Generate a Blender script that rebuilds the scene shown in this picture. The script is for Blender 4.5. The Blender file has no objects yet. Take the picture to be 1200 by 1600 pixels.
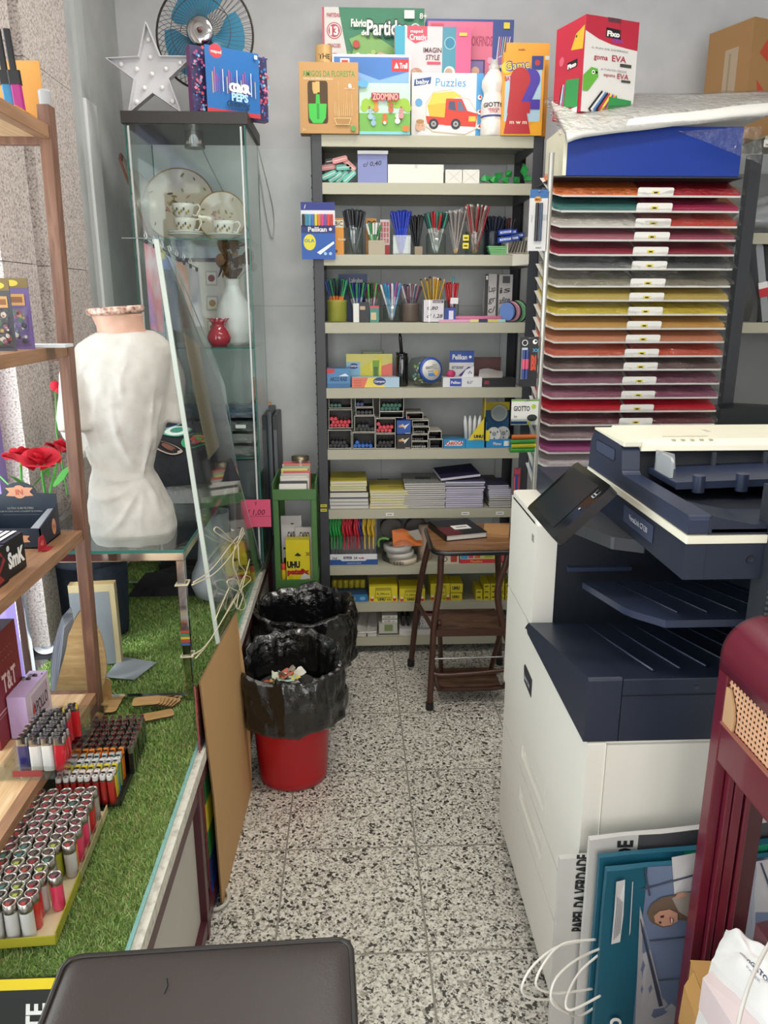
import bpy, math, random
import numpy as np
from mathutils import Vector, Matrix, noise
rnd = random.Random(7)
SC = bpy.context.scene
COL = SC.collection
PI = math.pi
# ---------------------------------------------------------------- camera
CAM_H, PITCH, YAW, FPX = 1.55, math.radians(15.4), math.radians(2.4),1200.0
cam_data = bpy.data.cameras.new('camera'); cam = bpy.data.objects.new('camera', cam_data); COL.objects.link(cam)
cam_data.sensor_fit = 'VERTICAL'; cam_data.sensor_height = 36; cam_data.lens = 36*FPX/1600
cam.location = (0,0, CAM_H); cam.rotation_euler = (PI/2-PITCH,0,-YAW)
cam_data.clip_start = .05; SC.camera = cam
CM = cam.rotation_euler.to_matrix()
def P(u, v, x=None, y=None, z=None):
    """world point seen at photo pixel (u,v) on the plane x=, y= or z="""
    d = CM @ Vector(((u-600)/FPX,(800-v)/FPX,-1))
    t = x/d.x if x is not None else (y/d.y if y is not None else (z-CAM_H)/d.z)
    return Vector((d.x*t, d.y*t, CAM_H+d.z*t))
# ---------------------------------------------------------------- view, world, lights
SC.view_settings.view_transform = 'Standard'; SC.view_settings.look = 'None'
SC.view_settings.gamma = 1; SC.view_settings.use_curve_mapping = False
SC.view_settings.exposure = 0.25
SC.cycles.transparent_max_bounces = 32; SC.cycles.max_bounces = 8
W = bpy.data.worlds.new('sky'); SC.world = W; W.use_nodes = True
wb = W.node_tree.nodes['Background']; wb.inputs[0].default_value = (.80,.90,1,1); wb.inputs[1].default_value = 1.6
def area(name, loc, rot, sx, sy, power, color, spread=None):
    l = bpy.data.lights.new(name, 'AREA'); l.shape = 'RECTANGLE'; l.size = sx; l.size_y = sy
    l.energy = power; l.color = color
    if spread: l.spread = spread
    o = bpy.data.objects.new(name, l); COL.objects.link(o); o.location = loc; o.rotation_euler = rot
    return o
area('window_daylight',(-1.30,1.0,1.45),(0,-PI/2,0),1.9,2.0,46,(.95,.97,1))
area('ceiling_tube_front',(.45,1.5,2.93),(0,0,0),1.3,.30,21,(1,.95,.87))
area('ceiling_tube_back',(.10,2.75,2.93),(0,0,0),1.0,.25,9,(1,.95,.87))
area('fill_behind_camera',(.3,-1.75,1.6),(PI/2,0,0),2.4,2.0,52,(1,.965,.92))  # added fill lamp behind the camera, brightens the upright surfaces
sun = bpy.data.lights.new('sun', 'SUN'); sun.energy = 5.0; sun.angle = .05; sun.color = (1,.95,.86)
so = bpy.data.objects.new('sun', sun); COL.objects.link(so)
so.rotation_euler = Vector((.25,.22,-.95)).to_track_quat('-Z', 'Y').to_euler()
# ---------------------------------------------------------------- materials
def lin(h):
    h = h.lstrip('#'); c = [int(h[i:i+2],16)/255 for i in (0,2,4)]
    return tuple(x/12.92 if x <= .04045 else ((x+.055)/1.055)**2.4 for x in c)
_m = {}
def mat(h, rough=.5, metal=0., var=.05, vs=12., bump=0., bs=60., coat=0., trans=0., emit=0., kind='paint', alpha=1.):
    key = (h, rough, metal, var, vs, bump, bs, coat, trans, emit, alpha)
    if key in _m: return _m[key]
    c = lin(h); m = bpy.data.materials.new('%s_%s' % (kind, h.strip('#'))); m.use_nodes = True
    nt = m.node_tree; b = nt.nodes['Principled BSDF']; N = nt.nodes.new; L = nt.links.new
    b.inputs['Roughness'].default_value = rough; b.inputs['Metallic'].default_value = metal
    b.inputs['Coat Weight'].default_value = coat
    tc = N('ShaderNodeTexCoord'); nz = N('ShaderNodeTexNoise'); nz.inputs['Scale'].default_value = vs; nz.inputs['Detail'].default_value = 3
    L(tc.outputs['Object'], nz.inputs['Vector'])
    mx = N('ShaderNodeMix'); mx.data_type = 'RGBA'
    mx.inputs[6].default_value = tuple(x*(1-var) for x in c)+(1,); mx.inputs[7].default_value = tuple(min(1, x*(1+var)) for x in c)+(1,)
    L(nz.outputs['Fac'], mx.inputs[0]); L(mx.outputs[2], b.inputs['Base Color'])
    if bump:
        n2 = N('ShaderNodeTexNoise'); n2.inputs['Scale'].default_value = bs; n2.inputs['Detail'].default_value = 4
        L(tc.outputs['Object'], n2.inputs['Vector'])
        bp = N('ShaderNodeBump'); bp.inputs['Strength'].default_value = bump; bp.inputs['Distance'].default_value = .01
        L(n2.outputs['Fac'], bp.inputs['Height']); L(bp.outputs[0], b.inputs['Normal'])
    if trans: b.inputs['Transmission Weight'].default_value = trans
    if emit: L(mx.outputs[2], b.inputs['Emission Color']); b.inputs['Emission Strength'].default_value = emit
    if alpha < 1: b.inputs['Alpha'].default_value = alpha
    _m[key] = m; return m
def clear(h='#eef6f4', base=.05, rough=.03, bump=0., bs=30., milk=0., name='clear'):
    """thin glass / plastic film: tinted see-through with an angle-dependent gloss"""
    key = ('clear', h, base, rough, bump, bs, milk)
    if key in _m: return _m[key]
    c = lin(h); m = bpy.data.materials.new(name+'_'+h.strip('#')); m.use_nodes = True
    nt = m.node_tree; N = nt.nodes.new; L = nt.links.new; nt.nodes.remove(nt.nodes['Principled BSDF'])
    out = nt.nodes['Material Output']; tr = N('ShaderNodeBsdfTransparent'); gl = N('ShaderNodeBsdfGlossy'); mx = N('ShaderNodeMixShader')
    tr.inputs[0].default_value = c+(1,); gl.inputs['Roughness'].default_value = rough
    lw = N('ShaderNodeLayerWeight'); lw.inputs[0].default_value = .5
    pw = N('ShaderNodeMath'); pw.operation = 'POWER'; pw.inputs[1].default_value = 4
    ma = N('ShaderNodeMath'); ma.operation = 'MULTIPLY_ADD'; ma.inputs[1].default_value = .8; ma.inputs[2].default_value = base; ma.use_clamp = True
    L(lw.outputs['Facing'], pw.inputs[0]); L(pw.outputs[0], ma.inputs[0]); L(ma.outputs[0], mx.inputs[0])
    L(gl.outputs[0], mx.inputs[2])
    if milk:
        df = N('ShaderNodeBsdfDiffuse'); df.inputs[0].default_value = tuple(min(1, x*1.0) for x in c)+(1,)
        m2 = N('ShaderNodeMixShader'); m2.inputs[0].default_value = milk
        L(tr.outputs[0], m2.inputs[1]); L(df.outputs[0], m2.inputs[2]); L(m2.outputs[0], mx.inputs[1])
    else: L(tr.outputs[0], mx.inputs[1])
    if bump:
        tc = N('ShaderNodeTexCoord'); nz = N('ShaderNodeTexNoise'); nz.inputs['Scale'].default_value = bs; nz.inputs['Detail'].default_value = 5
        bp = N('ShaderNodeBump'); bp.inputs['Strength'].default_value = bump; bp.inputs['Distance'].default_value = .02
        L(tc.outputs['Object'], nz.inputs['Vector']); L(nz.outputs['Fac'], bp.inputs['Height']); L(bp.outputs[0], gl.inputs['Normal']); L(bp.outputs[0], lw.inputs['Normal'])
    L(mx.outputs[0], out.inputs[0]); _m[key] = m; return m
def ramp_mat(name, tex, scale, stops, rough=.5, coords='Object', stretch=(1,1,1), bump=0., detail=4, distort=0., extra=None, coat=0.):
    if name in _m: return _m[name]
    m = bpy.data.materials.new(name); m.use_nodes = True; nt = m.node_tree; N = nt.nodes.new; L = nt.links.new
    b = nt.nodes['Principled BSDF']; b.inputs['Roughness'].default_value = rough; b.inputs['Coat Weight'].default_value = coat
    tc = N('ShaderNodeTexCoord'); mp = N('ShaderNodeMapping'); mp.inputs['Scale'].default_value = stretch
    L(tc.outputs[coords], mp.inputs[0])
    if tex == 'noise': t = N('ShaderNodeTexNoise'); t.inputs['Detail'].default_value = detail; t.inputs['Distortion'].default_value = distort; o = t.outputs['Fac']
    elif tex == 'voronoi': t = N('ShaderNodeTexVoronoi'); o = t.outputs['Color']
    elif tex == 'wave': t = N('ShaderNodeTexWave'); t.inputs['Distortion'].default_value = distort; t.inputs['Detail'].default_value = detail; o = t.outputs['Fac']
    t.inputs['Scale'].default_value = scale; L(mp.outputs[0], t.inputs['Vector'])
    r = N('ShaderNodeValToRGB'); cr = r.color_ramp
    while len(cr.elements) < len(stops): cr.elements.new(.5)
    for e,(p, h) in zip(cr.elements, stops): e.position = p; e.color = lin(h)+(1,)
    L(o, r.inputs[0]); L(r.outputs[0], b.inputs['Base Color'])
    if bump:
        bp = N('ShaderNodeBump'); bp.inputs['Strength'].default_value = bump; bp.inputs['Distance'].default_value = .004
        L(o, bp.inputs['Height']); L(bp.outputs[0], b.inputs['Normal'])
    _m[name] = m; return m
def wood(name, a, b_, c, stretch=(1,1,1), scale=6, rough=.45):
    return ramp_mat(name, 'noise', scale,[(.3, a),(.5, b_),(.7, c)], rough=rough, stretch=stretch, distort=1.2, detail=6, bump=.1)
GLASS = clear('#f7fbfa',.03); ACRYL = clear('#f6f8f7',.05,.05); FILM = clear('#f2f2f2',.10,.12, bump=.9, bs=45, name='film')
JARG = clear('#f2f6f5',.07,.03); BAGF = clear('#f0eeee',.14,.2, bump=1., bs=25, milk=.12, name='bag_film')
EDGE = mat('#2f6f66',.15, kind='glass_edge'); CHROME = mat('#d9d9d9',.08,1., kind='chrome'); STEEL = mat('#a5a7a8',.28,1., kind='steel')
BLACK = mat('#141416',.45); BLKPL = mat('#17181b',.3); WHITE = mat('#e9e8e4',.55); CREAM = mat('#b1af9b',.45, vs=5, var=.05, kind='cream_metal')
GREYP = mat('#3b3d42',.45, kind='post_metal'); PAPERW = mat('#ecebe6',.7, kind='paper'); KRAFT = mat('#b9905a',.75, kind='kraft', var=.08, vs=20)
# ---------------------------------------------------------------- mesh builder
_txt = {}
def text_mesh(s, bold=0.):
    k = (s, bold)
    if k not in _txt:
        cu = bpy.data.curves.new('t', 'FONT'); cu.body = s; cu.size = 1; cu.offset = bold; cu.resolution_u = 2
        o = bpy.data.objects.new('t', cu); COL.objects.link(o)
        me = o.to_mesh()
        vs = [tuple(v.co) for v in me.vertices]; fs = [tuple(p.vertices) for p in me.polygons]
        o.to_mesh_clear(); bpy.data.objects.remove(o); bpy.data.curves.remove(cu)
        if vs:
            x0 = min(v[0] for v in vs); x1 = max(v[0] for v in vs); y0 = min(v[1] for v in vs); y1 = max(v[1] for v in vs)
        else: x0, x1, y0, y1 = 0,1,0,1
        _txt[k] = (vs, fs, x0, x1, y0, y1)
    return _txt[k]
class MB:
    def __init__(s): s.v = []; s.f = []; s.m = []; s.s = []; s.mats = []; s.M = Matrix()
    def mi(s, m):
        if m not in s.mats: s.mats.append(m)
        return s.mats.index(m)
    def add(s, vs, fs, m, smooth=False):
        o = len(s.v); k = s.mi(m)
        s.v += [tuple(s.M @ Vector(v)) for v in vs]
        for f in fs: s.f.append([i+o for i in f]); s.m.append(k); s.s.append(smooth)
        return s
    def box(s, x0, y0, z0, x1, y1, z1, m, top=None):
        v = [(x, y, z) for z in (z0, z1) for y in (y0, y1) for x in (x0, x1)]
        s.add(v,[(0,2,3,1),(0,1,5,4),(1,3,7,5),(3,2,6,7),(2,0,4,6)], m)
        return s.add(v,[(4,5,7,6)], top or m)
    def prism(s, pts, z0, z1, m, axis='z', smooth=False, cap=None):
        """outline extruded between z0 and z1 along axis; pts are the other two coordinates in xyz order"""
        def q(a, b, c): return {'z': (a, b, c), 'y': (a, c, b), 'x': (c, a, b)}[axis]
        n = len(pts); v = [q(a, b, z0) for a, b in pts]+[q(a, b, z1) for a, b in pts]
        s.add(v,[(i,(i+1) % n, n+(i+1) % n, n+i) for i in range(n)], m, smooth)
        return s.add(v,[tuple(range(n))[::-1], tuple(range(n,2*n))], cap or m)
    def cyl(s, p0, p1, r0, m, r1=None, n=16, caps=True, smooth=True):
        p0 = Vector(p0); p1 = Vector(p1); r1 = r0 if r1 is None else r1
        d = (p1-p0).normalized(); a = d.orthogonal().normalized(); b = d.cross(a)
        v = []
        for p, r in ((p0, r0),(p1, r1)):
            v += [tuple(p+a*r*math.cos(2*PI*i/n)+b*r*math.sin(2*PI*i/n)) for i in range(n)]
        s.add(v,[(i,(i+1) % n, n+(i+1) % n, n+i) for i in range(n)], m, smooth)
        if caps: s.add(v,[tuple(range(n))[::-1], tuple(range(n,2*n))], m)
        return s
    def tube(s, pts, r, m, n=8, closed=False, rs=None):
        pts = [Vector(p) for p in pts]; N = len(pts); v = []; a = None
        for i, p in enumerate(pts):
            t = (pts[(i+1) % N]-pts[i-1]) if closed else (pts[min(i+1, N-1)]-pts[max(i-1,0)])
            t = t.normalized() if t.length > 1e-9 else Vector((0,0,1))
            if a is None: a = t.orthogonal().normalized()
            a = (a-t*a.dot(t)); a = a.normalized() if a.length > 1e-6 else t.orthogonal().normalized()
            b = t.cross(a); rr = rs[i] if rs else r
            v += [tuple(p+a*rr*math.cos(2*PI*k/n)+b*rr*math.sin(2*PI*k/n)) for k in range(n)]
        fs = []
        for i in range(N if closed else N-1):
            j = (i+1) % N
            fs += [(i*n+k, i*n+(k+1) % n, j*n+(k+1) % n, j*n+k) for k in range(n)]
        if not closed: fs += [tuple(range(n))[::-1], tuple(range((N-1)*n, N*n))]
        return s.add(v, fs, m, True)
    def lathe(s, prof, m, c=(0,0,0), n=24, fn=None, sx=1, sy=1):
        v = []; N = len(prof)
        for r, z in prof:
            for k in range(n):
                a = 2*PI*k/n; q = (c[0]+r*math.cos(a)*sx, c[1]+r*math.sin(a)*sy, c[2]+z)
                v.append(fn(q, a, r, z) if fn else q)
        fs = [(i*n+k, i*n+(k+1) % n,(i+1)*n+(k+1) % n,(i+1)*n+k) for i in range(N-1) for k in range(n)]
        s.add(v, fs, m, True)
        for i, fl in ((0,1),(N-1,0)):
            if prof[i][0] > 1e-5 and prof[i][0] < 9 and getattr(s, 'capl', True):
                f = tuple(range(i*n, i*n+n)); s.add(v,[f[::-1] if fl else f], m)
        return s
    def ball(s, c, r, m, sx=1, sy=1, sz=1, n=12):
        pr = [(r*math.sin(PI*i/(n//2+2)),-r*math.cos(PI*i/(n//2+2))*sz) for i in range(n//2+3)]
        return s.lathe(pr, m, c, n, sx=sx, sy=sy)
    def grid(s, fn, nu, nv, m, smooth=True):
        v = [fn(i/nu, j/nv) for j in range(nv+1) for i in range(nu+1)]
        return s.add(v,[(j*(nu+1)+i, j*(nu+1)+i+1,(j+1)*(nu+1)+i+1,(j+1)*(nu+1)+i) for j in range(nv) for i in range(nu)], m, smooth)
    def build(s, name, parent=None, loc=(0,0,0), rot=(0,0,0), label=None, cat=None, group=None, kind=None, bevel=0, seg=2, sub=0, weld=False):
        me = bpy.data.meshes.new(name); me.from_pydata(s.v,[], s.f)
        for m in s.mats: me.materials.append(m)
        me.polygons.foreach_set('material_index', s.m); me.polygons.foreach_set('use_smooth', s.s); me.update()
        o = bpy.data.objects.new(name, me); COL.objects.link(o); o.location = loc; o.rotation_euler = rot
        if parent: o.parent = parent
        if label: o['label'] = label
        if cat: o['category'] = cat
        if group: o['group'] = group
        if kind: o['kind'] = kind
        if weld: w = o.modifiers.new('weld', 'WELD'); w.merge_threshold = .0004
        if bevel:
            b = o.modifiers.new('bevel', 'BEVEL'); b.width = bevel; b.segments = seg; b.limit_method = 'ANGLE'; b.angle_limit = .6
        if sub: q = o.modifiers.new('sub', 'SUBSURF'); q.levels = sub; q.render_levels = sub
        return o
def thing(name, label, cat, loc=(0,0,0), rot=(0,0,0), group=None):
    o = bpy.data.objects.new(name, None); COL.objects.link(o); o.location = loc; o.rotation_euler = rot
    o.empty_display_size = .05; o['label'] = label; o['category'] = cat
    if group: o['group'] = group
    return o
def dup(src, loc=None, rot=None, label=None, group=None, parent=None):
    c = src.copy(); COL.objects.link(c)
    if parent: c.parent = parent
    if loc is not None: c.location = loc
    if rot is not None: c.rotation_euler = rot
    if label: c['label'] = label
    if group: c['group'] = group
    for ch in src.children: dup(ch, parent=c)
    return c
class Face:
    """a printed face: lays flat ink shapes on one face of a solid, u right, v up, sizes 0..1"""
    def __init__(s, mb, o, u, v, w, h): s.mb = mb; s.o = Vector(o); s.u = Vector(u); s.v = Vector(v); s.w = w; s.h = h; s.n = s.u.cross(s.v); s.k = 1
    def pt(s, a, b, k): return tuple(s.o+s.u*(a*s.w)+s.v*(b*s.h)+s.n*(.00025*k))
    def poly(s, pts, m):
        s.k += 1; s.mb.add([s.pt(a, b, s.k) for a, b in pts],[tuple(range(len(pts)))], m); return s
    def rect(s, a0, b0, a1, b1, m): return s.poly([(a0, b0),(a1, b0),(a1, b1),(a0, b1)], m)
    def disc(s, a, b, r, m, rb=None, n=20):
        ra = r/s.w; rv = (rb or r)/s.h
        return s.poly([(a+ra*math.cos(2*PI*i/n), b+rv*math.sin(2*PI*i/n)) for i in range(n)], m)
    def text(s, t, a, b, h, m, bold=.015, width=None, align='l', rot=0, shear=0.):
        """t with letters h (0..1 of face height) high at (a,b); width squeezes to that share of the face width"""
        vs, fs, x0, x1, y0, y1 = text_mesh(t, bold)
        if not vs: return s
        s.k += 1; hm = h*s.h; sc = hm/.73
        wx = sc if width is None else width*s.w/max(1e-6,(x1-x0))
        W_ = (x1-x0)*wx; off = {'l': 0, 'c': -W_/2, 'r': -W_}[align]
        ca, sa = math.cos(rot), math.sin(rot); out = []
        for x, y, z in vs:
            px = (x-x0)*wx+off+y*sc*shear; py = y*sc
            qx = px*ca-py*sa; qy = px*sa+py*ca
            out.append(tuple(s.o+s.u*(a*s.w+qx)+s.v*(b*s.h+qy)+s.n*(.00025*s.k)))
        s.mb.add(out, fs, m); return s
def rrect(x0, y0, x1, y1, r, n=5):
    pts = []
    for cx, cy, a0 in ((x1-r, y0+r,-PI/2),(x1-r, y1-r,0),(x0+r, y1-r, PI/2),(x0+r, y0+r, PI)):
        pts += [(cx+r*math.cos(a0+PI/2*i/n), cy+r*math.sin(a0+PI/2*i/n)) for i in range(n+1)]
    return pts
def px_box(u0, v0, u1, v1, Y, z0=None):
    b = P(u0, v1, y=Y).z if z0 is None else z0
    um, vm = (u0+u1)/2,(v0+v1)/2
    return P(u0, vm, y=Y).x, P(u1, vm, y=Y).x, b, P(um, v0, y=Y).z
def carton(name, label, cat, rect, Y, depth, m, z0=None, paint=None, rz=0., side=None, top=None, group=None, rx=0., sidepaint=None):
    """a printed box standing where the photo shows it; rect is its front in photo pixels, Y its distance"""
    x0, x1, z0, z1 = px_box(*rect, Y, z0); w, h = x1-x0, z1-z0
    mb = MB(); mb.box(0,0,0, w, depth, h, side or m, top or side or m)
    f = Face(mb,(0,0,0),(1,0,0),(0,0,1), w, h); f.k = 0; f.rect(0,0,1,1, m)
    if paint: paint(f)
    if sidepaint: sidepaint(Face(mb,(0, depth,0),(0,-1,0),(0,0,1), depth, h))
    return mb.build(name, loc=(x0, Y, z0), rot=(rx,0, rz), label=label, cat=cat, group=group)
def arc(c, r, a0, a1, n, z=None): return [(c[0]+r*math.cos(a0+(a1-a0)*i/n), c[1]+r*math.sin(a0+(a1-a0)*i/n)) for i in range(n+1)]
def spline(pts, n=6):
    pts = [Vector(p) for p in pts]; out = []
    for i in range(len(pts)-1):
        p0 = pts[max(i-1,0)]; p1 = pts[i]; p2 = pts[i+1]; p3 = pts[min(i+2, len(pts)-1)]
        for k in range(n):
            t = k/n
            out.append(.5*((2*p1)+(-p0+p2)*t+(2*p0-5*p1+4*p2-p3)*t*t+(-p0+3*p1-3*p2+p3)*t**3))
    return out+[pts[-1]]
# ================================================================ the room
BACK_Y, LEFT_X, PLAT_X, PLAT_Z = 3.62,-.95,-.372,.49
def struct(name, mb, label=None, **k):
    return mb.build(name, kind='structure', label=label, **k)
# terrazzo floor with 0.38 m tiles
def terrazzo():
    m = bpy.data.materials.new('terrazzo_tiles'); m.use_nodes = True; nt = m.node_tree; N = nt.nodes.new; L = nt.links.new
    b = nt.nodes['Principled BSDF']; b.inputs['Roughness'].default_value = .32
    tc = N('ShaderNodeTexCoord')
    def chips(scale, stops, off, warp):
        mp = N('ShaderNodeMapping'); mp.inputs['Location'].default_value = (off, off*.7,0)
        L(tc.outputs['Object'], mp.inputs[0])
        nz = N('ShaderNodeTexNoise'); nz.inputs['Scale'].default_value = scale*.9; nz.inputs['Detail'].default_value = 2
        L(mp.outputs[0], nz.inputs['Vector'])
        va = N('ShaderNodeMix'); va.data_type = 'VECTOR'; va.inputs[0].default_value = warp
        L(mp.outputs[0], va.inputs[4]); L(nz.outputs['Color'], va.inputs[5])
        v = N('ShaderNodeTexVoronoi'); v.inputs['Scale'].default_value = scale; L(va.outputs[1], v.inputs['Vector'])
        sp = N('ShaderNodeSeparateColor'); L(v.outputs['Color'], sp.inputs[0])
        r = N('ShaderNodeValToRGB'); r.color_ramp.interpolation = 'CONSTANT'
        while len(r.color_ramp.elements) < len(stops): r.color_ramp.elements.new(.5)
        for e,(p, h) in zip(r.color_ramp.elements, stops): e.position = p; e.color = lin(h)+(1,)
        L(sp.outputs[0], r.inputs[0]); return r, sp
    A, sa = chips(230,[(0, '#4a4944'),(.08, '#7a776f'),(.18, '#a5a197'),(.34, '#cbc7bd'),(.60, '#dad7cd'),(.86, '#bdb9ae')],0,.006)
    B, sb = chips(130,[(0, '#403f3a'),(.38, '#dedbd1'),(.78, '#9a968b')],3.1,.010)
    gt = N('ShaderNodeMath'); gt.operation = 'GREATER_THAN'; gt.inputs[1].default_value = .74; L(sb.outputs[1], gt.inputs[0])
    mx = N('ShaderNodeMix'); mx.data_type = 'RGBA'; L(gt.outputs[0], mx.inputs[0]); L(A.outputs[0], mx.inputs[6]); L(B.outputs[0], mx.inputs[7])
    # joints
    sx = N('ShaderNodeSeparateXYZ'); L(tc.outputs['Object'], sx.inputs[0])
    def joint(out, off):
        a = N('ShaderNodeMath'); a.operation = 'ADD'; a.inputs[1].default_value = off; L(out, a.inputs[0])
        d = N('ShaderNodeMath'); d.operation = 'PINGPONG'; d.inputs[1].default_value = .19; L(a.outputs[0], d.inputs[0])
        g = N('ShaderNodeMath'); g.operation = 'LESS_THAN'; g.inputs[1].default_value = .0026; L(d.outputs[0], g.inputs[0]); return g
    gx = joint(sx.outputs[0], JX); gy = joint(sx.outputs[1], JY)
    mm = N('ShaderNodeMath'); mm.operation = 'MAXIMUM'; L(gx.outputs[0], mm.inputs[0]); L(gy.outputs[0], mm.inputs[1])
    m2 = N('ShaderNodeMix'); m2.data_type = 'RGBA'; L(mm.outputs[0], m2.inputs[0]); L(mx.outputs[2], m2.inputs[6]); m2.inputs[7].default_value = lin('#8a877e')+(1,)
    nz = N('ShaderNodeTexNoise'); nz.inputs['Scale'].default_value = 2.2; L(tc.outputs['Object'], nz.inputs['Vector'])
    m3 = N('ShaderNodeMix'); m3.data_type = 'RGBA'; m3.blend_type = 'MULTIPLY'; m3.inputs[0].default_value = .10
    L(m2.outputs[2], m3.inputs[6]); L(nz.outputs['Fac'], m3.inputs[7]); L(m3.outputs[2], b.inputs['Base Color'])
    return m
JX = -(P(650,1325, z=0).x) % .38; JY = -(P(560,1325, z=0).y) % .38
struct('floor', MB().box(-1.6,-2,-.05,2.7,3.75,0, terrazzo()))
WALLM = ramp_mat('painted_plaster', 'noise',9,[(.3, '#c8cacd'),(.7, '#d3d4d7')], rough=.75, bump=.12)
PANELM = ramp_mat('white_wall_panel', 'noise',14,[(.3, '#ccd1d3'),(.7, '#d6dadb')], rough=.45, bump=.08)
struct('wall_back', MB().box(-1.2, BACK_Y,0,2.6, BACK_Y+.12,3.0, WALLM))
# laminated panels with seams on the lower part of the back wall
zs = P(430,233, y=BACK_Y).z
mb = MB()
xs = [LEFT_X, P(402,400, y=BACK_Y-.01).x, P(402,400, y=BACK_Y-.01).x+.55, P(402,400, y=BACK_Y-.01).x+1.1, P(402,400, y=BACK_Y-.01).x+1.65,2.6]
zr = [.1,.72, P(440,478, y=BACK_Y).z, zs]
for i in range(len(xs)-1):
    for j in range(3): mb.box(xs[i]+.0012, BACK_Y-.008, zr[j]+.001, xs[i+1]-.0012, BACK_Y+.01, zr[j+1]-.001, PANELM)
mb.box(LEFT_X, BACK_Y-.005,.1,2.6, BACK_Y+.01, zs-.002, mat('#9fa3a5',.6))
struct('trim_1', mb)
struct('ceiling', MB().box(-1.2,-2,3.0,2.7,3.75,3.1, mat('#dedddc',.8)))
struct('wall_right', MB().box(2.6,-2,0,2.72,3.75,3.0, WALLM))
struct('wall_front', MB().box(-1.2,-2.1,0,2.72,-2.0,3.0, WALLM))
GRAN = None
def granite():
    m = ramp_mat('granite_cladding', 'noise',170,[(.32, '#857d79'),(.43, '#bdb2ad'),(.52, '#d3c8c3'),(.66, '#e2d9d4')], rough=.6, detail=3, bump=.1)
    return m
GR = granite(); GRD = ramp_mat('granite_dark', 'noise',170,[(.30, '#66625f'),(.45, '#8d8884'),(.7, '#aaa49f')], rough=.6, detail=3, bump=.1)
# left wall: plaster strip beside the corner, then the granite pier, then the shop window
yg = P(122,300, x=LEFT_X).y; yw = P(22,650, x=LEFT_X).y
struct('wall_left', MB().box(LEFT_X-.2, yg,0, LEFT_X, BACK_Y+.1,3.0, ramp_mat('left_plaster', 'noise',9,[(.3, '#b4b7b7'),(.7, '#c2c5c5')], rough=.75, bump=.1)))
mb = MB()
zj = [0, P(90,418, x=LEFT_X).z, P(95,135, x=LEFT_X).z,3.0]
yb = P(32,100, x=LEFT_X).y; yc = P(15,100, x=LEFT_X).y
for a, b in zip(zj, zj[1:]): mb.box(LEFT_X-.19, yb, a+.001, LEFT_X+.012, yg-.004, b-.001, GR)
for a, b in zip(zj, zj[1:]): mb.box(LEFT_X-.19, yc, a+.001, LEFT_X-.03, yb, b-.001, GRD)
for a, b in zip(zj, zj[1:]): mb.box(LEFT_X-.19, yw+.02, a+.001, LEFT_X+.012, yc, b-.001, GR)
struct('wall_pillar', mb)
mb = MB(); q = P(140,200, x=LEFT_X)
mb.box(LEFT_X, P(118,100, x=LEFT_X).y,.5, LEFT_X+.012, P(131,100, x=LEFT_X).y,3.0, mat('#c2c7c5',.4))
struct('trim_2', mb)
mb = MB(); mb.box(LEFT_X, P(138,300, x=LEFT_X).y,.5, LEFT_X+.022, P(154,300, x=LEFT_X).y, P(158,178, x=LEFT_X).z, mat('#e4e7e8',.35))
struct('trim_3', mb, bevel=.004)
# shop window on the left, with violet frame; street outside
mb = MB(); VIO = mat('#8f7cc0',.4)
for y in (-.3,.9, yw-.03): mb.box(LEFT_X-.12, y,.4, LEFT_X-.05, y+.05,2.40, VIO)
for z in (.36,2.35): mb.box(LEFT_X-.12,-.3, z, LEFT_X-.05, yw+.02, z+.05, VIO)
wf = struct('window_1', mb)
MB().box(LEFT_X-.088,-.28,.4, LEFT_X-.082, yw-.02,2.37, GLASS).build('window_pane', parent=wf)
struct('wall_below_window', MB().box(LEFT_X-.2,-2,0, LEFT_X-.03, yw+.02,.36, GR))
struct('wall_above_window', MB().box(LEFT_X-.2,-2,2.40, LEFT_X, yw+.02,3.0, WALLM))
struct('wall_left_front', MB().box(LEFT_X-.2,-2,.36, LEFT_X,-.3,2.40, WALLM))
struct('pavement', MB().box(-9,-6,-.3, LEFT_X-.2,10,-.12, mat('#a9a6a0',.9, var=.15, vs=3)))
mb = MB(); mb.box(-8,-6,-.3,-7.5,10,4, mat('#c9c3b8',.9))
struct('house_front_across_street', mb)
# display platform along the window with a strip frame
mb = MB(); PY0, PY1 = 1.03,3.37
WINE = mat('#4a2028',.35, kind='wine_metal'); LEDGE = ramp_mat('worn_white_ledge', 'noise',60,[(.3, '#b3b0a5'),(.5, '#d5d2c4'),(.7, '#dedbcf')], rough=.5)
cab = thing('display_platform', 'low shop window platform with wine red metal frame and artificial grass top', 'platform',(PLAT_X, PY0,0))
lz = PLAT_Z-.012
MB().box(-.575,0, lz-.04,-.017, PY1-PY0, lz-.004, mat('#8a915c',.9)).build('deck', parent=cab)
MB().box(-.017,0, lz-.035,0, PY1-PY0, lz, LEDGE).build('ledge', parent=cab, bevel=.003)
MB().box(-.024,.0, lz-.006,-.017, PY1-PY0, lz+.006, mat('#7fb0ab',.3)).build('edge_strip', parent=cab)
mb = MB(); mb.box(-.032,0, lz-.075,-.002, PY1-PY0, lz-.035, WINE); mb.box(-.032,0,.02,-.002, PY1-PY0,.06, WINE)
mb.build('rail', parent=cab, bevel=.003)
for y in (0,.56,1.2,1.8, PY1-PY0-.05):
    m_ = MB(); m_.box(-.032, y,.0,-.0, y+.022, lz-.04, WINE); m_.box(-.032, y+.03,0,-.004, y+.05, lz-.04, WINE)
    m_.build('upright', parent=cab, bevel=.002)
MB().box(-.03,0.02,.03,-.018, PY1-PY0, lz-.07, mat('#bdbab0',.6)).build('side_panel', parent=cab, bevel=.002)
MB().box(-.57,0.01,.03,-.04,.03, lz-.04, mat('#3c3432',.6)).build('end_panel', parent=cab)
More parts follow.
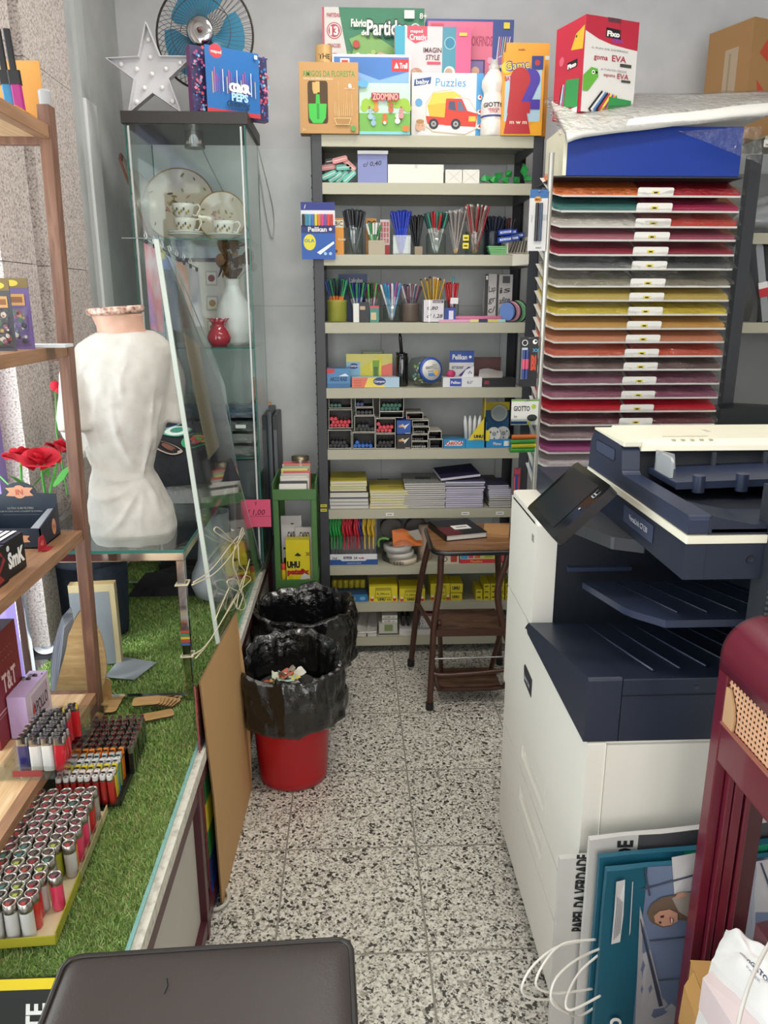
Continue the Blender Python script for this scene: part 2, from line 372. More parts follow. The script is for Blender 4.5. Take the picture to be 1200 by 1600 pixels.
# artificial grass
def turf(n=150000):
    rs = np.random.RandomState(3)
    x = rs.uniform(-.945, PLAT_X-.023, n); u = rs.uniform(0,1, n)**1.5; y = PY0+.005+u*(PY1-PY0-.03)
    h = rs.uniform(.007,.016, n)*(1+.15*(y-1.8)); a = rs.uniform(0,2*PI, n); lean = rs.uniform(.2,1.0, n)*h; w = rs.uniform(.0005,.001, n)*(1+.8*(y-1.2).clip(0))
    dx, dy = np.cos(a), np.sin(a); b = rs.uniform(0,2*PI, n); ex, ey = np.cos(b)*w, np.sin(b)*w
    z0 = PLAT_Z-.014
    v = np.zeros((n,5,3))
    for k,(t, wf_) in enumerate(((0,1),(0,-1),(.55,.8),(.55,-.8),(1,0))):
        v[:, k,0] = x+dx*lean*t*t+ex*wf_; v[:, k,1] = y+dy*lean*t*t+ey*wf_; v[:, k,2] = z0+h*(t-.15*t*t*lean/h)
    me = bpy.data.meshes.new('artificial_grass'); me.vertices.add(n*5); me.vertices.foreach_set('co', v.reshape(-1))
    base = (np.arange(n)*5)[:, None]
    loops = np.concatenate([base+np.array([[0,1,3,2]]), base+np.array([[2,3,4]])],1).reshape(-1)
    tot = np.tile([4,3], n); st = np.concatenate([[0], np.cumsum(tot)[:-1]])
    me.loops.add(len(loops)); me.loops.foreach_set('vertex_index', loops.astype(np.int32))
    me.polygons.add(2*n); me.polygons.foreach_set('loop_start', st.astype(np.int32)); me.polygons.foreach_set('loop_total', tot.astype(np.int32))
    g = [mat('#88ad55',.6, var=.3, vs=25), mat('#adc87c',.6, var=.2, vs=25), mat('#688a45',.6, var=.25), mat('#c8bf88',.7)]
    for m in g: me.materials.append(m)
    me.polygons.foreach_set('material_index', np.repeat(rs.choice(4, n, p=[.42,.26,.24,.08]),2).astype(np.int32))
    me.update(calc_edges=True)
    o = bpy.data.objects.new('artificial_grass', me); COL.objects.link(o)
    o['label'] = 'green artificial grass covering the shop window platform'; o['category'] = 'artificial grass'; o['kind'] = 'stuff'
turf()
# ================================================================ glass display cabinet in the corner
VX0, VX1, VY0, VY1 = -.785,-.362,2.98,3.36
VT = P(290,180, y=VY0).z
DKW = mat('#33302f',.45, kind='dark_board')
cabn = thing('glass_cabinet', 'tall narrow glass display cabinet with dark top in the back left corner', 'cabinet',(VX0, VY0, PLAT_Z))
w, d, H = VX1-VX0, VY1-VY0, VT-PLAT_Z
MB().box(-.008,-.005, H-.028, w+.008, d+.005, H+.012, DKW).build('top_board', parent=cabn, bevel=.002)
MB().box(-.004,0,0, w+.004, d,.03, DKW).build('base_board', parent=cabn)
def pane(x0, y0, z0, x1, y1, z1, nm='glass_panel'):
    mb = MB(); mb.box(x0, y0, z0, x1, y1, z1, GLASS); o = mb.build(nm, parent=cabn); return o
pane(0,0,.03,.004, d, H-.03); pane(w-.004,0,.03, w, d, H-.03); pane(.006,0,.03, w-.006,.004, H-.03, 'glass_door'); pane(.004, d-.004,.03, w-.004, d, H-.03)
mb = MB()
for x in (.002, w-.006):
    for y in (-.001, d-.004): mb.box(x, y,.03, x+.004, y+.005, H-.03, EDGE)
mb.build('glass_edge', parent=cabn)
mb = MB()
for x in (.012, w-.020): mb.box(x,-.004,.05, x+.006,.002, H-.035, mat('#c9cfce',.3, kind='seal'))
mb.build('door_profile', parent=cabn)
SHZ = [P(300, v, y=VY0+.05).z for v in (374,542)]+[P(300,712, y=VY0+.05).z]
for z in SHZ:
    zz = z-PLAT_Z; m_ = MB(); m_.box(.006,.008, zz-.005, w-.006, d-.006, zz, GLASS); m_.box(.006,.006, zz-.005, w-.006,.009, zz, EDGE)
    m_.build('glass_shelf', parent=cabn)
mb = MB(); mb.cyl((w*.52,.12, H-.028),(w*.52,.12, H-.075),.034, CHROME); mb.cyl((w*.52,.12, H-.075),(w*.52,.12, H-.085),.037, mat('#8a8a88',.3,1.), n=24)
mb.build('spot_lamp', parent=cabn)
mb = MB(); mb.tube(spline([(w*.55,.15, H-.06),(w*.62,.2, H-.14),(w*.75,.3, H-.26),(w*.86, d-.01, H-.33),(w*.93, d-.008, H-.42)],5),.0022, mat('#8d9294',.5)); mb.build('lamp_cable', parent=cabn)
MB().box(.01,.05,.03, w-.01,.07, SHZ[2]-PLAT_Z-.02, mat('#565a5e',.5)).build('inner_panel', parent=cabn)
mb = MB(); mb.tube(spline([(VX1-.01, VY1+.03, VT),(VX1+.012, VY1+.1, VT-.12),(VX1+.03, BACK_Y-.02, VT-.26),(VX1+.02, BACK_Y-.02, VT-.36),(VX1-.0, BACK_Y-.02, VT-.28),(VX1-.03, BACK_Y-.02, VT-.05)],6),.0025, mat('#b9bcbc',.5))
mb.build('hanging_cable', label='thin grey cable loop hanging on the wall beside the glass cabinet', cat='cable')
# ---- tableware on the upper glass shelf
z1, z2, z3 = SHZ
CHINA = mat('#e6e3dc',.18, coat=.5, kind='china'); CHINAR = mat('#c9bfae',.2, coat=.4, kind='china'); GOLD = mat('#a98a4c',.35,.7, kind='gilt'); PINKFL = mat('#b58a80',.4); OLIVE = mat('#8d8250',.4); DKFL = mat('#5c5750',.5)
def plate2(name, label, u, v, Y, Rpx, rim, flower):
    c = P(u, v, y=Y); t = (c-Vector((0,0, CAM_H))).length; R = Rpx*t/1290
    # plate standing almost upright, its face towards the shop
    mb = MB(); mb.lathe([(0,.004),(R*.55,.004),(R*.68,.009),(R*.97,.020),(R,.021),(R,.017),(R*.68,.004),(R*.5,-.002),(0,-.002)], CHINAR, n=40)
    mb.tube([(R*math.cos(a), R*math.sin(a),.020) for a in [2*PI*k/40 for k in range(40)]],.0026, rim, n=6, closed=True)
    rr = random.Random(label)
    for k in range(26):
        a = rr.uniform(0,2*PI) if k > 8 else 2.4+rr.uniform(-.5,.5); r = R*rr.uniform(.1,.45) if k < 20 else R*.84
        x, y = r*math.cos(a), r*math.sin(a); s = R*rr.uniform(.05,.11); zz = .0046 if r < R*.5 else .0165
        b = rr.uniform(0, PI)
        mb.add([(x+s*math.cos(q)*math.cos(b)*1-s*.4*math.sin(q)*math.sin(b), y+s*math.cos(q)*math.sin(b)+s*.4*math.sin(q)*math.cos(b), zz+.0002*k*.1) for q in [2*PI*j/8 for j in range(8)]],[tuple(range(8))], flower[k % len(flower)])
    return mb.build(name, loc=(c.x, Y, z1+R*.985+.001), rot=(math.radians(78),0,0), label=label, cat='plate')
plate2('plate', 'large china plate with dark flowers standing at the back of the upper glass shelf',282,335,3.27,54, GOLD,[DKFL, OLIVE, PINKFL])
plate2('plate', 'smaller gilt rimmed plate with pale flowers standing behind the single teacup',348,340,3.22,37, GOLD,[OLIVE, PINKFL, mat('#c7b48c',.4)])
def teacup(name, lab, loc, group=None, rz=0.):
    t = thing(name, lab, 'teacup', loc,(0,0, rz), group)
    mb = MB(); mb.lathe([(.0,.0),(.020,.0),(.022,.006),(.033,.022),(.039,.045),(.0405,.058),(.0385,.058),(.036,.044),(.028,.018),(0,.008)], CHINA, n=36,
        fn=lambda q, a, r, z: (q[0]*(1+.025*math.cos(18*a)*(r > .028)), q[1]*(1+.025*math.cos(18*a)*(r > .028)), q[2]))
    for k in range(7):
        a = -PI/2+(k-3)*.22; zz = .030+.008*math.sin(k*2.1); R = .0385
        mb.add([((R+.001)*math.cos(a+.10*math.cos(q)),(R+.001)*math.sin(a+.10*math.cos(q)), zz+.006*math.sin(q)) for q in [2*PI*j/7 for j in range(7)]],[tuple(range(7))],[OLIVE, DKFL, GOLD][k % 3])
    mb.build('cup_bowl', parent=t)
    MB().tube(spline([(.036,0,.050),(.052,0,.056),(.060,0,.044),(.052,0,.028),(.046,0,.018),(.033,0,.020)],5),.0028, CHINA, n=6).build('handle', parent=t)
    return t
def saucer(lab, loc, group=None):
    mb = MB(); mb.lathe([(0,0),(.024,0),(.030,.004),(.062,.016),(.066,.018),(.066,.020),(.030,.008),(0,.006)], CHINA, n=36)
    return mb.build('saucer', loc=loc, label=lab, cat='saucer', group=group)
yc_ = VY0+.075
for u, n, nm in ((290,2, 'two stacked cups'),(350,1, 'single cup')):
    x = P(u,360, y=yc_).x
    saucer('white saucer on the glass shelf under the %s' % nm,(x, yc_, z1))
    if n == 2: saucer('second white saucer lying under the stacked cups',(x, yc_, z1+.0085))
    b = z1+.0085+(n-1)*.0085
    teacup('teacup', 'fluted teacup with gilt flowers, %s' % ('lower one of the stacked pair' if n == 2 else 'standing alone on its saucer'),(x, yc_, b))
    if n == 2: teacup('teacup', 'fluted teacup with gilt flowers, upper one of the stacked pair',(x-.003, yc_, b+.050))
mb = MB(); mb.prism([(0,0),(.10,0),(.10,.30),(.05,.33),(0,.30)],0,.008, mat('#7a4a3c',.5), 'x'); mb.prism([(.012,.012),(.088,.012),(.088,.29),(.05,.312),(.012,.29)],.008,.010, mat('#a9a49c',.5), 'x')
mb.build('picture_frame', loc=(VX0+.02, VY0+.15, z1), rot=(0,-.30,0), label='dark framed panel leaning against the left glass of the cabinet', cat='picture frame')
mb = MB()
# ---- white vase with dried leaves, red jug on the second shelf
vy = VY0+.20; vx = P(366,500, y=vy).x
t = thing('vase', 'tall white ribbed bottle vase on the middle glass shelf', 'vase',(vx, vy, z2))
mb = MB(); hv = P(366,436, y=vy).z-z2
pr = [(0,0),(.048,0),(.060, hv*.04),(.072, hv*.2),(.073, hv*.42),(.060, hv*.62),(.034, hv*.80),(.026, hv*.9),(.030, hv*.98),(.034, hv),(.028, hv),(.022, hv*.9),(0, hv*.88)]
pr2 = []
for i in range(len(pr)-1):
    for k in range(5): f = k/5; pr2.append((pr[i][0]*(1-f)+pr[i+1][0]*f, pr[i][1]*(1-f)+pr[i+1][1]*f))
pr2 = [(r*(1+(.010 if i % 2 and z < hv*.5 else 0)), z) for i,(r, z) in enumerate(pr2)]
mb.lathe(pr2, mat('#dddcda',.35, kind='ceramic'), n=40); mb.build('vase_body', parent=t)
mb = MB(); LEAF = [mat('#6b4a2c',.6, kind='dried_leaf'), mat('#85603a',.6, kind='dried_leaf'), mat('#553a24',.6, kind='dried_leaf')]
rr = random.Random(5)
for k in range(30):
    a = rr.uniform(0,2*PI); L_ = rr.uniform(.03,.13); el = rr.uniform(.2,1.3)
    c = Vector((math.cos(a)*math.cos(el)*L_*.75, math.sin(a)*math.cos(el)*L_*.6, hv+.01+math.sin(el)*L_*1.2))
    mb.tube([(0,0, hv-.03), tuple(c*.5+Vector((0,0, hv*.5))), tuple(c)],.0011, LEAF[2], n=4)
    R_ = Matrix.Rotation(rr.uniform(0,6),3, 'Z') @ Matrix.Rotation(rr.uniform(.4,2.2),3, 'X'); r = rr.uniform(.014,.026)
    pts = [tuple(c+R_ @ Vector((r*math.cos(q)*(.8 if j % 2 else 1), r*1.3*math.sin(q),.006*math.cos(2*q)))) for j, q in enumerate([2*PI*j/9 for j in range(9)])]
    mb.add(pts+[tuple(c)],[(j,(j+1) % 9,9) for j in range(9)], LEAF[k % 3], True)
mb.build('dried_bouquet', loc=(vx, vy, z2), label='bunch of brown dried leaves standing in the white vase', cat='dried bouquet')
ry = VY0+.10; rx = P(341,500, y=ry).x; hr = P(341,498, y=ry).z-z2
mb = MB(); mb.lathe([(0,0),(.030,0),(.042, hr*.15),(.047, hr*.32),(.038, hr*.55),(.024, hr*.72),(.026, hr*.85),(.042, hr),(.039, hr*.99),(.022, hr*.85),(0, hr*.8)], mat('#b3263a',.12, coat=1., kind='glazed_red'), n=48,
    fn=lambda q, a, r, z: (q[0]*(1+.10*math.cos(8*a)*max(0, z/hr-.8)*5), q[1]*(1+.10*math.cos(8*a)*max(0, z/hr-.8)*5), q[2]+.004*math.cos(8*a)*max(0, z/hr-.85)*6))
mb.build('ruffled_jug', loc=(rx, ry, z2), label='small glossy red jug with ruffled rim on the glass shelf', cat='jug')
# framed picture leaning at the back of the second shelf, tiles on it
mb = MB(); fw = .27; mb.box(0,0,0, fw,.012,.33, mat('#d3ccc1',.6)); mb.box(0,-.003,.325, fw,.014,.34, mat('#4d4a48',.4))
f = Face(mb,(0,0,0),(1,0,0),(0,0,1), fw,.33)
for k, b in enumerate((.1,.4,.7)): f.rect(.42, b,.60, b+.18, mat('#b9ada0',.6)); f.rect(.44, b+.02,.58, b+.16, mat('#ddd6cb',.6)); f.disc(.51, b+.09,.014, mat(['#93663f', '#b08a4a', '#8a3f32'][k],.6))
mb.build('framed_picture', loc=(P(283,500, y=VY1-.03).x, VY1-.075, z2), rot=(-.12,0,0), label='beige picture with small tile motifs leaning behind the white vase', cat='picture')
# bagged stationery on the lowest cabinet shelf
for i,(zz, hh, c, lab) in enumerate(((0,.05, '#70716f', 'grey folded pack in clear film, bottom of the cabinet pile'),(.052,.045, '#8b8a86', 'pale folded pack in clear film, middle of the cabinet pile'),(.10,.05, '#3c4246', 'dark folded pack with small tag, upper part of the cabinet pile'),(.152,.03, '#2d4f6e', 'blue edged pack in clear film on top of the cabinet pile'))):
    t = thing('bagged_pack', lab, 'bagged pack',(VX0+.07, VY0+.03, z3+zz))
    MB().box(0,0,0,.34,.25, hh*.8, mat(c,.6)).build('contents', parent=t, bevel=.01)
    mb = MB(); mb.grid(lambda u, v, hh=hh, i=i: (-.012+u*.36,-.012+v*.27, hh*.83+.008*noise.noise(Vector((u*7, v*6, i*3)))*1.5-.01*(abs(u-.5) > .45)),18,14, FILM)
    mb.box(-.004,-.004,.001,.344,-.002, hh*.7, FILM)
    if i == 2: mb.box(.26,-.005,.012,.30,-.0045,.026, WHITE)
    mb.build('film_cover', parent=t)
# ---------------------------------------------------------------- on top of the cabinet
TZ = VT+.0125
# fan
fc = P(320,56, y=3.20); 
fan = thing('table_fan', 'metal table fan with blue blades and round wire guard on the cabinet', 'fan',(fc.x,3.2, TZ))
hz = fc.z-TZ; R = .180; GW = mat('#54524f',.35,.6, kind='wire')
mb = MB(); mb.lathe([(0,0),(.085,0),(.085,.012),(.07,.03),(.03,.05),(.02,.10),(.018, hz-.05)], mat('#b5b2a8',.35), c=(0,.06,0), n=32); mb.build('base', parent=fan)
mb = MB(); mb.cyl((0,.02, hz),(0,.13, hz),.052, mat('#b5b2a8',.35), r1=.04, n=24); mb.build('motor', parent=fan)
mb = MB()
for i in range(3):
    a0 = PI/2+.25+i*2*PI/3
    def bl(u, v, a0=a0):
        r = .03+u*.125; wdt = (.35+1.0*math.sin(min(1, u*1.15)*PI*.62))*.86; a = a0+(v-.5)*2*wdt*.8
        rr_ = r*(1-.10*abs(v-.5)*2*u)
        return (rr_*math.cos(a),-.012+.035*(v-.5), hz+rr_*math.sin(a))
    mb.grid(bl,10,8, mat('#3a7f9f',.3, kind='fan_blue'))
mb.cyl((0,-.03, hz),(0,.02, hz),.032, mat('#3a7f9f',.3, kind='fan_blue')); mb.build('blades', parent=fan)
mb = MB()
for yy, s in ((-.055,1),(.05,-1)):
    for k in range(56):
        a = 2*PI*k/56; tw = .32*s
        pts = [((.036+(R-.036)*q)*math.cos(a+tw*q), yy*(1-q**3)*1.0, hz+(.036+(R-.036)*q)*math.sin(a+tw*q)) for q in (0,.3,.6,.8,.93,1)]
        mb.tube(pts,.0009, GW, n=4)
    for r, y_ in ((.036, yy),(.11, yy*.9),(R,0)):
        mb.tube([(r*math.cos(2*PI*k/48), y_, hz+r*math.sin(2*PI*k/48)) for k in range(48)],.0014 if r < R else .0042, GW, n=5, closed=True)
mb.build('wire_guard', parent=fan)
mb = MB(); mb.lathe([(0,.006),(.022,.012),(.042,.007),(.050,0),(.048,-.004),(0,-.004)], CHROME, n=32); mb.ball((0,0,.012),.008, mat('#5c3434',.3))
o = mb.build('guard_cap', parent=fan, loc=(0,-.058, hz), rot=(PI/2,0,0))
fan.rotation_euler = (0,0,-.12)
# star lamp
sc_ = P(238,118, y=3.05); R1 = P(238,43, y=3.05).z-sc_.z; 
star = thing('star_lamp', 'white metal star marquee lamp with small round bulbs', 'lamp',(sc_.x,3.05, sc_.z))
pts = []
for i in range(10):
    a = PI/2+i*PI/5+.03; r = R1*1.06 if i % 2 == 0 else R1*.43
    pts.append((r*math.cos(a)*1.0, r*math.sin(a)))
SW = mat('#d5d6da',.4); mb = MB(); mb.prism(pts,-.0,.004, SW, 'y')
n = 10
for s, rr_ in ((1.0,1.0),):
    ins = [(x*.955, z*.955) for x, z in pts]
    v = [(x,-.03, z) for x, z in pts]+[(x,0, z) for x, z in pts]+[(x,-.03, z) for x, z in ins]+[(x,0, z) for x, z in ins]
    fs = []
    for i in range(n):
        j = (i+1) % n; fs += [(i, j, n+j, n+i),(2*n+j,2*n+i,3*n+i,3*n+j),(i,2*n+i,2*n+j, j)]
    mb.add(v, fs, SW)
mb.build('star_case', parent=star, loc=(0,.004,0))
for i in range(5):
    for q, r in ((0, R1*.72),(1, R1*.36)):
        a = PI/2+i*2*PI/5+.03
        b = MB(); b.ball((0,0,0),.0082, mat('#f3f2ee',.25, kind='bulb'), n=10); b.build('bulb', parent=star, loc=(r*math.cos(a),-.004, r*math.sin(a)))
b = MB(); b.ball((0,0,0),.0082, mat('#f3f2ee',.25, kind='bulb'), n=10); b.build('bulb', parent=star, loc=(0,-.004,0))
lowest = min(z for x, z in pts); star.location.z = TZ-lowest+.0005
# colour pens box
def pens_print(f):
    rr = random.Random(2); B = mat('#2a6cb0',.3)
    pat = [mat(h,.35) for h in ('#b0497a', '#3a78b5', '#d77aa0', '#7fb8d0', '#4a3f8c', '#c94a58')]
    f.rect(0,0,1,1, mat('#3b3560',.35))
    for k in range(120):
        a = rr.choice([rr.uniform(.01,.13), rr.uniform(.85,.985)]); f.disc(a, rr.uniform(.03,.97), rr.uniform(.002,.006), pat[k % 6], n=7)
    f.rect(.14,0,.84,1, B); f.rect(.14,0,.84,.07, mat('#c33a44',.35)); f.disc(.28,.93,.024, mat('#d8404c',.35), rb=.022); f.text('maped',.22,.90,.05, WHITE, width=.13)
    for k in range(22):
        a = .22+k*.026; c = ['#e0b070', '#c86a9a', '#b04a90', '#8a4ab0', '#5a50b0', '#e0e0f0', '#3a50b0'][k % 7]
        f.rect(a,.30+.02*(k % 3), a+.010,.62+.12*math.sin(k*1.7)*.6, mat(c,.3))
    for k, ch in enumerate('COLOR'): f.text(ch,.42+.05*k,.36,.13, WHITE, bold=.06)
    f.text('PEPS',.45,.22,.12, mat('#a9d4ee',.4), bold=.05, width=.22); f.text('Glittering',.38,.13,.09, mat('#14283f',.4), width=.30, shear=.2); f.text('COLOURING KIT',.40,.08,.035, mat('#14283f',.4))
    f.rect(.77,.90,.81,.96, WHITE)
carton('colour_pen_box', 'blue patterned colouring pen box standing on the cabinet beside the fan', 'pen box',(299,70,430,172),2.99,.035, mat('#3a2f5c',.35), z0=TZ, paint=pens_print, rz=.55, side=mat('#7a3a78',.35, var=.4, vs=60))
# ================================================================ chrome and glass table on the platform
TX0, TX1, TY0, TY1, TTOP = -.89, P(300,1080, y=1.92).x+.004,1.92,2.83,.926
tab = thing('glass_table', 'low chrome table with clear glass top standing on the artificial grass', 'table',(TX0, TY0, PLAT_Z))
w, d, H = TX1-TX0, TY1-TY0, TTOP-PLAT_Z
mb = MB(); mb.box(0,0, H-.009, w, d, H-.001, GLASS); mb.box(-.001,-.002, H-.009, w+.001,0, H-.001, EDGE); mb.box(w,0, H-.009, w+.002, d, H-.001, EDGE)
mb.build('glass_top', parent=tab)
for x in (0, w-.022):
    for y in (0, d-.022): MB().box(x, y,0, x+.022, y+.022, H-.032, CHROME).build('leg', parent=tab, bevel=.002)
mb = MB(); a = H-.032
for y in (0, d-.022): mb.box(0, y, a, w, y+.022, H-.010, CHROME)
for x in (0, w-.022): mb.box(x,.022, a, x+.022, d-.022, H-.010, CHROME)
mb.build('top_frame', parent=tab, bevel=.002)
for y in (.003, d-.018): MB().box(.022, y,0.004, w-.022, y+.014,.014, CHROME).build('floor_rail', parent=tab)
mb = MB()
for i, c in enumerate(('#a8442f', '#3f7f62', '#c9a540', '#a8442f', '#3c5d88')): mb.box(w-.023,-.0012,.20-.009*i, w+.0005,-.0002,.207-.009*i, mat(c,.4))
mb.build('sticker', parent=tab)
# ---- mannequin torso with T-shirt, its back to the shop
MY = 2.13; mc = P(196,700, y=MY).x
man = thing('mannequin', 'female mannequin torso in a white T-shirt standing on the glass table', 'mannequin',(mc, MY, TTOP+.0005))
def mz(v): return P(190, v, y=MY).z-TTOP
SK = mat('#c39b86',.35, kind='mannequin_skin')
K = (P(240,700, y=MY).x-P(140,700, y=MY).x)/100
def ring_loft(rings, m, n=40, mb=None, pw=2.4):
    mb = mb or MB(); v = []
    for z, rx, ry, cx, cy in rings:
        for k in range(n):
            a = 2*PI*k/n; c, s = math.cos(a), math.sin(a)
            v.append((cx+rx*math.copysign(abs(c)**(2/pw), c), cy+ry*math.copysign(abs(s)**(2/pw), s), z))
    N = len(rings); fs = [(i*n+k, i*n+(k+1) % n,(i+1)*n+(k+1) % n,(i+1)*n+k) for i in range(N-1) for k in range(n)]
    fs += [tuple(range(n))[::-1], tuple(range((N-1)*n, N*n))]
    return mb.add(v, fs, m, True)
TS = ramp_mat('white_tshirt_cloth', 'noise',30,[(.3, '#bdb8b1'),(.7, '#c9c4bd')], rough=.85, bump=.15)
_n = TS.node_tree; _b = _n.nodes['Principled BSDF']; _b.inputs['Subsurface Weight'].default_value = .12; _b.inputs['Subsurface Radius'].default_value = (.03,.03,.03)
RINGS = [(mz(842),64*K,52*K,2*K,0),(mz(825),69*K,55*K,4*K,0),(mz(800),68*K,55*K,2*K,0),(mz(770),58*K,50*K,-3*K,0),(mz(735),48*K,43*K,-6*K,.005),(mz(700),51*K,45*K,-2*K,.004),
    (mz(660),62*K,50*K,3*K,0),(mz(620),66*K,54*K,8*K,0),(mz(580),72*K,54*K,11*K,0),(mz(553),75*K,48*K,12*K,0),(mz(538),70*K,42*K,13*K,0),(mz(526),56*K,38*K,14*K,0),(mz(519),42*K,34*K,14*K,0)]
mb = ring_loft(RINGS, TS)
for pts, rs in (([(-48,556,-8),(-56,590,-22),(-60,630,-34),(-60,668,-40)],[28,27,25,27]),([(-40,600,30),(-66,640,34),(-76,665,30),(-50,705,20)],[34,38,34,30]),([(64,556,8),(74,590,14),(76,630,14),(72,660,12)],[26,22,17,18])):
    mb.tube(spline([(a*K, c*K, mz(b)) for a, b, c in pts],5),0, TS, n=20, rs=[r*K*1.0 for r in np.interp(np.linspace(0,3,16), range(4), rs)])
def rdg(pts, r):
    out = []
    for u, v in pts:
        z_ = mz(v); i = max(j for j in range(13) if RG[j][0] <= z_+1e-6) if z_ >= RG[0][0] else 0; i = min(i,11); t_ = max(0, min(1,(z_-RG[i][0])/(RG[i+1][0]-RG[i][0]))); rx, ry, cx = [RG[i][k]*(1-t_)+RG[i+1][k]*t_ for k in (1,2,3)]
        x = (u-196)*K; q = max(.05,1-min(.97, abs((x-cx)/rx))**2.4)**(1/2.4); out.append((x,-ry*q, z_))
    out = spline(out,5); N_ = len(out); mb.tube(out,0, TS, n=8, rs=[r*K*(.35+.65*math.sin(PI*i/(N_-1))) for i in range(N_)])
RG = [(z, rx, ry, cx) for z, rx, ry, cx, cy in RINGS]
for pts, r in (([(228,736),(205,690),(196,640),(204,590)],4.5),([(230,740),(240,690),(252,640),(262,590)],5),([(228,738),(190,742),(155,720),(136,690)],4.5),([(226,745),(190,765),(158,768),(140,756)],4),([(230,745),(212,775),(190,805),(165,822)],5),
    ([(232,745),(226,780),(224,815)],4),([(234,745),(244,775),(252,812)],4.5),([(150,600),(158,570),(178,548)],4),([(150,625),(152,660),(150,700)],4),([(172,690),(168,650),(176,610)],3.5),([(246,700),(254,660),(268,620)],4),([(215,620),(214,590),(226,560)],3.5)): rdg(pts, r)
sh = mb.build('t_shirt', parent=man)
rm = sh.modifiers.new('cloth_union', 'REMESH'); rm.mode = 'VOXEL'; rm.voxel_size = .0055; rm.use_smooth_shade = True
sm = sh.modifiers.new('soften', 'SMOOTH'); sm.iterations = 8; sm.factor = .6
tx = bpy.data.textures.new('cloth_folds', 'CLOUDS'); tx.noise_scale = .11; tx.noise_depth = 2
dm = sh.modifiers.new('folds', 'DISPLACE'); dm.texture = tx; dm.strength = .020; dm.mid_level = .5; dm.texture_coords = 'LOCAL'
ty = bpy.data.textures.new('cloth_creases', 'CLOUDS'); ty.noise_scale = .045; ty.noise_depth = 0
dm = sh.modifiers.new('creases', 'DISPLACE'); dm.texture = ty; dm.strength = .003; dm.mid_level = .5; dm.texture_coords = 'LOCAL'
mb = ring_loft([(mz(530),42*K,36*K,14*K,0),(mz(522),37*K,32*K,12*K,0),(mz(510),35*K,30*K,9*K,0),(mz(496),37*K,31*K,6*K,0),(mz(490),39*K,33*K,5*K,0)], SK, pw=2)
mb.build('neck', parent=man)
mb = MB(); zc = mz(490)
mb.lathe([(0,0),(40*K,0),(43*K,.006),(43*K,.014),(41*K,.019),(0,.019)], ramp_mat('neck_cap_shell', 'noise',90,[(.35, '#6d4b3c'),(.5, '#b88f7d'),(.65, '#d9c3b4')], rough=.25, coat=.6), c=(0,0,0), n=40, sy=.9)
mb.build('neck_cap', parent=man, loc=(4*K,0, zc-.002), rot=(0,-.07,0))
# ---- dark trouser form standing on the grass under the table
hx = P(130,900, y=2.32).x
t = thing('trouser_form', 'mannequin hip form in dark blue trousers standing under the glass table', 'mannequin',(hx,2.38, PLAT_Z))
JN = ramp_mat('dark_blue_cloth', 'noise',60,[(.3, '#141c28'),(.7, '#222c3b')], rough=.8, bump=.2)
k = .0024
mb = ring_loft([(.26,46*k,50*k,4*k,0),(.30,52*k,54*k,0,0),(.345,50*k,50*k,0,0),(.385,44*k,44*k,0,0),(.395,40*k,40*k,0,0)], JN)
for s in (-1,1): mb.tube(spline([(s*24*k,0,.30),(s*25*k,0,.2),(s*24*k,.0,.06),(s*24*k,0,.002)],4),0, JN, n=20, rs=list(np.linspace(27*k,20*k,13)))
o = mb.build('trousers', parent=t); r = o.modifiers.new('union', 'REMESH'); r.mode = 'VOXEL'; r.voxel_size = .007; r.use_smooth_shade = True
# ---- black student cape with stitched patches: one on the platform, one on the table
CLOTH = ramp_mat('black_cape_cloth', 'noise',50,[(.3, '#17181d'),(.7, '#24262d')], rough=.85, bump=.3)
def cape(name, label, loc, sx, sy, h, rz, seed, patches):
    t = thing(name, label, 'cape', loc,(0,0, rz)); mb = MB()
    def hh(u, v): e = max(0,1-(2*abs(u-.5))**4)*max(0,1-(2*abs(v-.5))**4); return h*e**.6*(.75+.35*noise.noise(Vector((u*3, v*3, seed))))+.002
    mb.grid(lambda u, v: ((u-.5)*sx,(v-.5)*sy, hh(u, v)),30,30, CLOTH)
    mb.grid(lambda u, v: ((u-.5)*sx,(.5-v)*sy,.0012),2,2, CLOTH); mb.build('folded_cloth', parent=t)
    for u, v, r, c1, c2, tx_ in patches:
        m_ = MB()
        def ell(rr, dz, m): rr *= .72; m_.add([((u-.5)*sx+rr*1.35*math.cos(q),(v-.5)*sy+rr*math.sin(q), hh(u+rr*1.35*math.cos(q)/sx, v+rr*math.sin(q)/sy)+dz) for q in [2*PI*j/20 for j in range(20)]]+[((u-.5)*sx,(v-.5)*sy, hh(u, v)+dz)],[(j,(j+1) % 20,20) for j in range(20)], m)
        ell(r,.004, mat(c1,.7)); ell(r*.86,.005, mat(c2,.7)); ell(r*.5,.006, mat(tx_,.7)); m_.build('patch', parent=t)
    return t
cape('patch_cape', 'black folded cape with stitched patches lying on the grass beside the window',(P(95,985, z=PLAT_Z).x, P(95,985, z=PLAT_Z).y, PLAT_Z),.30,.44,.05,.15,1,
    [(.42,.52,.045, '#d9d3d8', '#1b1b22', '#c87a4a'),(.72,.66,.04, '#d8c4a8', '#e8e0d2', '#8f7a68'),(.45,.28,.045, '#e8e8ea', '#d8dde8', '#c0707a'),(.5,.08,.04, '#efefef', '#e2e6ea', '#9aa4b4'),(.2,.75,.05, '#e8ecf2', '#c7d0dc', '#e8ecf2'),(.8,.4,.03, '#b0404a', '#e7d9c0', '#b0404a')])
q = P(285,735, z=TTOP+.11)
cp = MB(); cp.grid(lambda u, v: ((u-.5)*.30,(v-.5)*.34,.10*max(0,1-(2*abs(u-.5))**4)**.5*max(0,1-(2*abs(v-.5))**4)**.5*(.85+.3*noise.noise(Vector((u*3, v*4,9))))+.001),24,24, BAGF)
